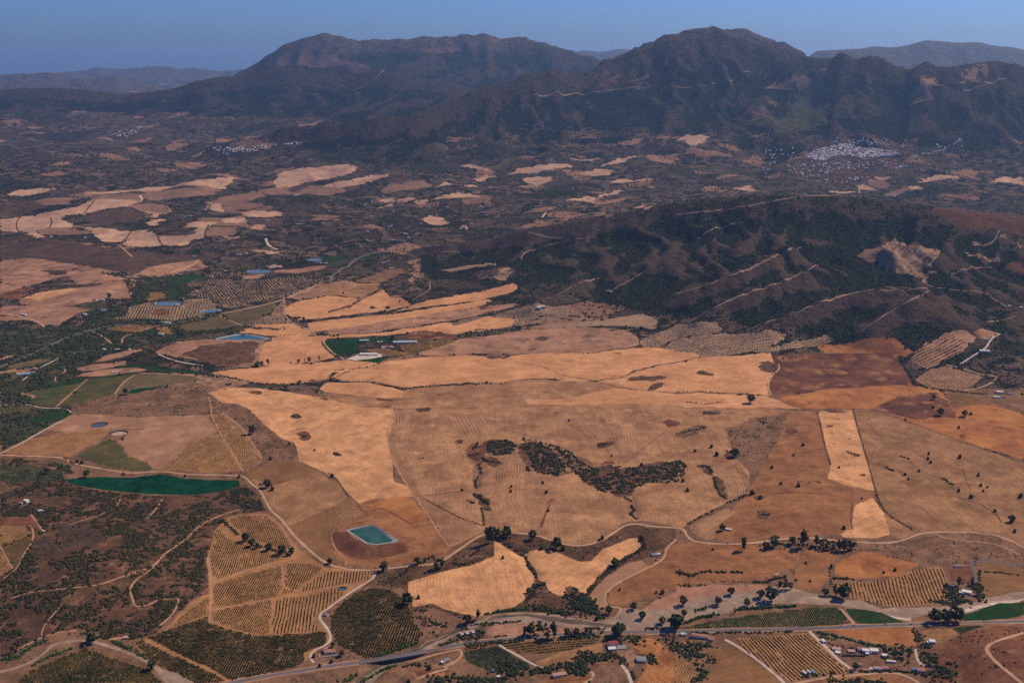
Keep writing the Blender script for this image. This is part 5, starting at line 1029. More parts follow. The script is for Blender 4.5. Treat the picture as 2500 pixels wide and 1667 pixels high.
def ico(sub):
    t = (1 + 5 ** .5) / 2
    V = np.array([(-1, t, 0), (1, t, 0), (-1, -t, 0), (1, -t, 0), (0, -1, t), (0, 1, t), (0, -1, -t), (0, 1, -t), (t, 0, -1), (t, 0, 1), (-t, 0, -1), (-t, 0, 1)], float)
    T = [(0, 11, 5), (0, 5, 1), (0, 1, 7), (0, 7, 10), (0, 10, 11), (1, 5, 9), (5, 11, 4), (11, 10, 2), (10, 7, 6), (7, 1, 8), (3, 9, 4), (3, 4, 2), (3, 2, 6), (3, 6, 8), (3, 8, 9), (4, 9, 5), (2, 4, 11), (6, 2, 10), (8, 6, 7), (9, 8, 1)]
    V /= np.linalg.norm(V, axis=1, keepdims=True)
    for _ in range(sub):
        V = list(map(tuple, V)); mid = {}; N = []
        def m(a, b):
            k = (min(a, b), max(a, b))
            if k not in mid:
                p = np.array(V[a]) + np.array(V[b]); V.append(tuple(p / np.linalg.norm(p))); mid[k] = len(V) - 1
            return mid[k]
        for a, b, c in T:
            x, y, z = m(a, b), m(b, c), m(c, a); N += [(a, x, z), (b, y, x), (c, z, y), (x, y, z)]
        T = N; V = np.array(V)
    return np.array(V), np.array(T)
ICO0, ICO1 = ico(0), ico(1)
def blob_variants(base, n, rough, seed):
    rg = np.random.default_rng(seed); out = []
    for k in range(n):
        V = base[0].copy()
        V *= (1 + rough * rg.uniform(-1, 1, len(V)))[:, None]
        V[:, 2] = np.where(V[:, 2] < -.35, -.35, V[:, 2])
        out.append(V)
    return out
B0 = blob_variants(ICO0, 8, .22, 3); B1 = blob_variants(ICO1, 6, .20, 4)
def blobs(pos, r, h, base=None, seed=1):
    """many small bushes as one mesh: arrays of places, radii and heights"""
    rg = np.random.default_rng(seed); n = len(pos)
    var, T0 = (B0, ICO0[1]) if base is None else (B1, ICO1[1])
    A = np.array(var)[rg.integers(0, len(var), n)]
    a = rg.uniform(0, 6.283, n); c, s = np.cos(a)[:, None], np.sin(a)[:, None]
    X = (A[:, :, 0] * c - A[:, :, 1] * s) * r[:, None]; Y = (A[:, :, 0] * s + A[:, :, 1] * c) * r[:, None]
    Zz = (A[:, :, 2] + .30) * (h / 1.3)[:, None]
    V = np.stack([X + pos[:, None, 0], Y + pos[:, None, 1], Zz + pos[:, None, 2]], 2).reshape(-1, 3)
    nvv = A.shape[1]
    T = (T0[None] + (np.arange(n) * nvv)[:, None, None]).reshape(-1, 3)
    return V, T, np.repeat(rg.random(n), nvv)
def jitter_grid(P, d, sa, sb, j=.09):
    """rows along d inside outline P"""
    n = np.array([-d[1], d[0]])
    a, b = P @ d, P @ n
    A, B = np.meshgrid(np.arange(a.min(), a.max(), sa), np.arange(b.min(), b.max(), sb))
    A = A.ravel(); B = B.ravel()
    A = A + RNG.uniform(-j, j, len(A)) * sa; B = B + RNG.uniform(-j, j, len(B)) * min(sb, sa * 1.5) * .5
    q = A[:, None] * d + B[:, None] * n
    q = q + np.stack([perlin(q[:, 0] / 90, q[:, 1] / 90, 15), perlin(q[:, 0] / 90, q[:, 1] / 90, 16)], 1) * sb * .6
    return q[inpoly(q[:, 0], q[:, 1], P)]
PLANTS = {}                                   # kind -> list of (x, y, r, h, label)
def put(kind, q, r, h, label):
    for (x, y), a, b in zip(q, r, h): PLANTS.setdefault(kind, []).append((x, y, a, b, label))
LATER_OK = set()
for i, r in enumerate(REG):
    v = r['veg']
    if not v: continue
    P = r['P']
    if v[0] == 'grid':
        _, sa, sb, rad, hh, lab = v
        q = jitter_grid(P, r['dir'], sa, sb)
        q = q[rid_at(q[:, 0], q[:, 1]) == i]
        miss = perlin(q[:, 0] / 20, q[:, 1] / 20, 7) + RNG.uniform(-.5, .5, len(q)) < .78
        q = q[miss]
        k = RNG.uniform(.66, 1.22, len(q)) * (1 + .18 * perlin(q[:, 0] / 50, q[:, 1] / 50, 8))
        kind = 'olive' if 'olive' in lab else 'vine' if 'vine' in lab or 'crop' in lab else 'orchard'
        if 'green' in lab: kind = 'lush'
        put(kind, q, rad * k, hh * k, lab)
    else:
        lo, hi = P.min(0), P.max(0)
        area = np.prod(hi - lo) / 1e4
        if v[0] == 'scatter':
            _, dens, r0, r1, lab = v
            thr = -.05
        else:
            _, dens, r0, r1, lab, thr = v
        if 'crop' in lab: thr = -2
        n = int(area * dens * (3 if v[0] == 'scrub' else 2))
        q = RNG.uniform(0, 1, (n, 2)) * (hi - lo) + lo
        q = q[inpoly(q[:, 0], q[:, 1], P)]
        q = q[rid_at(q[:, 0], q[:, 1]) == i]
        m = fbm(q[:, 0] / 70, q[:, 1] / 70, 3, 71) + .45 * perlin(q[:, 0] / 16, q[:, 1] / 16, 72)
        q = q[m > thr + (.0 if v[0] == 'scrub' else -.05)]
        rr = r0 + (r1 - r0) * RNG.random(len(q)) ** 2.2
        kind = 'crop' if 'crop' in lab else 'lush' if 'green bush' in lab else 'grove' if 'tree' in lab else 'scrub'
        put(kind, q, rr, rr * RNG.uniform(1.0, 1.5, len(q)), lab)
# lines of bushes: hedges, gullies, road verges (outline, spacing m, size range m, side jitter m, kind, label)
HEDGES = [('T7 0,78 130,90 280,87 330,102 440,122 520,145', 3.5, 1.2, 2.8, 4, 'scrub', 'dark bush in the gully hedge between the long yellow fields'),
          ('T7 520,140 600,122 860,108 930,96 1180,102', 3.5, 1.1, 2.6, 4, 'scrub', 'dark bush in the gully hedge between the long yellow fields'),
          ('T7 1350,70 1590,70', 4, 1.1, 2.6, 3, 'scrub', 'dark bush in the gully hedge between the long yellow fields'), ('T7 600,150 780,182', 8, 1.0, 2, 3, 'scrub', 'dark bush in the gully hedge between the long yellow fields'),
          ('T8 0,160 190,152 340,165', 9, .8, 2, 2, 'scrub', 'dark bush in the gully hedge between the long yellow fields'), ('T8 540,178 610,182', 6, 1, 2.2, 2, 'scrub', 'dark bush in the gully hedge between the long yellow fields'),
          ('T7 1780,90 2040,35 2200,-10', 5, .8, 1.8, 3, 'lush', 'green bush along the ditch that splits the yellow fields at right'), ('T7 2010,130 2100,150', 5, .9, 2, 3, 'scrub', 'dark bush in the gully hedge between the long yellow fields'),
          ('T7 1010,500 980,545', 2.5, 1.5, 3.2, 4, 'scrub', 'dark bush in the upright gully left of the large thicket'), ('T7 945,585 1015,575', 3, 1.5, 3.4, 4, 'scrub', 'dark bush in the upright gully left of the large thicket'), ('T7 1050,605 1090,630 1150,628', 2.5, 1.5, 3.4, 4, 'scrub', 'dark bush in the upright gully left of the large thicket'),
          ('T7 1020,640 1035,700 1000,760 1000,810', 4.5, 1.2, 2.8, 4, 'scrub', 'dark bush in the upright gully left of the large thicket'), ('T7 985,840 1030,870 1090,915', 2.2, 1.4, 3.0, 3, 'scrub', 'dark bush in the upright gully left of the large thicket'), ('T7 935,885 1000,910', 2.5, 1.2, 2.6, 3, 'scrub', 'dark bush in the upright gully left of the large thicket'),
          ('T7 1040,940 1050,1000 1060,1050', 3.5, 1.2, 2.6, 3, 'scrub', 'dark bush in the upright gully left of the large thicket'), ('T7 640,870 760,930 900,1010 1050,1060', 9, .6, 1.4, 2, 'scrub', 'dark bush in the upright gully left of the large thicket'),
          ('T7 2000,865 2040,890', 2.2, 1.5, 3, 4, 'scrub', 'dark bush in the gully running from the large thicket to the road'), ('T7 2050,920 2070,960 2040,980 2095,1015', 2.2, 1.3, 2.8, 3, 'scrub', 'dark bush in the gully running from the large thicket to the road'),
          ('T8 150,655 210,660 250,705', 2.2, 1.6, 3.2, 4, 'scrub', 'dark bush in the row right of the large thicket'), ('T8 260,730 270,800 300,850 345,880', 2.4, 1.4, 2.8, 3, 'scrub', 'dark bush in the row right of the large thicket'),
          ('T8 80,1050 200,985 280,945', 3, 1.2, 2.6, 2, 'scrub', 'dark bush along the lane below the orange field'), ('T8 340,910 400,890 470,855 540,835', 3.2, 1.2, 2.8, 3, 'scrub', 'dark bush along the lane below the orange field'),
          ('T8 1510,590 1585,610', 3, 1.4, 2.6, 2, 'scrub', 'dark bush dotting the grey brown field at right'), ('T8 1800,740 1870,785', 2.6, 1.6, 3.2, 4, 'scrub', 'dark bush dotting the grey brown field at right'), ('T8 2080,540 2260,595', 4, 1.0, 2.2, 2, 'scrub', 'dark bush dotting the grey brown field at right'), ('T8 1420,665 1470,690', 2.5, 1.5, 3, 3, 'scrub', 'dark bush dotting the grey brown field at right'),
          ('T8 1350,840 1390,940 1450,1000 1600,1085', 5, .8, 1.7, 3, 'scrub', 'dark bush dotting the grey brown field at right'),
          ('T8 70,225 200,240 300,225', 4, 1, 2.4, 3, 'scrub', 'dark bush in the small row above the dry ploughed field'), ('T8 0,440 100,420 205,392', 2.2, 1.2, 2.6, 8, 'scrub', 'dark bush in the slanting clump on the dry field'), ('T8 180,300 295,300', 3, 1.2, 2.2, 5, 'scrub', 'dark bush in the small row above the dry ploughed field'),
          ('T8 560,340 640,400 660,380', 4, .9, 2, 8, 'scrub', 'dark shrub on the eroded bank beside the orange field'), ('T8 360,560 430,570', 2.2, 1.5, 3, 6, 'scrub', 'dark shrub on the eroded bank beside the orange field'),
          ('T8 545,985 630,985', 2.5, 1.2, 2.4, 8, 'scrub', 'dark bush in the round clump on the orange field'), ('T8 1155,568 1240,582', 2.5, .9, 1.8, 3, 'scrub', 'dark bush on the bright yellow strip at right'),
          ('TA 1195,205 1290,270 1340,310', 3.2, 1.2, 2.8, 3, 'scrub', 'dark bush in the gully between the two bright yellow fields'), ('TA 1340,310 1355,370 1410,420 1405,445', 2.6, 1.3, 2.8, 3, 'scrub', 'dark bush in the gully between the two bright yellow fields'), ('TA 1470,485 1400,495 1390,545 1340,600', 2.0, 1.5, 3.4, 5, 'scrub', 'dark bush in the gully between the two bright yellow fields'),
          ('TA 2120,170 2140,240 2060,285 1960,350 1840,440 1760,545', 2.2, 1.3, 3.0, 4, 'scrub', 'dark bush in the gully right of the second bright yellow field'), ('TA 700,300 560,390 420,450', 4, 1.5, 3, 8, 'scrub', 'dark bush on the brown scrub strip beside the bright yellow fields'),
          ('TA 850,345 925,355', 2.2, 1.5, 3, 4, 'scrub', 'dark bush on the brown scrub strip beside the bright yellow fields'), ('TA 960,300 1030,250', 2.5, 1.2, 2.4, 3, 'scrub', 'dark bush on the brown scrub strip beside the bright yellow fields'), ('TA 520,560 560,590', 2, 2, 4, 5, 'scrub', 'dark bush on the brown scrub strip beside the bright yellow fields'),
          ('TA 600,660 680,665', 2.5, 1.6, 3, 5, 'scrub', 'dark bush between the dome-shaped grove and the river bed'), ('TA 640,745 800,760', 2.0, 1.5, 3, 9, 'scrub', 'dark bush between the dome-shaped grove and the river bed'), ('TA 600,710 700,715', 2.5, 1.4, 2.6, 6, 'scrub', 'dark bush between the dome-shaped grove and the river bed'), ('TA 690,810 740,820', 2.5, 1.4, 2.6, 6, 'scrub', 'dark bush between the dome-shaped grove and the river bed'),
          ('TA 1050,690 1150,672 1270,660 1360,655', 1.6, 1.5, 2.4, 2.5, 'reed', 'tall green cane in the belt above the river bed'), ('TA 350,970 480,925 620,875', 1.6, 1.4, 2.2, 2.5, 'reed', 'tall green cane in the belt beside the dome-shaped grove'), ('TA 230,1150 360,1070 470,1030', 1.7, 1.4, 2.4, 4, 'reed', 'tall green cane in the belt below the bridge'), ('TA 100,1150 200,1090', 1.7, 1.4, 2.2, 3, 'reed', 'tall green cane in the belt below the bridge'),
          ('TA 985,760 1120,750', 1.8, 1.4, 2.4, 4, 'reed', 'tall green cane on the river island right of the bridge'), ('TA 1010,800 1060,815', 1.8, 1.4, 2.2, 3, 'reed', 'tall green cane on the river island right of the bridge'), ('TA 1140,750 1310,738', 2.0, 1.3, 2.2, 3, 'scrub', 'dark bush in the row on the river island right of the bridge'),
          ('TA 1370,640 1500,660 1640,690', 1.5, 2.0, 4.2, 7, 'grove', 'dark tree in the dense wood at the bend of the river bed'), ('TA 1640,560 1760,600 1770,690', 1.3, 2.2, 4.4, 12, 'grove', 'dark tree in the dense wood at the bend of the river bed'), ('TA 1650,650 1780,640', 1.4, 2.2, 4.2, 10, 'grove', 'dark tree in the dense wood at the bend of the river bed'), ('TA 1790,640 1830,700', 2.0, 2.0, 3.6, 6, 'grove', 'dark tree in the dense wood at the bend of the river bed'),
          ('TB 60,750 180,705 290,690', 1.5, 1.5, 2.6, 3, 'reed', 'tall green cane in the hedge along the long rowed plot'), ('TB 410,660 560,650 700,640 810,635', 1.6, 1.5, 2.8, 3, 'reed', 'tall green cane in the hedge along the long rowed plot'), ('TB 120,670 220,640', 2, 1.2, 2.2, 4, 'reed', 'tall green cane in the hedge along the long rowed plot'),
          ('TB 0,400 100,430 180,400 330,405', 2.0, 1.6, 3.2, 4, 'scrub', 'dark bush in the hedge under the orange field'), ('TB 370,405 460,410', 2.2, 1.4, 2.8, 3, 'scrub', 'dark bush in the hedge under the orange field'), ('TB 20,495 200,490', 5, 1.5, 2.8, 3, 'scrub', 'dark bush in the hedge under the orange field'), ('TB 510,475 620,470', 1.8, 1.8, 3.2, 3, 'scrub', 'dark bush in the hedge under the orange field'), ('TB 630,460 745,435', 1.9, 1.8, 3.2, 3, 'scrub', 'dark bush in the hedge under the orange field'),
          ('TB 200,465 500,470', 6, .8, 1.6, 3, 'scrub', 'dark bush in the hedge under the orange field'), ('TB 1055,445 1190,455', 2.0, 1.6, 3, 4, 'scrub', 'dark bush at the upper corner of the curved vineyard'), ('TB 1040,370 1050,490', 5, 1.2, 2.4, 3, 'scrub', 'dark bush at the upper corner of the curved vineyard'),
          ('TB 1850,500 1880,600 1990,610', 1.3, 2.0, 4.0, 8, 'grove', 'dark tree in the garden around the white villa'), ('TB 1960,490 2040,500 2050,590', 1.4, 2.0, 4.0, 6, 'grove', 'dark tree in the garden around the white villa'), ('TB 1730,600 1850,620 1900,620', 1.6, 1.6, 3, 4, 'grove', 'dark tree in the garden around the white villa'), ('TB 2050,390 2050,470', 4, 1.4, 2.4, 2, 'scrub', 'dark bush in the hedge by the farm lane at right'), ('TB 2090,405 2200,408 2320,425', 2.2, 1.2, 2.2, 2, 'scrub', 'dark bush in the hedge by the farm lane at right'),
          ('TD 1050,200 1250,240 1450,290 1600,310', 1.7, 1.6, 2.8, 3, 'lush', 'dark green bush in the long hedge below the road'), ('TD 1080,235 1200,255', 2, 1.3, 2.2, 3, 'lush', 'dark green bush in the long hedge below the road'), ('TD 1150,290 1300,320 1400,340', 3, 1.2, 2.2, 3, 'scrub', 'dark bush among the white farm buildings at the bottom right'), ('TD 1260,380 1430,385', 1.6, 1.3, 2.2, 2, 'scrub', 'dark bush among the white farm buildings at the bottom right'),
          ('TD 1560,330 1700,350 1780,330', 1.6, 1.8, 3.4, 8, 'grove', 'dark tree in the grove beside the white farm buildings'), ('TD 1640,400 1780,420', 2.2, 1.6, 3, 9, 'grove', 'dark tree in the grove beside the white farm buildings'), ('TD 1840,180 1860,260 1900,320', 2.2, 1.6, 3, 6, 'grove', 'dark tree by the lane left of the white cube house'), ('TD 1900,370 1930,430 2050,500 2130,560', 1.4, 1.8, 3.4, 9, 'grove', 'dark tree in the belt at the foot of the reddish slope'),
          ('TD 1900,500 2000,560', 1.6, 1.6, 3.2, 8, 'grove', 'dark tree in the belt at the foot of the reddish slope'), ('TD 950,545 1100,530 1200,515', 2, 1.2, 2.2, 3, 'scrub', 'dark bush along the lane below the striped vineyard'), ('TD 1150,575 1400,590 1600,594', 1.5, 1.5, 3, 6, 'grove', 'dark tree on the bottom edge below the striped vineyard'), ('TD 1350,500 1700,500 1850,520', 2.2, 1.3, 2.6, 3, 'scrub', 'dark bush along the lane below the striped vineyard'),
          ('TD 0,300 120,320 230,300', 1.5, 1.6, 3.2, 8, 'grove', 'dark tree around the long house with the red roof'), ('TD 0,350 120,380 230,400 260,430', 1.5, 1.6, 3.0, 7, 'grove', 'dark tree in the dark belt left of the olive brown plot'), ('TD 150,450 180,540 100,580', 1.5, 1.6, 3.0, 5, 'grove', 'dark tree in the dark belt left of the olive brown plot'), ('TD 60,200 250,210 480,200', 2.4, 1.2, 2.4, 3, 'scrub', 'bush on the verge just below the asphalt road'), ('TD 500,205 880,195', 3.5, 1.2, 2.4, 3, 'scrub', 'bush on the verge just below the asphalt road'),
          ('TC 560,400 700,385 860,365 1000,355', 1.7, 1.4, 2.6, 5, 'scrub', 'bush on the verge just below the asphalt road'), ('TC 1460,480 1520,500 1620,490 1700,480', 1.2, 2.2, 4.2, 9, 'grove', 'dark tree in the garden of the villa with the red roof'), ('TC 1280,560 1450,540 1500,600', 1.4, 2.2, 4.0, 7, 'grove', 'dark tree in the lowest tree belt left of the villa'), ('TC 1080,590 1200,590 1260,560', 1.5, 2.0, 4.0, 6, 'grove', 'dark tree in the lowest tree belt left of the villa'),
          ('TC 820,570 900,600 1000,600', 1.3, 2.0, 4.2, 10, 'grove', 'dark tree in the wood around the blue and white huts'), ('TC 840,540 960,545', 1.6, 2.0, 3.8, 8, 'grove', 'dark tree in the wood around the blue and white huts'), ('TC 520,660 700,670 900,670', 1.4, 1.8, 3.6, 6, 'grove', 'dark tree on the bottom edge below the small huts'), ('TC 270,660 480,660', 1.8, 1.8, 3.6, 6, 'grove', 'dark tree on the bottom edge below the small huts'),
          ('TC 1340,600 1500,600', 1.5, 2.0, 3.8, 6, 'grove', 'dark tree in the lowest tree belt left of the villa'), ('TC 1980,470 2020,540', 1.6, 2.0, 3.6, 5, 'grove', 'dark tree behind the shed with the grey roof'), ('TC 1650,340 1790,360', 1.8, 1.8, 3.4, 8, 'grove', 'dark tree above the villa with the red roof'), ('TC 1820,330 1900,350 1930,380', 1.7, 1.8, 3.2, 6, 'grove', 'dark tree above the villa with the red roof'), ('TC 1750,480 1800,560', 2.2, 1.4, 2.6, 4, 'grove', 'dark tree in the garden of the villa with the red roof'),
          ('TC 80,560 190,550 280,560', 2.4, 1.5, 3, 6, 'scrub', 'dark bush near the small white house below the bridge'), ('TC 1860,600 1870,670', 2.4, 1.5, 2.8, 2, 'scrub', 'dark bush along the white lane at the bottom'), ('TC 1350,330 1600,310', 2.4, 1.6, 3, 7, 'grove', 'dark grove tree below the road right of the bridge'), ('TC 2080,330 2200,420 2320,480', 1.8, 1.5, 3, 9, 'grove', 'dark tree in the dark belt left of the olive brown plot'),
          ('TC 780,330 890,322', 2.4, 1.3, 2, 2, 'scrub', 'round bush on the strip above the asphalt road'), ('TC 1540,262 1640,268', 2.6, 1.4, 2.4, 4, 'scrub', 'round bush on the strip above the asphalt road'), ('TC 1960,268 2110,265', 2.6, 1.6, 3, 4, 'scrub', 'round bush on the strip above the asphalt road'), ('TC 370,390 490,360', 1.8, 1.5, 2.6, 6, 'lush', 'dark green bush beside the row of small pink roofed huts'), ('TC 510,340 680,340', 1.6, 1.6, 3, 7, 'grove', 'dark tree around the row of small pink roofed huts'), ('TC 530,265 700,300', 2.2, 1.4, 2.6, 5, 'scrub', 'dark bush around the row of small pink roofed huts'),
          ('T9 0,1000 100,985 250,880 330,880', 1.6, 1.4, 2.6, 6, 'lush', 'green bush in the belt beside the gravel lane at the lower left'), ('T9 215,1040 340,970 500,915', 1.5, 1.2, 2.0, 2.5, 'reed', 'tall green cane in the strip inside the bend of the gravel lane'), ('T9 760,870 900,930 1000,990', 2.2, 1.3, 2.2, 4, 'reed', 'tall green cane along the gravel lane at the lower left'), ('T9 540,820 620,830 740,850', 2, 1.4, 2.6, 5, 'scrub', 'dark bush on the scrubby hillside by the gravel lane'),
          ('T9 1500,50 1560,110 1610,150', 1.8, 1.4, 2.6, 4, 'scrub', 'dark bush in the hedge above the farm orchards'), ('T6 430,600 500,640', 4, 1.4, 2.4, 3, 'scrub', 'dark bush on the verge of the pale dirt road by the vineyards'), ('T6 330,650 430,660 460,700', 1.8, 2.0, 3.6, 8, 'grove', 'grey green tree in the clump between the pale dirt road and the vivid field'), ('T6 1750,780 1840,790', 2.6, 1.5, 3, 6, 'scrub', 'dark bush beside the bend of the pale dirt road'), ('T6 1620,820 1720,850', 2.2, 1.5, 3, 10, 'scrub', 'dark bush below the right tip of the vivid green field'), ('T6 1680,930 1780,950', 1.8, 1.5, 3, 9, 'scrub', 'dark bush below the right tip of the vivid green field'),
          ('T3 2230,1450 2338,1390', 4, 1.5, 3.2, 4, 'lush', 'green bush in the stream hedge below the farm with the white yard'), ('T4 0,1440 50,1390 120,1380', 4, 1.6, 3.4, 5, 'lush', 'green bush in the stream hedge below the farm with the white yard'), ('T4 150,1380 260,1370 360,1335', 4, 1.5, 3, 4, 'lush', 'green bush in the stream hedge below the farm with the white yard'), ('T3 1990,1470 2150,1450', 4, 1.6, 3.4, 5, 'scrub', 'dark bush in the stream hedge left of the yellow fields'),
          ('T3 1560,1440 1700,1470 1900,1480 2000,1475', 4, 1.6, 3.2, 6, 'scrub', 'dark bush in the stream hedge left of the yellow fields'), ('T3 1350,1400 1450,1430 1570,1440', 3.5, 2, 4, 7, 'grove', 'dark tree by the stream at the left end of the yellow fields'), ('T3 1700,1355 1680,1360', 3, 2, 3, 4, 'scrub', 'dark bush in the stream hedge left of the yellow fields'), ('T3 2250,1295 2338,1280', 3, 1.8, 3.4, 6, 'grove', 'dark tree at the corner of the rowed plot beside the white yard'),
          ('T4 400,1120 480,1110 560,1095', 4, 1.6, 3, 3, 'lush', 'green bush on the balk between the upper yellow fields'), ('T4 180,1135 400,1128', 7, 1.2, 2.4, 3, 'scrub', 'dark bush on the balk between the upper yellow fields'), ('T4 600,1085 700,1075 780,1060 920,1040 1060,1005', 5, 1.6, 3.2, 3, 'scrub', 'dark bush on the balk between the upper yellow fields'), ('T4 540,1140 640,1120 850,1140', 5, 1.5, 3, 3, 'scrub', 'dark bush on the bank above the farm greenhouse'), ('T4 880,1150 950,1130 1020,1110 1200,1120 1300,1095 1400,1080', 2.6, 1.8, 3.6, 9, 'scrub', 'dark bush on the bushy bank between the pink field and the upper fields'),
          ('T4 400,1300 480,1290 540,1275', 3, 1.6, 3, 4, 'lush', 'green bush at the edge of the farm plots'), ('T4 420,1180 440,1250', 3, 1.8, 3.4, 6, 'grove', 'dark tree among the farm buildings beside the white yard'), ('T4 200,1190 330,1210 420,1190', 5, 1.8, 3.4, 9, 'grove', 'dark tree among the farm buildings beside the white yard'), ('T3 2130,1145 2220,1150', 3.5, 1.8, 3.2, 4, 'lush', 'green bush on the balk between the upper yellow fields'), ('T3 2000,1145 1900,1150 1830,1155', 5, 1.4, 2.6, 4, 'scrub', 'dark bush by the wedge-shaped reservoir'), ('T3 1640,1095 1900,1110', 3, 1.8, 3.4, 8, 'grove', 'dark tree by the stream above the wedge-shaped reservoir'), ('T3 1300,1130 1640,1120', 3, 1.8, 3.4, 9, 'grove', 'dark tree by the stream above the wedge-shaped reservoir'),
          ('T4 1370,1050 1480,1010 1640,1050', 3, 1.6, 3.4, 8, 'scrub', 'dark bush around the small white farm at the hill foot'), ('T4 1900,1120 2050,1100 2110,1170', 2.8, 2, 4, 12, 'scrub', 'dark bush at the foot of the scrub hill above the dotted grove'), ('T5 1500,1290 1560,1400 1600,1480 1700,1510', 2.6, 1.8, 3.6, 6, 'scrub', 'dark bush in the hedge at the right end of the brown field'), ('T5 1720,1510 1900,1530 2100,1550', 3, 1.6, 3.2, 5, 'scrub', 'dark bush in the hedge at the right end of the brown field'),
          ('T5 2120,1440 2250,1500 2338,1480', 3, 1.8, 3.6, 14, 'grove', 'dark tree behind the white farm buildings at the right edge'), ('T5 1880,1350 2000,1330 2120,1380 2200,1370', 4, 1.6, 3.2, 14, 'scrub', 'dark bush around the long white barn'), ('T5 570,1340 640,1350 680,1370', 3, 1.0, 2.2, 8, 'scrub', 'dark bush in the hollow beside the brown field'), ('T5 140,1400 250,1410', 4, 1.0, 2.2, 3, 'scrub', 'dark bush on the islet of scrub in the yellow field'), ('T7 2080,70 2200,60 2290,52', 3, .8, 1.6, 4, 'scrub', 'dark bush on the islet of scrub in the yellow field'), ('T7 2165,130 2270,100', 3, .8, 1.6, 4, 'scrub', 'dark bush on the islet of scrub in the yellow field'),
          ('T7 310,205 450,212', 4, .7, 1.5, 2, 'scrub', 'dark bush on the islet of scrub in the yellow field'), ('T7 600,278 690,270', 3, .8, 1.8, 4, 'scrub', 'dark bush on the islet of scrub in the yellow field'), ('T7 1830,515 1940,502', 2.4, 1.2, 2.4, 3, 'scrub', 'dark bush in the short row on the dry ploughed field'), ('T7 870,495 910,492', 3, 1.2, 2.2, 3, 'scrub', 'dark bush in the short row on the dry ploughed field'), ('T7 615,608 660,602', 3, 1.2, 2, 2, 'scrub', 'dark bush in the short row on the dry ploughed field'), ('T6 1700,160 1820,152', 4, .7, 1.6, 3, 'scrub', 'dark bush on the islet of scrub in the yellow field'), ('T6 1980,320 2020,325', 2.6, 1.0, 2.2, 5, 'scrub', 'dark bush on the islet of scrub in the yellow field'), ('T6 2025,440 2060,465', 2.4, 1.2, 2.4, 4, 'scrub', 'dark bush on the islet of scrub in the yellow field'), ('T6 2250,572 2300,580', 2.6, 1.0, 2, 2, 'scrub', 'dark bush on the islet of scrub in the yellow field'),
          ('T3 850,780 940,900 900,880', 4, 2.4, 4.6, 12, 'grove', 'dark tree among the green plots along the stream left of the big olive grove'), ('T3 920,790 980,840', 3.5, 2.5, 4.6, 14, 'grove', 'dark tree among the green plots along the stream left of the big olive grove'), ('T3 700,730 800,745 880,740', 6, 2.4, 4.6, 8, 'grove', 'dark tree on the edge of the pink slopes at the far left'), ('T3 1990,430 2080,400 2200,380', 6, 3.0, 5.5, 10, 'grove', 'dark tree in the valley belt beyond the olive groves'), ('T3 1900,640 2000,610 2060,660', 8, 3, 5, 14, 'grove', 'dark tree in the valley belt beyond the olive groves'), ('T3 1100,460 1280,450', 8, 3, 5, 12, 'grove', 'dark tree in the valley belt beyond the olive groves'), ('T3 950,380 970,430', 6, 3, 5, 10, 'grove', 'dark tree in the valley belt beyond the olive groves')]
HEDGES += [('T9 1640,150 1720,225 1800,240 1960,285', 2.2, 1.3, 2.6, 6, 'scrub', 'dark bush in the hedge above the farm orchards'), ('TB 560,235 700,210 900,230 1210,250', 3, 1.2, 2.4, 6, 'scrub', 'dark bush among the roadside trees below the orange field'), ('T4 1560,830 1640,790 1740,760', 1.6, 2, 4.5, 34, 'lush', 'bright green bush in the damp hollow at the foot of the scrub hill'), ('T4 2000,720 2080,705 2130,690', 2, 2, 4.5, 30, 'lush', 'bright green bush in the damp hollow higher on the scrub hill')]
for p, sp, r0, r1, jit, kind, lab in HEDGES:
    P = hit(path(p))
    if kind in ('scrub', 'lush') and P[:, 1].mean() < 3000: sp, r0, r1, jit = sp * .6, r0 * 1.05, r1 * 1.12, jit * 1.15
    if kind == 'reed': sp, r1 = sp * .7, r1 * 1.25
    if kind == 'grove': sp, jit, r0, r1 = sp * .5, jit * 1.9, r0, r1 * 1.1
    L = np.hypot(*np.diff(P, axis=0).T); n = max(2, int(L.sum() / sp))
    t = np.sort(RNG.random(n)) * L.sum(); cum = np.concatenate([[0], np.cumsum(L)])
    q = np.stack([np.interp(t, cum, P[:, 0]), np.interp(t, cum, P[:, 1])], 1) + RNG.normal(0, .5, (n, 2)) * jit
    rr = r0 + (r1 - r0) * RNG.random(n) ** 1.5
    put(kind, q, rr, rr * (2.0 if kind == 'reed' else 1.25) * RNG.uniform(.85, 1.25, n), lab)
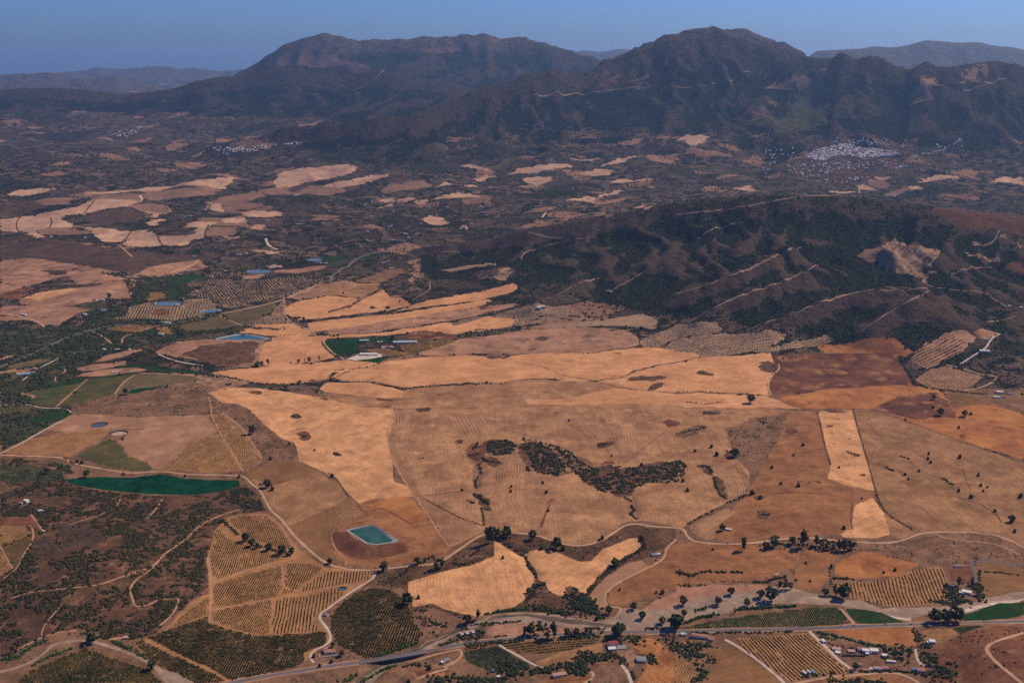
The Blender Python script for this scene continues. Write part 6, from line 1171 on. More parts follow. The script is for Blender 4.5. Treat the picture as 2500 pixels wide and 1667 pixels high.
# the large thicket on the dry field
for p, dens in [('T7 1070,500 1130,482 1210,478 1280,520 1240,580 1150,582 1080,570', .042), ('T7 1290,520 1330,480 1400,480 1500,515 1580,620 1600,670 1560,720 1450,700 1330,690 1330,670 1390,640 1340,560', .026), ('T7 1500,510 1600,540 1650,570 1700,610 1600,590 1540,560', .045),
                ('T7 1650,690 1720,680 1850,740 1900,690 2100,660 2250,650 2352,620 T8 60,640 65,690 45,740 T7 2352,770 2200,770 2080,800 2040,850 1950,840 1850,830 1750,780 1690,720', .033), ('T7 1340,560 1500,560 1700,620 1850,690 1800,750 1650,700 1560,725 1400,700', .022), ('T7 1830,645 1920,650 2010,660 1950,680', .03), ('T8 0,625 40,615 75,660 40,690 0,700', .05)]:
    P = hit(path(p)); lo, hi = P.min(0), P.max(0)
    n = int(np.prod(hi - lo) * dens * 2.6)
    q = RNG.uniform(0, 1, (n, 2)) * (hi - lo) + lo
    q = q[inpoly(q[:, 0], q[:, 1], P)]
    q = q[perlin(q[:, 0] / 17, q[:, 1] / 17, 91) + .7 * perlin(q[:, 0] / 7, q[:, 1] / 7, 92) > -.06]
    rr = 1.3 + 2.5 * RNG.random(len(q)) ** 1.5
    put('scrub', q, rr, rr * 1.25, 'dark round bush in the large thicket on the dry ploughed field')
# scrub hill, mountain foot and valley: far too many to count, one object each
def field_of(n, y0, y1, owner, r0, r1, thr, seed, rnd_owner=None, mask=None):
    rg = np.random.default_rng(seed)
    y = np.sqrt(rg.uniform(y0 ** 2, y1 ** 2, n)); s = rg.uniform(-.66, .66, n)
    j, i = nearest_node(s, y)
    ok = (OWNER[j, i] == owner) & (RID[j, i] < 0)
    s, y = s[ok], y[ok]; x = s * y
    v = bil(VEG, s, y) + .55 * perlin(x / 60, y / 60, seed) + .35 * perlin(x / 22, y / 22, seed + 1)
    if owner == 0: v = .45 + fbm(x / 260, y / 260, 3, seed) * .8 + .5 * perlin(x / 40, y / 40, seed + 1)
    k = v > thr
    x, y = x[k], y[k]
    r = r0 + (r1 - r0) * rg.random(len(x)) ** 1.6
    return x, y, r
x, y, r = field_of(240000, 3000, 5500, 9, 1.6, 4.4, .42, 5)
V, T, A = blobs(np.stack([x, y, hz(x, y) - .3], 1), r, r * 1.35, seed=2)
link('hill_scrub', make_mesh('hill_scrub', V, T, None, {'rnd': A}), LEAF['scrub'], kind='stuff')
x, y, r = field_of(260000, 2900, 10500, 0, 2.4, 6.0, .55, 6)
V, T, A = blobs(np.stack([x, y, hz(x, y) - .3], 1), r, r * 1.25, seed=3)
link('valley_trees', make_mesh('valley_trees', V, T, None, {'rnd': A}), LEAF['scrub'], kind='stuff')
x, y, r = field_of(12000, 1150, 3000, 0, .8, 2.4, .50, 7)
V, T, A = blobs(np.stack([x, y, hz(x, y) - .2], 1), r, r * 1.25, seed=4)
link('roadside_scrub', make_mesh('roadside_scrub', V, T, None, {'rnd': A}), LEAF['scrub'], kind='stuff')
# the largest 300 of each kind stand alone, the others are one object per kind
NAMES = {'scrub': ('shrub', 'shrub', 'shrubs', 'scrub'), 'orchard': ('orchard_tree', 'fruit tree', 'orchard_trees', 'orchard'), 'vine': ('vine_bush', 'vine', 'vine_bushes', 'vine'), 'lush': ('green_bush', 'bush', 'green_bushes', 'lush'),
         'olive': ('olive_tree', 'olive tree', 'olive_trees', 'olive'), 'grove': ('grove_tree', 'tree', 'grove_trees', 'tree'), 'reed': ('cane_clump', 'cane', 'cane_clumps', 'reed'), 'crop': ('crop_plant', 'crop', 'crop_plants', 'crop')}
def tuft_mesh(name, n, seed, tall=1.0):
    """a crown of unit size made of many small leaf clumps with gaps between them"""
    rg = np.random.default_rng(seed)
    d = rg.normal(0, 1, (n, 3)); d /= np.linalg.norm(d, axis=1, keepdims=True)
    rad = rg.uniform(.35, .82, n)
    c = d * rad[:, None]; c[:, 2] = np.abs(c[:, 2]) * .9
    rr = rg.uniform(.20, .40, n)
    V, T, A = blobs(np.stack([c[:, 0], c[:, 1], c[:, 2] * tall], 1), rr, rr * 1.15, seed=seed)
    me = make_mesh(name, V, T, None, {'rnd': A})
    return me
counts = {}
for kind, L in PLANTS.items():
    name, cat, plural, leaf = NAMES[kind]
    A = np.array([p[:4] for p in L]); labs = [p[4] for p in L]
    px = A[:, 2] / np.hypot(np.hypot(A[:, 0], A[:, 1]), CAM_Z)
    sx_ = A[:, 0] / A[:, 1]
    px = np.where((np.abs(sx_) < .60) & (A[:, 1] > 1440), px, 0)
    o = np.argsort(-px)
    solo, rest = (o[:300], o[300:]) if kind != 'crop' else (o[:0], o)
    meshes = [tuft_mesh(name + '_crown', 16, 100 + k, .8) for k in range(5)]
    zz = hz(A[:, 0], A[:, 1])
    for k, i in enumerate(solo):
        ob = link(name, meshes[k % 5], LEAF[leaf], label=labs[i], cat=cat, group=labs[i].replace('dark ', 'the dark ', 1) if labs[i].startswith('dark ') else 'the ' + labs[i], loc=(A[i, 0], A[i, 1], zz[i] - .25), rz=float(RNG.uniform(0, 6.28)))
        ob.scale = (A[i, 2], A[i, 2], A[i, 3])
    if len(rest):
        V, T, R_a = blobs(np.stack([A[rest, 0], A[rest, 1], zz[rest] - .2], 1), A[rest, 2], A[rest, 3], seed=len(rest))
        link(plural, make_mesh(plural, V, T, None, {'rnd': R_a}), LEAF[leaf], kind='stuff')
    counts[kind] = len(L)
print('PLANTS', counts)
# ------------------------------------------------------------------ reservoirs
def flat_mat(name, c1, c2=None, size=6.0, gloss=None, amt=1.0):
    b = NB(name)
    col = b.mix(b.math('MULTIPLY', b.ramp(b.noise(size, 4, rough=.6), .38, .64), amt), c1, c2 or tuple(k * .8 for k in c1))
    return b.done(col, gloss=gloss)
def water_mat(name, c1, c2):
    b = NB(name)
    m = b.done(b.mix(b.ramp(b.noise(38, 2), .35, .65), c1, c2), b.noise(1.4, 2), .05, .1, gloss=.16)
    return m
WATER = {'turquoise': water_mat('turquoise_water', (.020, .060, .036), (.034, .095, .055)), 'teal': water_mat('teal_water', (.025, .085, .085), (.035, .105, .10)), 'slate': water_mat('slate_water', (.05, .065, .062), (.065, .085, .08)),
         'blue': water_mat('blue_water', (.07, .115, .125), (.09, .14, .15)), 'green': water_mat('pale_green_water', (.16, .24, .22), (.20, .28, .25)), 'sand': flat_mat('sandy_floor', (.40, .27, .17), (.34, .22, .14), 9)}
LINER = {'pale': flat_mat('pale_liner', (.30, .285, .26), (.24, .225, .20), 7), 'dark': flat_mat('dark_liner', (.045, .047, .05), None, 5), 'grey': flat_mat('grey_liner', (.22, .20, .18), None, 5), 'sand': flat_mat('earth_bank', (.34, .20, .12), None, 6)}
for p in PONDS:
    c = np.array([p['PO'][:, 0].mean(), p['PO'][:, 1].mean()])
    root = link('reservoir', None, label=p['label'], cat='reservoir', loc=(c[0], c[1], p['z']))
    O = p['POd'] - c; Iw = dense(p['PI'], True, .002) - c
    zo = hz(p['POd'][:, 0], p['POd'][:, 1]) - p['z']
    ang = lambda P: np.arctan2(P[:, 1], P[:, 0])
    # liner: lip, crest and inner slope, resampled so that both rims have the same number of points
    def resample(P, n):
        Q = np.vstack([P, P[:1]]); L = np.concatenate([[0], np.cumsum(np.hypot(*np.diff(Q, axis=0).T))])
        t = np.linspace(0, L[-1], n, endpoint=False)
        return np.stack([np.interp(t, L, Q[:, 0]), np.interp(t, L, Q[:, 1])], 1)
    n = 96
    A = resample(p['PO'] - c, n); B = resample(p['PI'] - c, n)
    k = int(np.argmin(np.hypot(*(B - A[0] * .9).T))); B = np.roll(B, -k, 0)
    if np.hypot(*(B[5] - A[5]).T) > np.hypot(*(B[-5] - A[5]).T): B = np.roll(B[::-1], 1, 0)
    depth = -1.7 if not p['dry'] else -2.6
    rings = [(A * 1.02, -.6), (A * 1.005, .55), (A * .985, .6), (B, depth), (B * .96, depth - .5)]
    V = np.vstack([np.column_stack([R, np.full(n, z)]) for R, z in rings])
    T = []
    for r in range(len(rings) - 1):
        for i in range(n):
            a, b_ = r * n + i, r * n + (i + 1) % n
            T += [(a, b_, b_ + n), (a, b_ + n, a + n)]
    link('liner', make_mesh('liner', V, np.array(T)), LINER[p['liner']], root)
    W = B * 1.004
    V = np.vstack([np.column_stack([W, np.full(n, depth + .12)]), [[0, 0, depth + .12]]])
    T = np.array([(i, (i + 1) % n, n) for i in range(n)])
    if np.cross(W[1] - W[0], -W[0]) < 0: T = T[:, ::-1]
    link('pond_floor' if p['dry'] else 'water', make_mesh('water', V, T), WATER[p['water']], root)

# ------------------------------------------------------------------ buildings
WALL = flat_mat('white_render', (.74, .66, .55), (.60, .53, .44), 1.5)
WALLC = flat_mat('cream_render', (.60, .50, .40), (.52, .42, .33), 1.5)
ROOF = {'tile': flat_mat('pink_roof_tiles', (.40, .19, .135), (.30, .14, .10), 1.2), 'red': flat_mat('red_roof_sheet', (.30, .075, .06), (.24, .06, .05), 1.5), 'white': flat_mat('white_roof', (.62, .56, .48), (.52, .46, .39), 2),
        'grey': flat_mat('grey_roof_sheet', (.24, .235, .22), (.18, .175, .165), 1.5), 'blue': flat_mat('blue_tarpaulin', (.10, .26, .52), None, 1), 'film': flat_mat('greenhouse_film', (.40, .43, .41), (.32, .35, .34), 4), 'pink': flat_mat('pink_roof', (.44, .26, .20), (.36, .2, .15), 1.5)}
GLASS = flat_mat('dark_window', (.03, .035, .04), None, 1, .2)
DOORM = flat_mat('wooden_door', (.12, .07, .04), None, 1)
def boxmesh(name, parts):
    """parts: list of (cx, cy, cz, sx, sy, sz)"""
    V, T = [], []
    for cx, cy, cz, sx, sy, sz in parts:
        n = len(V)
        V += [(cx + a * sx / 2, cy + b * sy / 2, cz + c * sz / 2) for a in (-1, 1) for b in (-1, 1) for c in (-1, 1)]
        for q in ((0, 1, 3, 2), (4, 6, 7, 5), (0, 4, 5, 1), (2, 3, 7, 6), (0, 2, 6, 4), (1, 5, 7, 3)):
            T += [(n + q[0], n + q[1], n + q[2]), (n + q[0], n + q[2], n + q[3])]
    return make_mesh(name, V, np.array(T))
def gable(name, w, d, h, rise, over=.35):
    """pitched roof with thickness, ridge along x; eaves at h"""
    a, b = w / 2 + over, d / 2 + over
    top = [(-a, -b, h), (a, -b, h), (a, 0, h + rise), (-a, 0, h + rise), (-a, b, h), (a, b, h)]
    bot = [(x, y, z - .22) for x, y, z in top]
    V = top + bot
    F = [(0, 1, 2, 3), (3, 2, 5, 4), (7, 6, 9, 8), (8, 9, 10, 11), (0, 6, 7, 1), (4, 5, 11, 10), (0, 3, 9, 6), (3, 4, 10, 9), (1, 7, 8, 2), (2, 8, 11, 5)]
    T = [t for f in F for t in ((f[0], f[1], f[2]), (f[0], f[2], f[3]))]
    return make_mesh(name, V, np.array(T))
def walls(name, w, d, h, rise):
    """walls that rise into gable ends, standing 2 m into the ground"""
    a, b = w / 2, d / 2
    V = [(-a, -b, -2), (a, -b, -2), (a, b, -2), (-a, b, -2), (-a, -b, h - .22), (a, -b, h - .22), (a, b, h - .22), (-a, b, h - .22), (-a, 0, h + rise - .24), (a, 0, h + rise - .24)]
    F = [(0, 1, 5, 4), (2, 3, 7, 6), (1, 2, 6, 5), (3, 0, 4, 7)]
    T = [t for f in F for t in ((f[0], f[1], f[2]), (f[0], f[2], f[3]))] + [(4, 8, 7), (5, 6, 9), (4, 5, 9), (4, 9, 8), (7, 8, 9), (7, 9, 6)]
    return make_mesh(name, V, np.array(T))
MESH = {}
def cached(key, fn):
    if key not in MESH: MESH[key] = fn()
    return MESH[key]
def add_wing(root, w, d, h, roof, off=(0, 0), wall=WALL, rise=None, detail=True):
    rise = (d * .20 if roof in ('tile', 'red', 'pink', 'grey') else .0) if rise is None else rise
    ox, oy = off
    k = (w, d, h, roof, rise)
    if rise > 0:
        link('wall', cached(('w',) + k + (wall.name,), lambda: walls('wall', w, d, h, rise)), wall, root, loc=(ox, oy, 0))
        link('roof', cached(('r',) + k, lambda: gable('roof', w, d, h, rise)), ROOF[roof], root, loc=(ox, oy, 0))
    else:
        link('wall', cached(('w',) + k + (wall.name,), lambda: boxmesh('wall', [(0, 0, (h - 2) / 2, w, d, h + 2)])), wall, root, loc=(ox, oy, 0))
        link('roof', cached(('r',) + k, lambda: boxmesh('roof', [(0, 0, h + .12, w + .3, d + .3, .24), (0, d / 2 + .05, h + .42, w + .3, .25, .36), (0, -d / 2 - .05, h + .42, w + .3, .25, .36), (w / 2 + .05, 0, h + .42, .25, d - .15, .36), (-w / 2 - .05, 0, h + .42, .25, d - .15, .36)])), ROOF[roof], root, loc=(ox, oy, 0))
    if detail:
        for q in range(max(1, int(w // 4.5))):
            x = -w / 2 + (q + .5) * w / max(1, int(w // 4.5))
            if q == 1 or w < 9 and q == 0:
                link('door', cached(('door',), lambda: boxmesh('door', [(0, 0, 1.1, 1.2, .16, 2.2)])), DOORM, root, loc=(ox + x, oy - d / 2 - .05, 0))
            else:
                link('window', cached(('win',), lambda: boxmesh('window', [(0, 0, 1.7, 1.3, .14, 1.2)])), GLASS, root, loc=(ox + x, oy - d / 2 - .05, 0))
                if h > 4.5: link('window', MESH[('win',)], GLASS, root, loc=(ox + x, oy - d / 2 - .05, 2.8))
def build(px, label, wings, rz=0.0, name='house', cat='house', group=None):
    x, y = hit(path(px))[0]
    z = float(hz(x, y))
    root = link(name, None, label=label, cat=cat, group=group, loc=(x, y, z), rz=rz)
    for w in wings: add_wing(root, *w)
    return root
R = math.radians
build('T6 178,902', 'tall white two-storey house on the scrubby hillside at the left edge', [(11, 9, 6.4, 'white'), (8, 7, 3.2, 'tile', (-6, -9))], R(-20))
build('T6 270,962', 'low white outbuilding in front of the tall white hillside house', [(9, 6, 3, 'white'), (5, 4, 2.6, 'white', (6, -3))], R(15), 'outbuilding', 'outbuilding')
h_ = build('T9 2215,945', 'white villa with pink roof and garden wall beside the dark orchard', [(13, 9, 3.4, 'tile'), (8, 7, 3.2, 'tile', (9, -2)), (7, 6, 5.4, 'tile', (-3, 5))], R(12))
link('garden_wall', boxmesh('garden_wall', [(4, -14, .5, 38, .5, 1.6), (-15, -9, .5, .5, 10, 1.6)]), WALL, h_)
build('TC 415,518', 'small white house with grey roof below the road bridge', [(10, 7.5, 3.4, 'grey'), (6, 6, 3.0, 'white', (-8, -3))], R(20))
h_ = build('TC 1705,398', 'villa with dark red roof and white terraces in the trees', [(15, 11, 6.0, 'red'), (14, 10, 3.0, 'white', (-4, -11)), (18, 12, 1.2, 'grey', (14, -8), WALLC, 0, False)], R(6))
build('TC 1925,515', 'open fronted shed with grey sheet roof right of the villa', [(16, 13, 4.2, 'grey', (0, 0), WALLC, 1.4)], R(-6), 'shed', 'shed')
build('TC 1290,628', 'long low shed with pink roof in the lowest tree belt', [(24, 8, 3.0, 'pink', (0, 0), WALLC)], R(14), 'shed', 'shed')
build('TC 817,645', 'small white hut at the edge of the dark wood', [(6, 5, 2.8, 'white')], R(10), 'hut', 'hut')
build('TC 775,598', 'small hut with a bright blue cover in the dark wood', [(5, 4.5, 2.6, 'blue')], R(0), 'hut', 'hut')
for k, (p, w) in enumerate([('TC 530,305', 'leftmost'), ('TC 570,298', 'middle'), ('TC 612,290', 'rightmost')]):
    build(p, w + ' of the three low pink roofed huts between river bed and road', [(9, 6, 2.6, 'pink'), (5, 4, 2.4, 'white', (1, -6))], R(8 + 5 * k), 'hut', 'hut', 'pink roofed huts by the river bed')
build('TD 155,240', 'long white house with red tiled roof just below the road', [(30, 8, 4.8, 'tile'), (9, 7, 3.4, 'tile', (20, -3))], R(-17))
build('TD 25,220', 'pale green roofed cabin left of the long red roofed house', [(9, 7, 3, 'film')], R(5), 'cabin', 'cabin')
for p, l in [('TD 965,517', 'white caravan leaning against the left side of the striped vineyard sheds'), ('TD 1000,510', 'pale blue grey caravan in the middle of the vineyard sheds'), ('TD 1032,508', 'grey roofed hut right of the two vineyard caravans')]:
    build(p, l, [(4, 9, 2.6, 'film' if 'blue' in l else 'grey' if 'grey' in l else 'white')], R(28), 'caravan' if 'caravan' in l else 'hut', 'caravan' if 'caravan' in l else 'hut')
build('TD 1440,350', 'white farm building with several low roofs beside the dark hedge', [(12, 9, 4.2, 'white'), (9, 7, 3.2, 'tile', (-9, 3)), (6, 6, 3, 'white', (2, -8))], R(-14))
build('TD 1505,350', 'bright white flat roofed farmhouse at the right end of the hedge', [(15, 10, 4.2, 'white'), (6, 5, 3, 'white', (-8, -5))], R(-8))
build('TD 1215,330', 'low pale walled pen left of the white farm buildings', [(16, 9, 1.8, 'pink', (0, 0), WALLC, 0, False), (9, 8, 1.6, 'white', (1, -11), WALLC, 0, False)], R(-10), 'pen', 'pen')
build('TD 1330,350', 'low sandy roofed store between the pen and the white farm', [(13, 8, 2.4, 'pink', (0, 0), WALLC, 0, False)], R(-10), 'shed', 'shed')
build('TD 1112,272', 'narrow white wall house beside the pale farm lane', [(6, 9, 2.8, 'white')], R(20))
build('TD 1955,280', 'white cube house alone below the road at the right', [(11, 9, 4.4, 'white'), (5, 5, 3, 'white', (-7, -4))], R(-12))
for p, l, w in [('TD 1395,455', 'small tile roofed hut above the bottom lane', [(8, 6, 2.8, 'tile')]), ('TD 1445,497', 'red roofed hut with white walls at the end of the pale lane', [(12, 6, 2.8, 'tile')]), ('TD 1485,488', 'pale blue roofed lean-to between two red roofed huts', [(6, 7, 2.6, 'film')]), ('TD 1535,485', 'long pinkish roofed barn above the bottom lane', [(15, 7, 3.0, 'pink')]),
                ('TD 1590,482', 'tile roofed cottage at the right end of the row of huts', [(11, 7, 3.2, 'tile')]), ('TD 1870,500', 'red roofed cottage beside a blue tarpaulin', [(13, 8, 3.2, 'tile')]), ('TD 1825,492', 'low store under a blue tarpaulin', [(9, 5, 2.2, 'blue')]), ('TD 1590,385', 'white walled yard house behind the row of huts', [(10, 7, 3, 'white')]), ('TD 1640,430', 'long white wall shed in the dark grove', [(16, 4, 2.2, 'white')])]:
    build(p, l, w, R(-10), 'hut' if 'hut' in l else 'cottage' if 'cottage' in l else 'shed', 'hut' if 'hut' in l else 'cottage' if 'cottage' in l else 'shed')
build('TB 1965,545', 'white villa hidden in dark garden trees beside the river bed', [(18, 11, 4, 'white'), (10, 8, 3.2, 'tile', (11, -5)), (8, 7, 3, 'white', (-10, -6))], R(-25))
build('TB 1872,497', 'small blue swimming pool cover in the dark garden', [(6, 4, 1.2, 'blue', (0, 0), WALL, 0, False)], 0, 'pool_cover', 'pool cover')
build('TB 1905,368', 'low dark roofed farm shed above the red plot', [(14, 6, 2.8, 'grey')], R(5), 'shed', 'shed')
build('TB 355,120', 'white hut beside one round tree on the orange field', [(13, 6, 3.0, 'white')], R(-18), 'hut', 'hut')
build('TA 2205,292', 'white cottage ringed by trees beside the yellow gully field', [(12, 8, 3.4, 'grey'), (7, 6, 3, 'white', (10, 1))], R(8), 'cottage', 'cottage')
build('T9 295,132', 'small white hut at the corner of the red strip', [(5, 4, 2.6, 'white')], 0, 'hut', 'hut')
build('T9 850,850', 'tiny white pump house beside the gravel lane', [(6, 4, 2.6, 'white')], R(20), 'hut', 'hut')
build('T8 2185,165', 'large white farmhouse at the right edge under the groves', [(20, 13, 6, 'white'), (14, 9, 4, 'white', (2, 10))], R(-12))
build('T8 2165,195', 'low white barn in front of the large white farmhouse', [(22, 9, 3.6, 'white')], R(-12), 'barn', 'barn')
build('T8 2255,172', 'grey roofed annex right of the large white farmhouse', [(12, 8, 3.4, 'grey')], R(-5), 'annex', 'annex')
build('T5 2070,1262', 'long white barn on the slope beside the winding lane', [(34, 15, 6, 'white', (0, 0), WALL, 1.6)], R(-8), 'barn', 'barn')
build('T5 2085,1180', 'small white hut above the long white barn', [(14, 6, 3.2, 'white')], R(-5), 'hut', 'hut')
build('TF 640,190', 'small blue white greenhouse between the farm plots', [(34, 14, 4, 'film', (0, 0), WALL, 1.6, False)], R(3), 'greenhouse', 'greenhouse')
build('TF 1230,203', 'long pale blue greenhouse behind the farmhouse', [(88, 10, 3.6, 'film', (0, 0), WALL, 1.2, False), (88, 9, 3.4, 'film', (0, -12), WALL, 1.2, False)], R(4), 'greenhouse', 'greenhouse')
build('TF 700,385', 'large pale farm hall on the white yard', [(58, 16, 4.6, 'white', (0, 0), WALL, 1.0), (40, 9, 3.6, 'film', (16, -15))], R(5), 'barn', 'barn')
build('TF 935,285', 'white farmhouse with pink roofs in the middle of the farm', [(24, 11, 5.4, 'tile'), (14, 9, 4.6, 'tile', (20, 5)), (12, 8, 3.6, 'white', (-4, -10))], R(4))
build('TF 1045,290', 'small white store right of the pink roofed farmhouse', [(12, 8, 3.6, 'white')], R(8), 'outbuilding', 'outbuilding')
build('TF 870,212', 'low white store behind the pink roofed farmhouse', [(20, 7, 3.4, 'white')], R(3), 'outbuilding', 'outbuilding')
build('T4 1435,962', 'white flat roofed farm on the pale knoll at the hill foot', [(32, 14, 5, 'white'), (18, 10, 3.6, 'white', (-14, -14))], R(14))
build('T9 2205,698', 'dark green pump house at the bend of the farm lane', [(8, 5, 2.6, 'grey')], R(-30), 'hut', 'hut')
build('T4 430,705', 'pinkish house on top of the terraced knoll', [(30, 12, 5, 'pink')], R(8))
# farmhouses scattered through the valley; far ones are told apart only by where they stand
MIDFARM = [('T3 1240,358', 26, 'white houses'), ('T3 1275,352', 30, 'w'), ('T3 1790,380', 22, 'w'), ('T3 2000,408', 26, 'w'), ('T3 2030,406', 26, 'w'), ('T3 2170,400', 18, 'w'), ('T3 1305,625', 22, 'w'), ('T3 1600,614', 24, 'w'), ('T3 1645,602', 24, 'w'), ('T3 1840,685', 24, 'w'), ('T3 1800,690', 20, 'w'), ('T3 2140,668', 34, 'w'), ('T3 2190,670', 20, 'w'), ('T3 1515,722', 18, 'w'), ('T3 690,915', 16, 'w'), ('T3 570,1013', 14, 'w'), ('T3 160,1015', 22, 'w'), ('T3 640,916', 14, 'w'), ('T3 1125,1072', 22, 'w'),
           ('T3 785,1250', 20, 'w'), ('T3 700,1250', 12, 'w'), ('T3 770,1402', 16, 'w'), ('T3 1080,1146', 24, 'w'), ('T3 1410,762', 30, 'w'), ('T3 1235,910', 10, 'w'), ('T3 1190,952', 14, 'w'), ('T3 700,988', 24, 'f'), ('T3 870,1250', 10, 'w'), ('T3 340,492', 14, 'w'), ('T3 570,495', 12, 'w'),
           ('T4 420,423', 24, 'w'), ('T4 600,472', 26, 'w'), ('T4 520,472', 22, 'w'), ('T4 545,500', 20, 'w'), ('T4 290,520', 24, 'w'), ('T4 265,515', 14, 'w'), ('T4 440,516', 20, 'w'), ('T4 685,295', 18, 'w'), ('T4 1210,205', 22, 'w'), ('T4 940,125', 22, 'w'), ('T4 960,405', 14, 'w'), ('T4 1390,305', 22, 'w'), ('T4 1020,285', 18, 'w'), ('T4 540,330', 18, 'w'), ('T4 1210,320', 18, 'w'), ('T4 475,265', 22, 'w'), ('T4 120,290', 16, 'w'), ('T4 1065,350', 16, 'w'), ('T4 1045,330', 14, 'w'),
           ('T4 380,665', 30, 'w'), ('T4 405,660', 18, 'w'), ('T4 1890,860', 26, 'g'), ('T4 440,320', 14, 'w'), ('T4 1540,90', 24, 'g'), ('T4 2110,245', 16, 'w'), ('T4 90,415', 16, 'w'), ('T5 405,70', 26, 'w'), ('T5 865,212', 20, 'w'), ('T5 1340,125', 24, 'w'), ('T5 1860,50', 50, 'f'), ('T5 1460,212', 60, 'w'), ('T5 1955,605', 14, 'w'), ('T5 1590,752', 16, 'w'), ('T5 2240,958', 12, 'w'), ('T5 2320,968', 12, 'w'), ('T5 2280,230', 26, 'w'), ('T5 1935,308', 20, 'w'), ('T5 140,115', 24, 'w'), ('T5 1280,195', 22, 'w')]
def small_house(px, w, label, group, kind, rg):
    x, y = px
    o = link('farmhouse', None, label=label, cat='house', group=group, loc=(x, y, float(hz(x, y)) - .3), rz=float(rg.uniform(-.5, .5)))
    v = int(rg.integers(0, 3))
    W = max(8, round(w / 4) * 4)
    add_wing(o, W, 8 + v, 4.0 + v, {'w': ('white', 'white', 'tile')[v], 'g': 'grey', 'f': 'film'}.get(kind, 'white'), (0, 0), WALL, None, False)
    return o
rg = np.random.default_rng(77)
H = hit(np.vstack([path(p) for p, _, _ in MIDFARM]))
for q, (p, w, k) in zip(H, MIDFARM):
    t = p[:2]
    where = {'T3': 'in the patchwork valley and plain at left', 'T4': 'among the groves in the middle of the valley', 'T5': 'on the hilly land at right'}[t]
    small_house(q, w, 'small white farmhouse standing ' + where, 'small white farmhouses ' + where, k, rg)
# far scattered houses, and the three white villages
def scatter_px(poly, n, rg):
    P = path(poly); out = []
    while len(out) < n:
        q = rg.uniform(P.min(0), P.max(0), (n * 3, 2))
        out += list(q[inpoly(q[:, 0], q[:, 1], P)])
    return np.array(out[:n])
for poly, n, wh in [('T2 0,560 300,560 500,600 900,640 1000,740 1000,860 500,1000 0,1000', 46, 'far farmhouse dotted over the hazy slopes left of the hillside village'), ('T1 100,600 500,560 700,700 1200,560 1250,700 900,850 300,800', 22, 'far farmhouse dotted over the hazy valley below the left mountain'), ('T4 0,60 2000,60 1800,300 600,500 0,480', 40, 'far farmhouse dotted among the groves of the middle valley'), ('T2 0,570 280,580 260,600 50,600', 10, 'far farmhouse on the hazy ledge under the dark mountain')]:
    for q in hit(scatter_px(poly, n, rg)): small_house(q, rg.choice([10, 14, 18]), wh, wh + 's', 'w', rg)
VIL = [('TE 490,255 560,205 640,165 800,130 900,100 1050,110 1060,140 1160,150 1250,150 1400,175 1580,200 1600,225 1500,240 1300,250 1180,290 1100,250 900,235 800,260 720,295 600,290', 640, 'white house packed in the white hillside village below the dark mountain'), ('TE 300,350 450,300 700,310 1000,300 1050,330 1500,270 1550,320 1700,360 1500,400 1300,400 900,400 700,460 560,540 480,480 300,420', 120, 'white house scattered under the white hillside village'),
       ('TE 740,70 900,20 1300,40 1700,70 1700,180 1480,140 1350,120 1100,110 850,100', 60, 'white house on the upper edge of the white hillside village'), ('TE 30,130 350,130 450,250 250,300 150,360 0,500 0,300', 34, 'white house scattered left of the white hillside village'), ('TE 1650,270 1900,190 2080,190 2250,60 2330,50 2200,130 2000,110 2050,210 1800,250', 40, 'white house strung out right of the white hillside village'), ('TE 560,540 750,510 860,540 1000,500 1050,480 1240,465 1280,480 900,560', 18, 'white house scattered under the white hillside village'),
       ('T1 500,625 560,595 620,578 645,580 640,610 580,632', 60, 'white house of the far hazy village at left'), ('T1 910,710 990,675 1100,680 1220,665 1235,685 1120,700 1040,708 980,695', 90, 'white house of the far village in the middle of the valley'), ('T1 1250,665 1400,650 1390,662 1280,672', 16, 'white house of the far village in the middle of the valley')]
far_left = []
solo_n = 0
pts_all = []
for poly, n, lab in VIL:
    for q in hit(scatter_px(poly, n, rg)): pts_all.append((q, lab))
pts_all = [p for p in pts_all if p[0][1] < 24000]
ordr = sorted(range(len(pts_all)), key=lambda i: np.hypot(*pts_all[i][0]))
vmesh = []
for v, (w, d, hh) in enumerate([(12, 9, 6), (15, 10, 7), (10, 10, 8), (20, 10, 6), (13, 10, 8)]):
    vmesh.append(boxmesh('village_house', [(0, 0, hh / 2 - 1.5, w, d, hh + 3), (w * .15, d * .1, hh + 1.0, w * .5, d * .6, 2.0)]))
VW = flat_mat('whitewashed_wall', (.88, .74, .60), (.74, .60, .48), 14)
rest = []
for c, i in enumerate(ordr):
    (x, y), lab = pts_all[i]
    if c < 175:
        o = link('village_house', vmesh[c % 5], VW, label=lab, cat='house', group='the ' + lab, loc=(x, y, float(hz(x, y)) - .3), rz=float(rg.uniform(-.7, .7)))
    else: rest.append((x, y))
V, T = [], []
for x, y in rest:
    w, d, hh, a = rg.uniform(9, 20), rg.uniform(8, 12), rg.uniform(5, 9), rg.uniform(-.7, .7)
    z = float(hz(x, y)); n = len(V)
    for cx in (-1, 1):
        for cyy in (-1, 1):
            for cz in (-2, hh): V.append((x + cx * w / 2 * math.cos(a) - cyy * d / 2 * math.sin(a), y + cx * w / 2 * math.sin(a) + cyy * d / 2 * math.cos(a), z + cz))
    for q in ((0, 1, 3, 2), (4, 6, 7, 5), (0, 4, 5, 1), (2, 3, 7, 6), (0, 2, 6, 4), (1, 5, 7, 3)):
        T += [(n + q[0], n + q[1], n + q[2]), (n + q[0], n + q[2], n + q[3])]
link('village_houses', make_mesh('village_houses', V, np.array(T)), VW, kind='stuff')

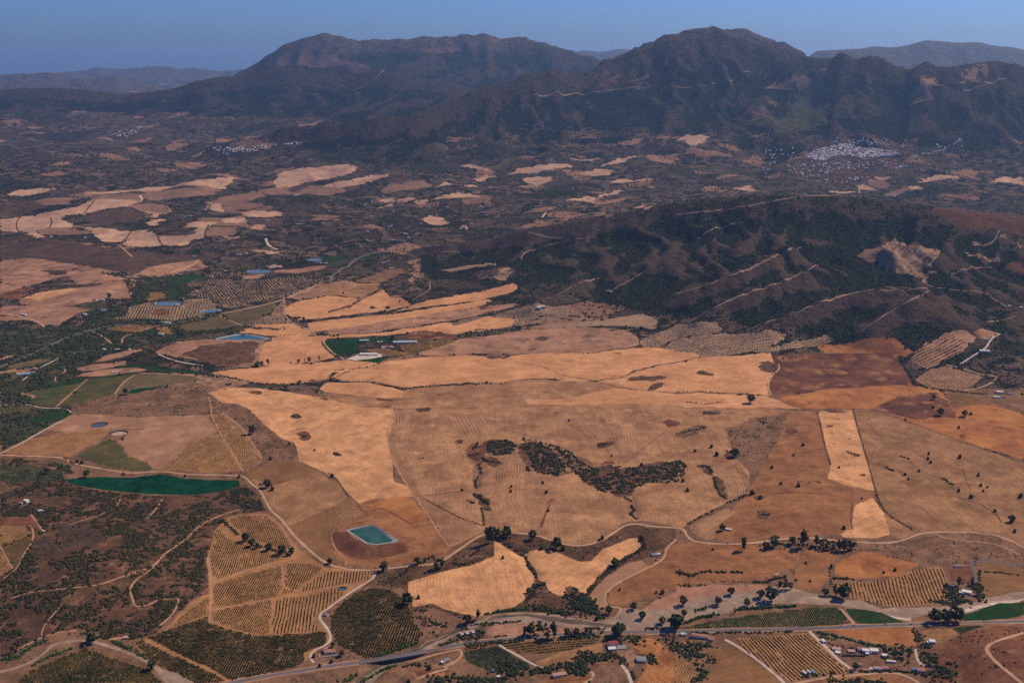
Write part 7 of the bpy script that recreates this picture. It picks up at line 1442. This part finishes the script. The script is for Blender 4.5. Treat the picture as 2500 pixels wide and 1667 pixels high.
# ------------------------------------------------------------------ road bridge over the river channel
d_ = ROAD_P1 - ROAD_P0; Lb = float(np.hypot(*d_)); d_ = d_ / Lb
CONC = flat_mat('bridge_concrete', (.30, .26, .22), (.22, .19, .16), 2)
root = link('road_bridge', None, label='low concrete road bridge on paired piers over the dry river channel', cat='bridge', loc=(ROAD_P0[0], ROAD_P0[1], BR_Z0), rz=math.atan2(d_[1], d_[0]))
dz_ = BR_Z1 - BR_Z0
def sloped(name, x0, x1, y0, y1, z0, z1):
    f = lambda x: dz_ * x / Lb
    V = [(x, y, z + f(x)) for x in (x0, x1) for y in (y0, y1) for z in (z0, z1)]
    T = []
    for q in ((0, 1, 3, 2), (4, 6, 7, 5), (0, 4, 5, 1), (2, 3, 7, 6), (0, 2, 6, 4), (1, 5, 7, 3)): T += [(q[0], q[1], q[2]), (q[0], q[2], q[3])]
    return make_mesh(name, V, np.array(T))
link('deck', sloped('deck', -4, Lb + 4, -6.2, 6.2, -.9, .25), CONC, root)
link('carriageway', sloped('carriageway', -4.5, Lb + 4.5, -5.1, 5.1, .26, .34), MAT['asphalt'], root)
for sgn in (-1, 1): link('parapet', sloped('parapet', -4, Lb + 4, sgn * 5.85 - .18, sgn * 5.85 + .18, .26, 1.15), CONC, root)
for k in range(1, 6):
    x = Lb * k / 6
    for sgn in (-1, 1): link('pier', cached(('pier',), lambda: boxmesh('pier', [(0, 0, -5.2, 1.3, 1.3, 8.6), (0, 0, -1.1, 1.6, 2.4, .36)])), CONC, root, loc=(x, sgn * 3.6, dz_ * x / Lb))
# painted lines of the main road are too thin to see from up here; the paved verge is not
for p, h, l in [('T7 160,155', 44, 'thin bare pole standing on the long yellow field'), ('T6 1610,160', 44, 'thin bare pole at the top edge of the big stubble field'), ('TC 422,598', 60, 'dark wooden pole beside the lane of the small white house')]:
    x, y = hit(path(p))[0]
    r_ = link('utility_pole', None, label=l, cat='pole', loc=(x, y, float(hz(x, y))))
    link('post', cached(('post',), lambda: boxmesh('post', [(0, 0, 4.4, .28, .28, 9.4)])), MAT['bark'], r_)
    link('crossarm', cached(('arm',), lambda: boxmesh('crossarm', [(0, .16, 8.5, 1.8, .14, .16)])), MAT['bark'], r_)
# ------------------------------------------------------------------ cars
CARP = {'white': flat_mat('white_car_paint', (.78, .78, .76), None, 2, .3), 'dark': flat_mat('dark_car_paint', (.03, .035, .05), None, 2, .3), 'silver': flat_mat('silver_car_paint', (.42, .43, .44), None, 2, .3)}
TYRE = flat_mat('tyre_rubber', (.02, .02, .02), None, 1)
def loft(name, prof, half):
    n = len(prof); V = [(x, -w * half, z) for x, z, w in prof] + [(x, w * half, z) for x, z, w in prof]
    T = []
    for i in range(n):
        j = (i + 1) % n; T += [(i, j, n + j), (i, n + j, n + i)]
    for i in range(1, n - 1): T += [(0, i + 1, i), (n, n + i, n + i + 1)]
    return make_mesh(name, V, np.array(T))
cbody = loft('body', [(-2.15, .35, 1), (2.15, .35, 1), (2.2, .7, .98), (1.25, .92, .96), (-2.1, .95, .96), (-2.2, .7, .98)], .88)
ccab = loft('cabin', [(1.2, .90, .95), (.45, 1.42, .78), (-1.35, 1.45, .78), (-1.95, .92, .95)], .86)
def cyl(name, r, w, n=14):
    V = [(r * math.cos(6.283 * i / n), s * w / 2, r * math.sin(6.283 * i / n)) for s in (-1, 1) for i in range(n)]
    T = [t for i in range(n) for t in ((i, (i + 1) % n, n + (i + 1) % n), (i, n + (i + 1) % n, n + i))] + [(0, i + 1, i) for i in range(1, n - 1)] + [(n, n + i, n + i + 1) for i in range(1, n - 1)]
    return make_mesh(name, V, np.array(T))
cwheel = cyl('wheel', .33, .22)
def car(px, col, label, rz, onbridge=False):
    x, y = hit(path(px))[0]
    z = float(hz(x, y))
    if onbridge:
        u = float((np.array([x, y]) - ROAD_P0) @ d_); z = BR_Z0 + dz_ * u / Lb + .36
        q = on_plane(path(px), z)[0]; x, y = q
    r = link('car', None, label=label, cat='car', loc=(x, y, z + .05), rz=rz)
    link('body', cbody, None, r).data
    b = r.children[0]
    if not cbody.materials: cbody.materials.append(CARP['white'])
    b.material_slots[0].link = 'OBJECT'; b.material_slots[0].material = CARP[col]
    link('cabin', ccab, GLASS, r)
    for sx in (-1.35, 1.35):
        for sy in (-.82, .82): link('wheel', cwheel, TYRE, r, loc=(sx, sy, .33))
rb = math.atan2(d_[1], d_[0])
car('TC 58,466', 'white', 'white car crossing the road bridge', rb, True)
car('TC 205,425', 'silver', 'silver car near the right end of the road bridge', rb, True)
car('TD 1255,150', 'white', 'white car on the asphalt road beside the leafy green plot', R(2))
car('TD 1350,150', 'dark', 'dark car right behind the white one on the asphalt road', R(2))
car('TD 1597,142', 'dark', 'dark car alone on the asphalt road above the dry yellow plot', R(2))
car('TD 1910,128', 'white', 'white car on the asphalt road beside the large riverside trees', R(2))
car('TD 1795,136', 'dark', 'dark car following the rightmost white car', R(2))
car('TC 112,515', 'silver', 'pale car parked on the track under the bridge', R(15))
car('TC 1845,468', 'silver', 'silver car parked in the villa yard', R(40))

# ------------------------------------------------------------------ trees that stand out one by one
def tree_mesh(kind, seed):
    """unit height tree: crown of leaf clumps, tapered trunk with limbs"""
    rg = np.random.default_rng(seed)
    n = {'round': 46, 'tall': 54, 'cypress': 34, 'shrub': 26}[kind]
    if kind == 'round':
        d = rg.normal(0, 1, (n, 3)); d /= np.linalg.norm(d, axis=1, keepdims=True)
        c = d * (rg.uniform(.25, 1, n) ** .5)[:, None] * (.40, .40, .40) + (0, 0, .52)
        r = rg.uniform(.07, .15, n)
    elif kind == 'tall':
        lobes = np.array([(rg.uniform(-.14, .14), rg.uniform(-.14, .14), z) for z in (.28, .42, .55, .68, .8, .9)])
        c = lobes[rg.integers(0, 6, n)] + rg.normal(0, .075, (n, 3)); r = rg.uniform(.05, .11, n)
    elif kind == 'cypress':
        z = rg.uniform(.12, .97, n); w = .13 * np.sin(np.clip(z, .05, 1) * 2.6) + .015
        a = rg.uniform(0, 6.28, n); c = np.stack([w * np.cos(a), w * np.sin(a), z], 1); r = rg.uniform(.05, .09, n)
    else:
        d = rg.normal(0, 1, (n, 3)); d /= np.linalg.norm(d, axis=1, keepdims=True); d[:, 2] = np.abs(d[:, 2])
        c = d * rg.uniform(.4, .9, n)[:, None] * (.55, .55, .75); r = rg.uniform(.16, .30, n)
    V, T, A = blobs(c, r, r * 1.2, seed=seed)
    # loose leaf sprays on the outside
    m = 260
    k = rg.integers(0, n, m)
    d = rg.normal(0, 1, (m, 3)); d /= np.linalg.norm(d, axis=1, keepdims=True)
    p = c[k] + d * r[k][:, None] * rg.uniform(.9, 1.35, m)[:, None]
    e1 = rg.normal(0, 1, (m, 3)); e1 /= np.linalg.norm(e1, axis=1, keepdims=True); e2 = np.cross(e1, d)
    s = (r[k] * .38)[:, None]
    L = np.stack([p - e1 * s, p + e1 * s, p + e2 * s * 1.3], 1).reshape(-1, 3)
    T2 = np.arange(3 * m).reshape(-1, 3) + len(V)
    crown = make_mesh('crown', np.vstack([V, L]), np.vstack([T, T2]), None, {'rnd': np.concatenate([A, np.repeat(rg.random(m), 3)])})
    tr = None
    if kind != 'shrub':
        V, T = [], []
        def limb(a, b, r0, r1):
            a, b = np.array(a), np.array(b); d = b - a; d = d / np.linalg.norm(d)
            u = np.cross(d, (.3, .9, .1)); u /= np.linalg.norm(u); v = np.cross(d, u); n0 = len(V)
            for q, rr in ((a, r0), (b, r1)):
                for i in range(6): V.append(tuple(q + rr * (u * math.cos(i * 1.047) + v * math.sin(i * 1.047))))
            for i in range(6):
                j = (i + 1) % 6; T.extend([(n0 + i, n0 + j, n0 + 6 + j), (n0 + i, n0 + 6 + j, n0 + 6 + i)])
        top = {'round': .5, 'tall': .75, 'cypress': .8}[kind]
        limb((0, 0, -.05), (rg.uniform(-.03, .03), rg.uniform(-.03, .03), top), .032, .014)
        if kind != 'cypress':
            for q in range(5):
                a = q * 1.26 + rg.uniform(-.3, .3); z0 = top * rg.uniform(.55, .95)
                limb((0, 0, z0), (.2 * math.cos(a), .2 * math.sin(a), z0 + .18), .014, .005)
        tr = make_mesh('trunk', V, np.array(T))
    return crown, tr
TREES = {k: [tree_mesh(k, 300 + 10 * i + s) for s in range(4)] for i, k in enumerate(('round', 'tall', 'cypress', 'shrub'))}
def tree(px, size, kind, label, wide=1.0):
    """px marks the foot of the tree; size is its height in pixels of that tile"""
    t = TILES[px.split()[0]]
    x, y = hit(path(px))[0]; z = float(hz(x, y))
    dist = math.sqrt(x * x + y * y + (CAM_Z - z) ** 2)
    h = size / t[2] / FPX * dist * 1.06
    root = link('shrub' if kind == 'shrub' else 'cypress_tree' if kind == 'cypress' else 'tree', None, label=label, cat='shrub' if kind == 'shrub' else 'tree', loc=(x, y, z - .1), rz=float(RNG.uniform(0, 6.28)))
    if kind == 'shrub': wide = .50
    root.scale = (h * wide, h * wide, h * (.78 if kind == 'shrub' else 1))
    c, tr = TREES[kind][int(RNG.integers(0, 4))]
    link('crown', c, LEAF['tree'], root)
    if tr is not None: link('trunk', tr, MAT['bark'], root)
W1 = 1.15
for px, s, k, lab in [
    ('TB 50,625', 62, 'round', 'grey green tree at the left end of the pale river bed'), ('TB 287,622', 55, 'round', 'tree on the river bed right of the grey green one'), ('TB 372,556', 52, 'round', 'tree standing where pink gravel meets the river bed'), ('TB 480,632', 50, 'round', 'tree on the river bed close to the cane hedge'), ('TB 572,575', 55, 'round', 'left smaller tree of the pair in the middle of the river bed'),
    ('TB 642,600', 95, 'round', 'largest open crowned tree in the middle of the river bed'), ('TB 700,520', 55, 'tall', 'left brownish tree of the three where field meets river bed'), ('TB 740,522', 62, 'tall', 'middle brownish tree of the three where field meets river bed'), ('TB 775,518', 45, 'tall', 'right brownish tree of the three where field meets river bed'), ('TB 1010,562', 50, 'round', 'grey tree beside the curved vineyard on the river bank'),
    ('TB 1075,560', 62, 'tall', 'pale bare looking tree between two trees by the curved vineyard'), ('TB 1132,580', 100, 'round', 'tall dark tree at the left corner of the curved vineyard'), ('TB 1745,740', 85, 'round', 'left one of the large trees between river bed and road'), ('TB 1820,738', 80, 'round', 'middle one of the large trees between river bed and road'), ('TB 1890,735', 100, 'round', 'right tallest one of the large trees between river bed and road'),
    ('TB 398,682', 40, 'cypress', 'small pointed tree in the cane hedge of the long plot'), ('TB 10,780', 90, 'round', 'large dark tree on the verge right of the river island'), ('TB 55,700', 45, 'round', 'grey bush tree on the gravel near the cane hedge'), ('TB 1212,1060', 45, 'round', 'round tree in the yard at the end of the pale lane'),
    ('TC 1935,190', 60, 'round', 'tree with open crown at the edge of the pink gravel'), ('TC 2088,228', 58, 'round', 'smaller tree left of the large tree on the river verge'), ('TC 2180,262', 110, 'round', 'large tree on the river verge above the road'), ('TC 1735,320', 100, 'round', 'broad dark tree hiding a stretch of the asphalt road'), ('TC 1770,300', 75, 'round', 'upright dark tree just right of the broad roadside tree'),
    ('TC 1250,335', 115, 'tall', 'tallest slender tree of the row along the road'), ('TC 1190,340', 88, 'tall', 'slender tree left of the tallest one along the road'), ('TC 1132,308', 95, 'tall', 'full tree in the middle of the roadside row'), ('TC 1065,312', 88, 'round', 'round tree near the left end of the roadside row'), ('TC 1022,318', 70, 'tall', 'leftmost slim tree of the roadside row'),
    ('TC 1350,325', 62, 'round', 'round grey green tree right of the tallest roadside tree'), ('TC 1420,318', 60, 'round', 'second grey green tree right of the tallest roadside tree'), ('TC 1500,300', 45, 'round', 'third grey green tree right of the tallest roadside tree'), ('TC 1530,300', 50, 'tall', 'slim dark tree near the right end of the roadside row'),
    ('TC 575,225', 75, 'round', 'broad tree at the bend of the river channel'), ('TC 655,195', 70, 'tall', 'upright tree at the tip of the bright yellow field'), ('TC 110,75', 90, 'round', 'large bush tree at the top right of the dome-shaped grove'), ('TC 1085,226', 28, 'shrub', 'single round bush on the river island'), ('TC 1185,240', 32, 'shrub', 'single round bush right of the river island'),
    ('TC 1580,200', 45, 'shrub', 'round bush on the bank at the end of the dense wood'), ('TC 1570,125', 42, 'shrub', 'round bush above the end of the dense wood'), ('TC 282,578', 48, 'shrub', 'round bush left of the small white house below the bridge'), ('TC 197,535', 22, 'shrub', 'small bush above the small white house'), ('TC 120,685', 45, 'shrub', 'bush on the bottom edge below the bridge'), ('TC 1520,690', 34, 'shrub', 'round bush at the fork of the bottom lane'), ('TC 1935,590', 22, 'shrub', 'small round bush in front of the grey roofed shed'), ('TC 2175,375', 60, 'cypress', 'tall narrow cypress left of the long red roofed house'),
    ('TA 380,398', 68, 'round', 'single round tree on the pale road below the reservoir bank'), ('TA 605,348', 52, 'round', 'dark tree above the pale road right of the reservoir bank'), ('TA 655,336', 30, 'shrub', 'small dark bush beside the tree above the pale road'), ('TA 15,345', 40, 'round', 'small tree at the bend of the pale road by the orchards'), ('TA 735,385', 75, 'tall', 'left tree of the clump where the pale road meets the lane'), ('TA 770,380', 75, 'tall', 'right tree of the clump where the pale road meets the lane'),
    ('TA 1095,205', 110, 'tall', 'tall dark tree at the top of the gully by the pale road'), ('TA 1140,165', 65, 'round', 'broad dark tree beside the tall one by the pale road'), ('TA 1208,165', 75, 'round', 'round dark tree right of the tall one by the pale road'), ('TA 1385,182', 65, 'round', 'grey green tree on the lower side of the pale road'), ('TA 1545,245', 80, 'round', 'dark double tree below the bend of the pale road'), ('TA 1590,255', 50, 'shrub', 'dark bush leaning on the double tree below the pale road'), ('TA 1440,252', 38, 'shrub', 'low bush between two trees below the pale road'),
    ('TA 1855,180', 38, 'shrub', 'upper bush of the pair above the pale road'), ('TA 1835,192', 26, 'shrub', 'lower bush of the pair above the pale road'), ('TA 1183,312', 30, 'shrub', 'round bush inside the first bright yellow field near its top'), ('TA 613,580', 36, 'shrub', 'round bush at the left end of the first bright yellow field'), ('TA 1356,548', 42, 'round', 'round bush at the right edge of the first bright yellow field'), ('TA 2120,190', 45, 'shrub', 'dark bush at the upper tip of the second bright yellow field'), ('TA 1940,365', 60, 'round', 'dark tree halfway along the gully of the second bright yellow field'),
    ('TA 1972,526', 24, 'shrub', 'lone small bush on the orange slope'), ('TA 2262,546', 42, 'shrub', 'round dark bush above the pink gravel'), ('TA 2220,546', 26, 'shrub', 'smaller bush left of the round one above the pink gravel'), ('TA 2065,655', 50, 'round', 'dark bush tree by the gravel at the end of the lane'), ('TA 1900,685', 55, 'round', 'dark tree inside the loop of the lane'),
    ('TB 460,258', 85, 'tall', 'bright green topped tree on the lower side of the pale road'), ('TB 610,250', 52, 'round', 'dark bush tree right of the green topped tree'), ('TB 662,232', 75, 'round', 'dark tree on the pale road left of the eucalyptus row'), ('TB 785,215', 55, 'round', 'left green tree of the pair on the pale road'), ('TB 855,235', 105, 'tall', 'tall right tree of the pair on the pale road'),
    ('TB 950,232', 70, 'tall', 'first tree from the left in the shady row below the pale road'), ('TB 985,240', 60, 'tall', 'second tree from the left in the shady row below the pale road'), ('TB 1020,250', 62, 'tall', 'third tree from the left in the shady row below the pale road'), ('TB 1055,248', 55, 'tall', 'fourth tree from the left in the shady row below the pale road'), ('TB 1100,258', 66, 'tall', 'fifth tree from the left in the shady row below the pale road'), ('TB 1135,262', 76, 'tall', 'sixth and tallest tree in the shady row below the pale road'), ('TB 1175,255', 66, 'tall', 'seventh tree from the left in the shady row below the pale road'), ('TB 1200,250', 55, 'tall', 'last tree at the right end of the shady row below the pale road'),
    ('TB 313,122', 46, 'round', 'round tree leaning on the white hut in the orange field'), ('TB 1135,112', 34, 'shrub', 'bush at the left edge of the lower yellow strip'), ('TB 866,132', 20, 'shrub', 'small bush above the pale road in the orange field'), ('TB 878,346', 24, 'shrub', 'small bush near the middle of the lower orange field'), ('TB 1050,372', 32, 'shrub', 'bush on the boundary left of the ochre field'), ('TB 1403,410', 24, 'shrub', 'small bush at the right end of the ochre field'), ('TB 908,468', 22, 'shrub', 'right small bush above the river bank'), ('TB 812,462', 24, 'shrub', 'left small bush above the river bank'), ('TB 1480,395', 30, 'shrub', 'low bush above the curved vineyard'), ('TB 2270,60', 40, 'shrub', 'dark bush near the right edge above the pale road'), ('TB 2288,135', 30, 'shrub', 'lower dark bush near the right edge above the pale road'), ('TB 2000,490', 55, 'cypress', 'narrow dark tree beside the white villa'), ('TB 1910,500', 60, 'cypress', 'pointed dark tree over the blue pool cover'),
    ('TB 250,255', 24, 'shrub', 'low bush below the pale road on the far left of the orange field'),
    ('T8 505,230', 58, 'round', 'lone broad tree on the yellow stripe beside the brown field'), ('T8 1742,208', 32, 'round', 'round dark tree high on the brown ochre slope'), ('T8 1736,268', 26, 'shrub', 'small bush below the round tree on the ochre slope'), ('T8 1785,312', 46, 'round', 'dark clump tree in the middle of the ochre slope'), ('T8 1950,322', 40, 'round', 'left tree of the pair right on the ochre slope'), ('T8 1992,312', 26, 'shrub', 'right bush of the pair on the ochre slope'), ('T8 1912,402', 26, 'shrub', 'lone bush on the bright ochre band'), ('T8 1550,348', 20, 'shrub', 'small bush on the border of the grey brown field'),
    ('T8 240,532', 34, 'shrub', 'upper bush of the three right of the large thicket'), ('T8 275,586', 42, 'shrub', 'broad middle bush of the three right of the large thicket'), ('T8 130,560', 28, 'shrub', 'left bush of the three right of the large thicket'), ('T8 78,828', 36, 'shrub', 'lone bush below the large thicket'), ('T8 48,762', 34, 'shrub', 'bush hanging below the right end of the large thicket'), ('T8 395,595', 60, 'round', 'dark tree at the foot of the eroded bank'), ('T8 858,520', 30, 'shrub', 'bush near the top of the orange field'), ('T8 795,588', 20, 'shrub', 'tiny bush in the upper orange field'), ('T8 648,672', 30, 'shrub', 'bush on the left part of the orange field'), ('T8 710,780', 30, 'shrub', 'round bush in the middle of the orange field'), ('T8 825,795', 40, 'shrub', 'dark bush at the bare hollow of the orange field'), ('T8 568,880', 38, 'shrub', 'low bush on the fold of the orange field'), ('T8 1102,670', 22, 'shrub', 'round bush on the yellow strip'), ('T8 1272,722', 18, 'shrub', 'small dark bush low on the yellow strip'), ('T8 1255,878', 18, 'shrub', 'small bush just below the yellow strip'), ('T8 515,850', 48, 'shrub', 'broad bush by the lane under the orange field'),
    ('T8 1918,602', 34, 'shrub', 'round bush alone in the upper grey brown field'), ('T8 1708,578', 26, 'shrub', 'upper bush of the short column in the grey brown field'), ('T8 1702,612', 26, 'shrub', 'middle bush of the short column in the grey brown field'), ('T8 1722,636', 26, 'shrub', 'lower bush of the short column in the grey brown field'), ('T8 1642,695', 24, 'shrub', 'small round bush left of the middle in the grey brown field'), ('T8 1547,718', 28, 'shrub', 'upper bush of two near the fence of the yellow strip'), ('T8 1570,750', 24, 'shrub', 'lower bush of two near the fence of the yellow strip'), ('T8 2043,722', 28, 'shrub', 'bush above three small ones in the grey brown field'), ('T8 2058,792', 28, 'shrub', 'left bush of three small ones in the grey brown field'), ('T8 2103,802', 20, 'shrub', 'right bush of three small ones in the grey brown field'), ('T8 2076,830', 22, 'shrub', 'lowest bush of three small ones in the grey brown field'), ('T8 1910,828', 30, 'shrub', 'bush under the dark double clump in the grey brown field'), ('T8 1993,872', 36, 'shrub', 'dark bush where the ditch begins in the grey brown field'), ('T8 2328,868', 40, 'shrub', 'low wide bush at the right edge of the grey brown field'), ('T8 2155,965', 28, 'shrub', 'bush on the ditch low in the grey brown field'), ('T8 2265,1035', 46, 'round', 'dark tree near the right edge low in the grey brown field'),
    ('T7 1240,800', 26, 'shrub', 'upper bush of the pair in the lower ploughed field'), ('T7 1237,832', 28, 'shrub', 'lower bush of the pair in the lower ploughed field'), ('T7 1477,840', 34, 'shrub', 'round bush below the middle of the large thicket'), ('T7 1453,774', 28, 'shrub', 'small bush just under the large thicket'), ('T7 1490,962', 28, 'shrub', 'bush in the faint gully of the lower ploughed field'), ('T7 1632,354', 24, 'shrub', 'lone dark bush high on the dry ploughed field'), ('T7 908,824', 28, 'shrub', 'bush on the hedge line right of the field track'), ('T7 1325,478', 30, 'shrub', 'bush at the top tip of the large thicket'), ('T7 1918,592', 20, 'shrub', 'tiny bush above the right arm of the large thicket'), ('T7 2120,652', 30, 'shrub', 'bush above the right arm of the large thicket near its end'), ('T7 30,730', 36, 'shrub', 'bush on the border of the brown plot left of the reservoir'),
    ('T6 1705,440', 60, 'round', 'dark tree on the stony strip beside the yellow field'), ('T6 1955,510', 24, 'shrub', 'round bush at the corner of the stony strip'), ('T6 1825,612', 32, 'shrub', 'bush at the lower end of the stony strip'), ('T6 2127,552', 20, 'shrub', 'tiny bush on the big stubble field'), ('T6 585,730', 46, 'round', 'round tree at the upper edge of the vivid green field'), ('T6 320,705', 40, 'round', 'round tree left of the tip of the vivid green field'), ('T6 1808,800', 56, 'round', 'dark tree beside the bend of the pale road'), ('T6 1840,820', 40, 'shrub', 'bush right of the dark tree at the road bend'), ('T6 1615,735', 28, 'shrub', 'bush at the right tip of the vivid green field'), ('T6 1250,730', 26, 'shrub', 'bush between the pale road and the vivid green field'), ('T6 835,718', 28, 'shrub', 'small bush on the lane above the vivid green field'), ('T6 520,632', 30, 'shrub', 'left bush by the pale road under the dark rowed plot'), ('T6 555,640', 34, 'shrub', 'right bush by the pale road under the dark rowed plot'), ('T6 850,172', 40, 'round', 'round tree at the foot of the lane between the green slopes'), ('T6 830,478', 24, 'shrub', 'reddish dark bush beside the round sandy pond'),
    ('T9 620,882', 66, 'round', 'dark tree on the gravel lane at the lower left'), ('T9 1025,1058', 62, 'round', 'round pale green tree at the gravel ford'), ('T9 1660,195', 56, 'round', 'left dark tree in the row above the farm orchards'), ('T9 1702,228', 54, 'round', 'second dark tree in the row above the farm orchards'), ('T9 1740,240', 38, 'round', 'third small tree in the row above the farm orchards'), ('T9 1815,255', 50, 'round', 'fourth dark tree in the row above the farm orchards'), ('T9 1905,278', 60, 'round', 'fifth large tree in the row above the farm orchards'), ('T9 1972,282', 50, 'round', 'sixth tree at the right end of the row above the farm orchards'), ('T9 2232,345', 40, 'round', 'small tree at the inner bend of the pale road'), ('T9 1490,70', 34, 'shrub', 'dark bush at the top corner of the farm orchards'), ('T9 2120,978', 34, 'shrub', 'bush left of the white villa with pink roof'), ('T9 2250,910', 36, 'round', 'tree behind the white villa with pink roof'), ('T9 2310,970', 40, 'round', 'tree right of the white villa with pink roof'), ('T9 2240,1015', 34, 'shrub', 'bush between the pink roofed villa and the road'), ('T9 2160,1042', 32, 'shrub', 'bush on the verge of the road below the pink roofed villa'),
    ('T3 2143,1320', 34, 'cypress', 'single dark cypress on the yellow field left of the farm'), ('T3 2078,1330', 34, 'round', 'round tree in the loose row on the yellow field'), ('T3 2047,1330', 24, 'cypress', 'small tree left of the round one in the loose row'), ('T3 2006,1336', 26, 'round', 'small round tree further left in the loose row'), ('T3 1955,1338', 16, 'shrub', 'tiny bush in the loose row on the yellow field'), ('T3 1802,1352', 40, 'tall', 'slim tree on the border of the yellow field and brown slope'), ('T3 1757,1358', 34, 'round', 'right tree of the pair on the border of the brown slope'), ('T3 1727,1364', 34, 'round', 'left tree of the pair on the border of the brown slope'), ('T3 2040,1052', 26, 'round', 'small tree on the upper yellow field by the stream track'), ('T3 620,1345', 60, 'tall', 'tall pair of poplars by the pink plot at left'), ('T3 735,905', 34, 'round', 'round tree beside the farm at the foot of the pink slopes'),
    ('T4 355,1008', 22, 'round', 'round bush on the boundary of the uppermost yellow fields'), ('T4 300,968', 22, 'shrub', 'left scrub islet bush on the uppermost yellow field'), ('T4 402,972', 28, 'shrub', 'right scrub islet bush on the uppermost yellow field'), ('T4 485,925', 20, 'shrub', 'bush below the peak of the uppermost yellow field'), ('T4 105,872', 18, 'shrub', 'bush on the grey fallow above the yellow fields'), ('T4 207,905', 18, 'shrub', 'small bush at the tip of the grey fallow'), ('T4 535,1148', 22, 'round', 'round tree on the bank above the long greenhouse'), ('T4 435,1180', 32, 'round', 'dark tree left of the long greenhouse'), ('T4 2105,1120', 30, 'round', 'dark tree at the foot of the scrub hill above the pink field'),
    ('T5 720,1310', 18, 'shrub', 'single bush at the top corner of the brown field')]:
    tree(px, s, k, lab)
# ------------------------------------------------------------------ the air: one closed box of thin even haze
def haze_box(density, color, aniso):
    x, y0, y1, z0, z1 = 36000, -300, 47500, float(Z.min()) - 15, float(max(Z.max(), CAM_Z)) + 60
    V = [(sx * x, y, z) for sx in (-1, 1) for y in (y0, y1) for z in (z0, z1)]
    F = [(0, 1, 3, 2), (4, 6, 7, 5), (0, 4, 5, 1), (2, 3, 7, 6), (0, 2, 6, 4), (1, 5, 7, 3)]
    me = bpy.data.meshes.new('haze'); me.from_pydata(V, [], F)
    m = bpy.data.materials.new('thin_haze'); m.use_nodes = True
    m.node_tree.nodes.clear()
    out = m.node_tree.nodes.new('ShaderNodeOutputMaterial'); pv = m.node_tree.nodes.new('ShaderNodeVolumePrincipled')
    pv.inputs['Density'].default_value = density; pv.inputs['Color'].default_value = (*color, 1); pv.inputs['Anisotropy'].default_value = aniso
    m.node_tree.links.new(pv.outputs[0], out.inputs['Volume'])
    link('haze', me, m, kind='stuff')
haze_box(1.65e-5, (.38, .62, 1.0), .35)
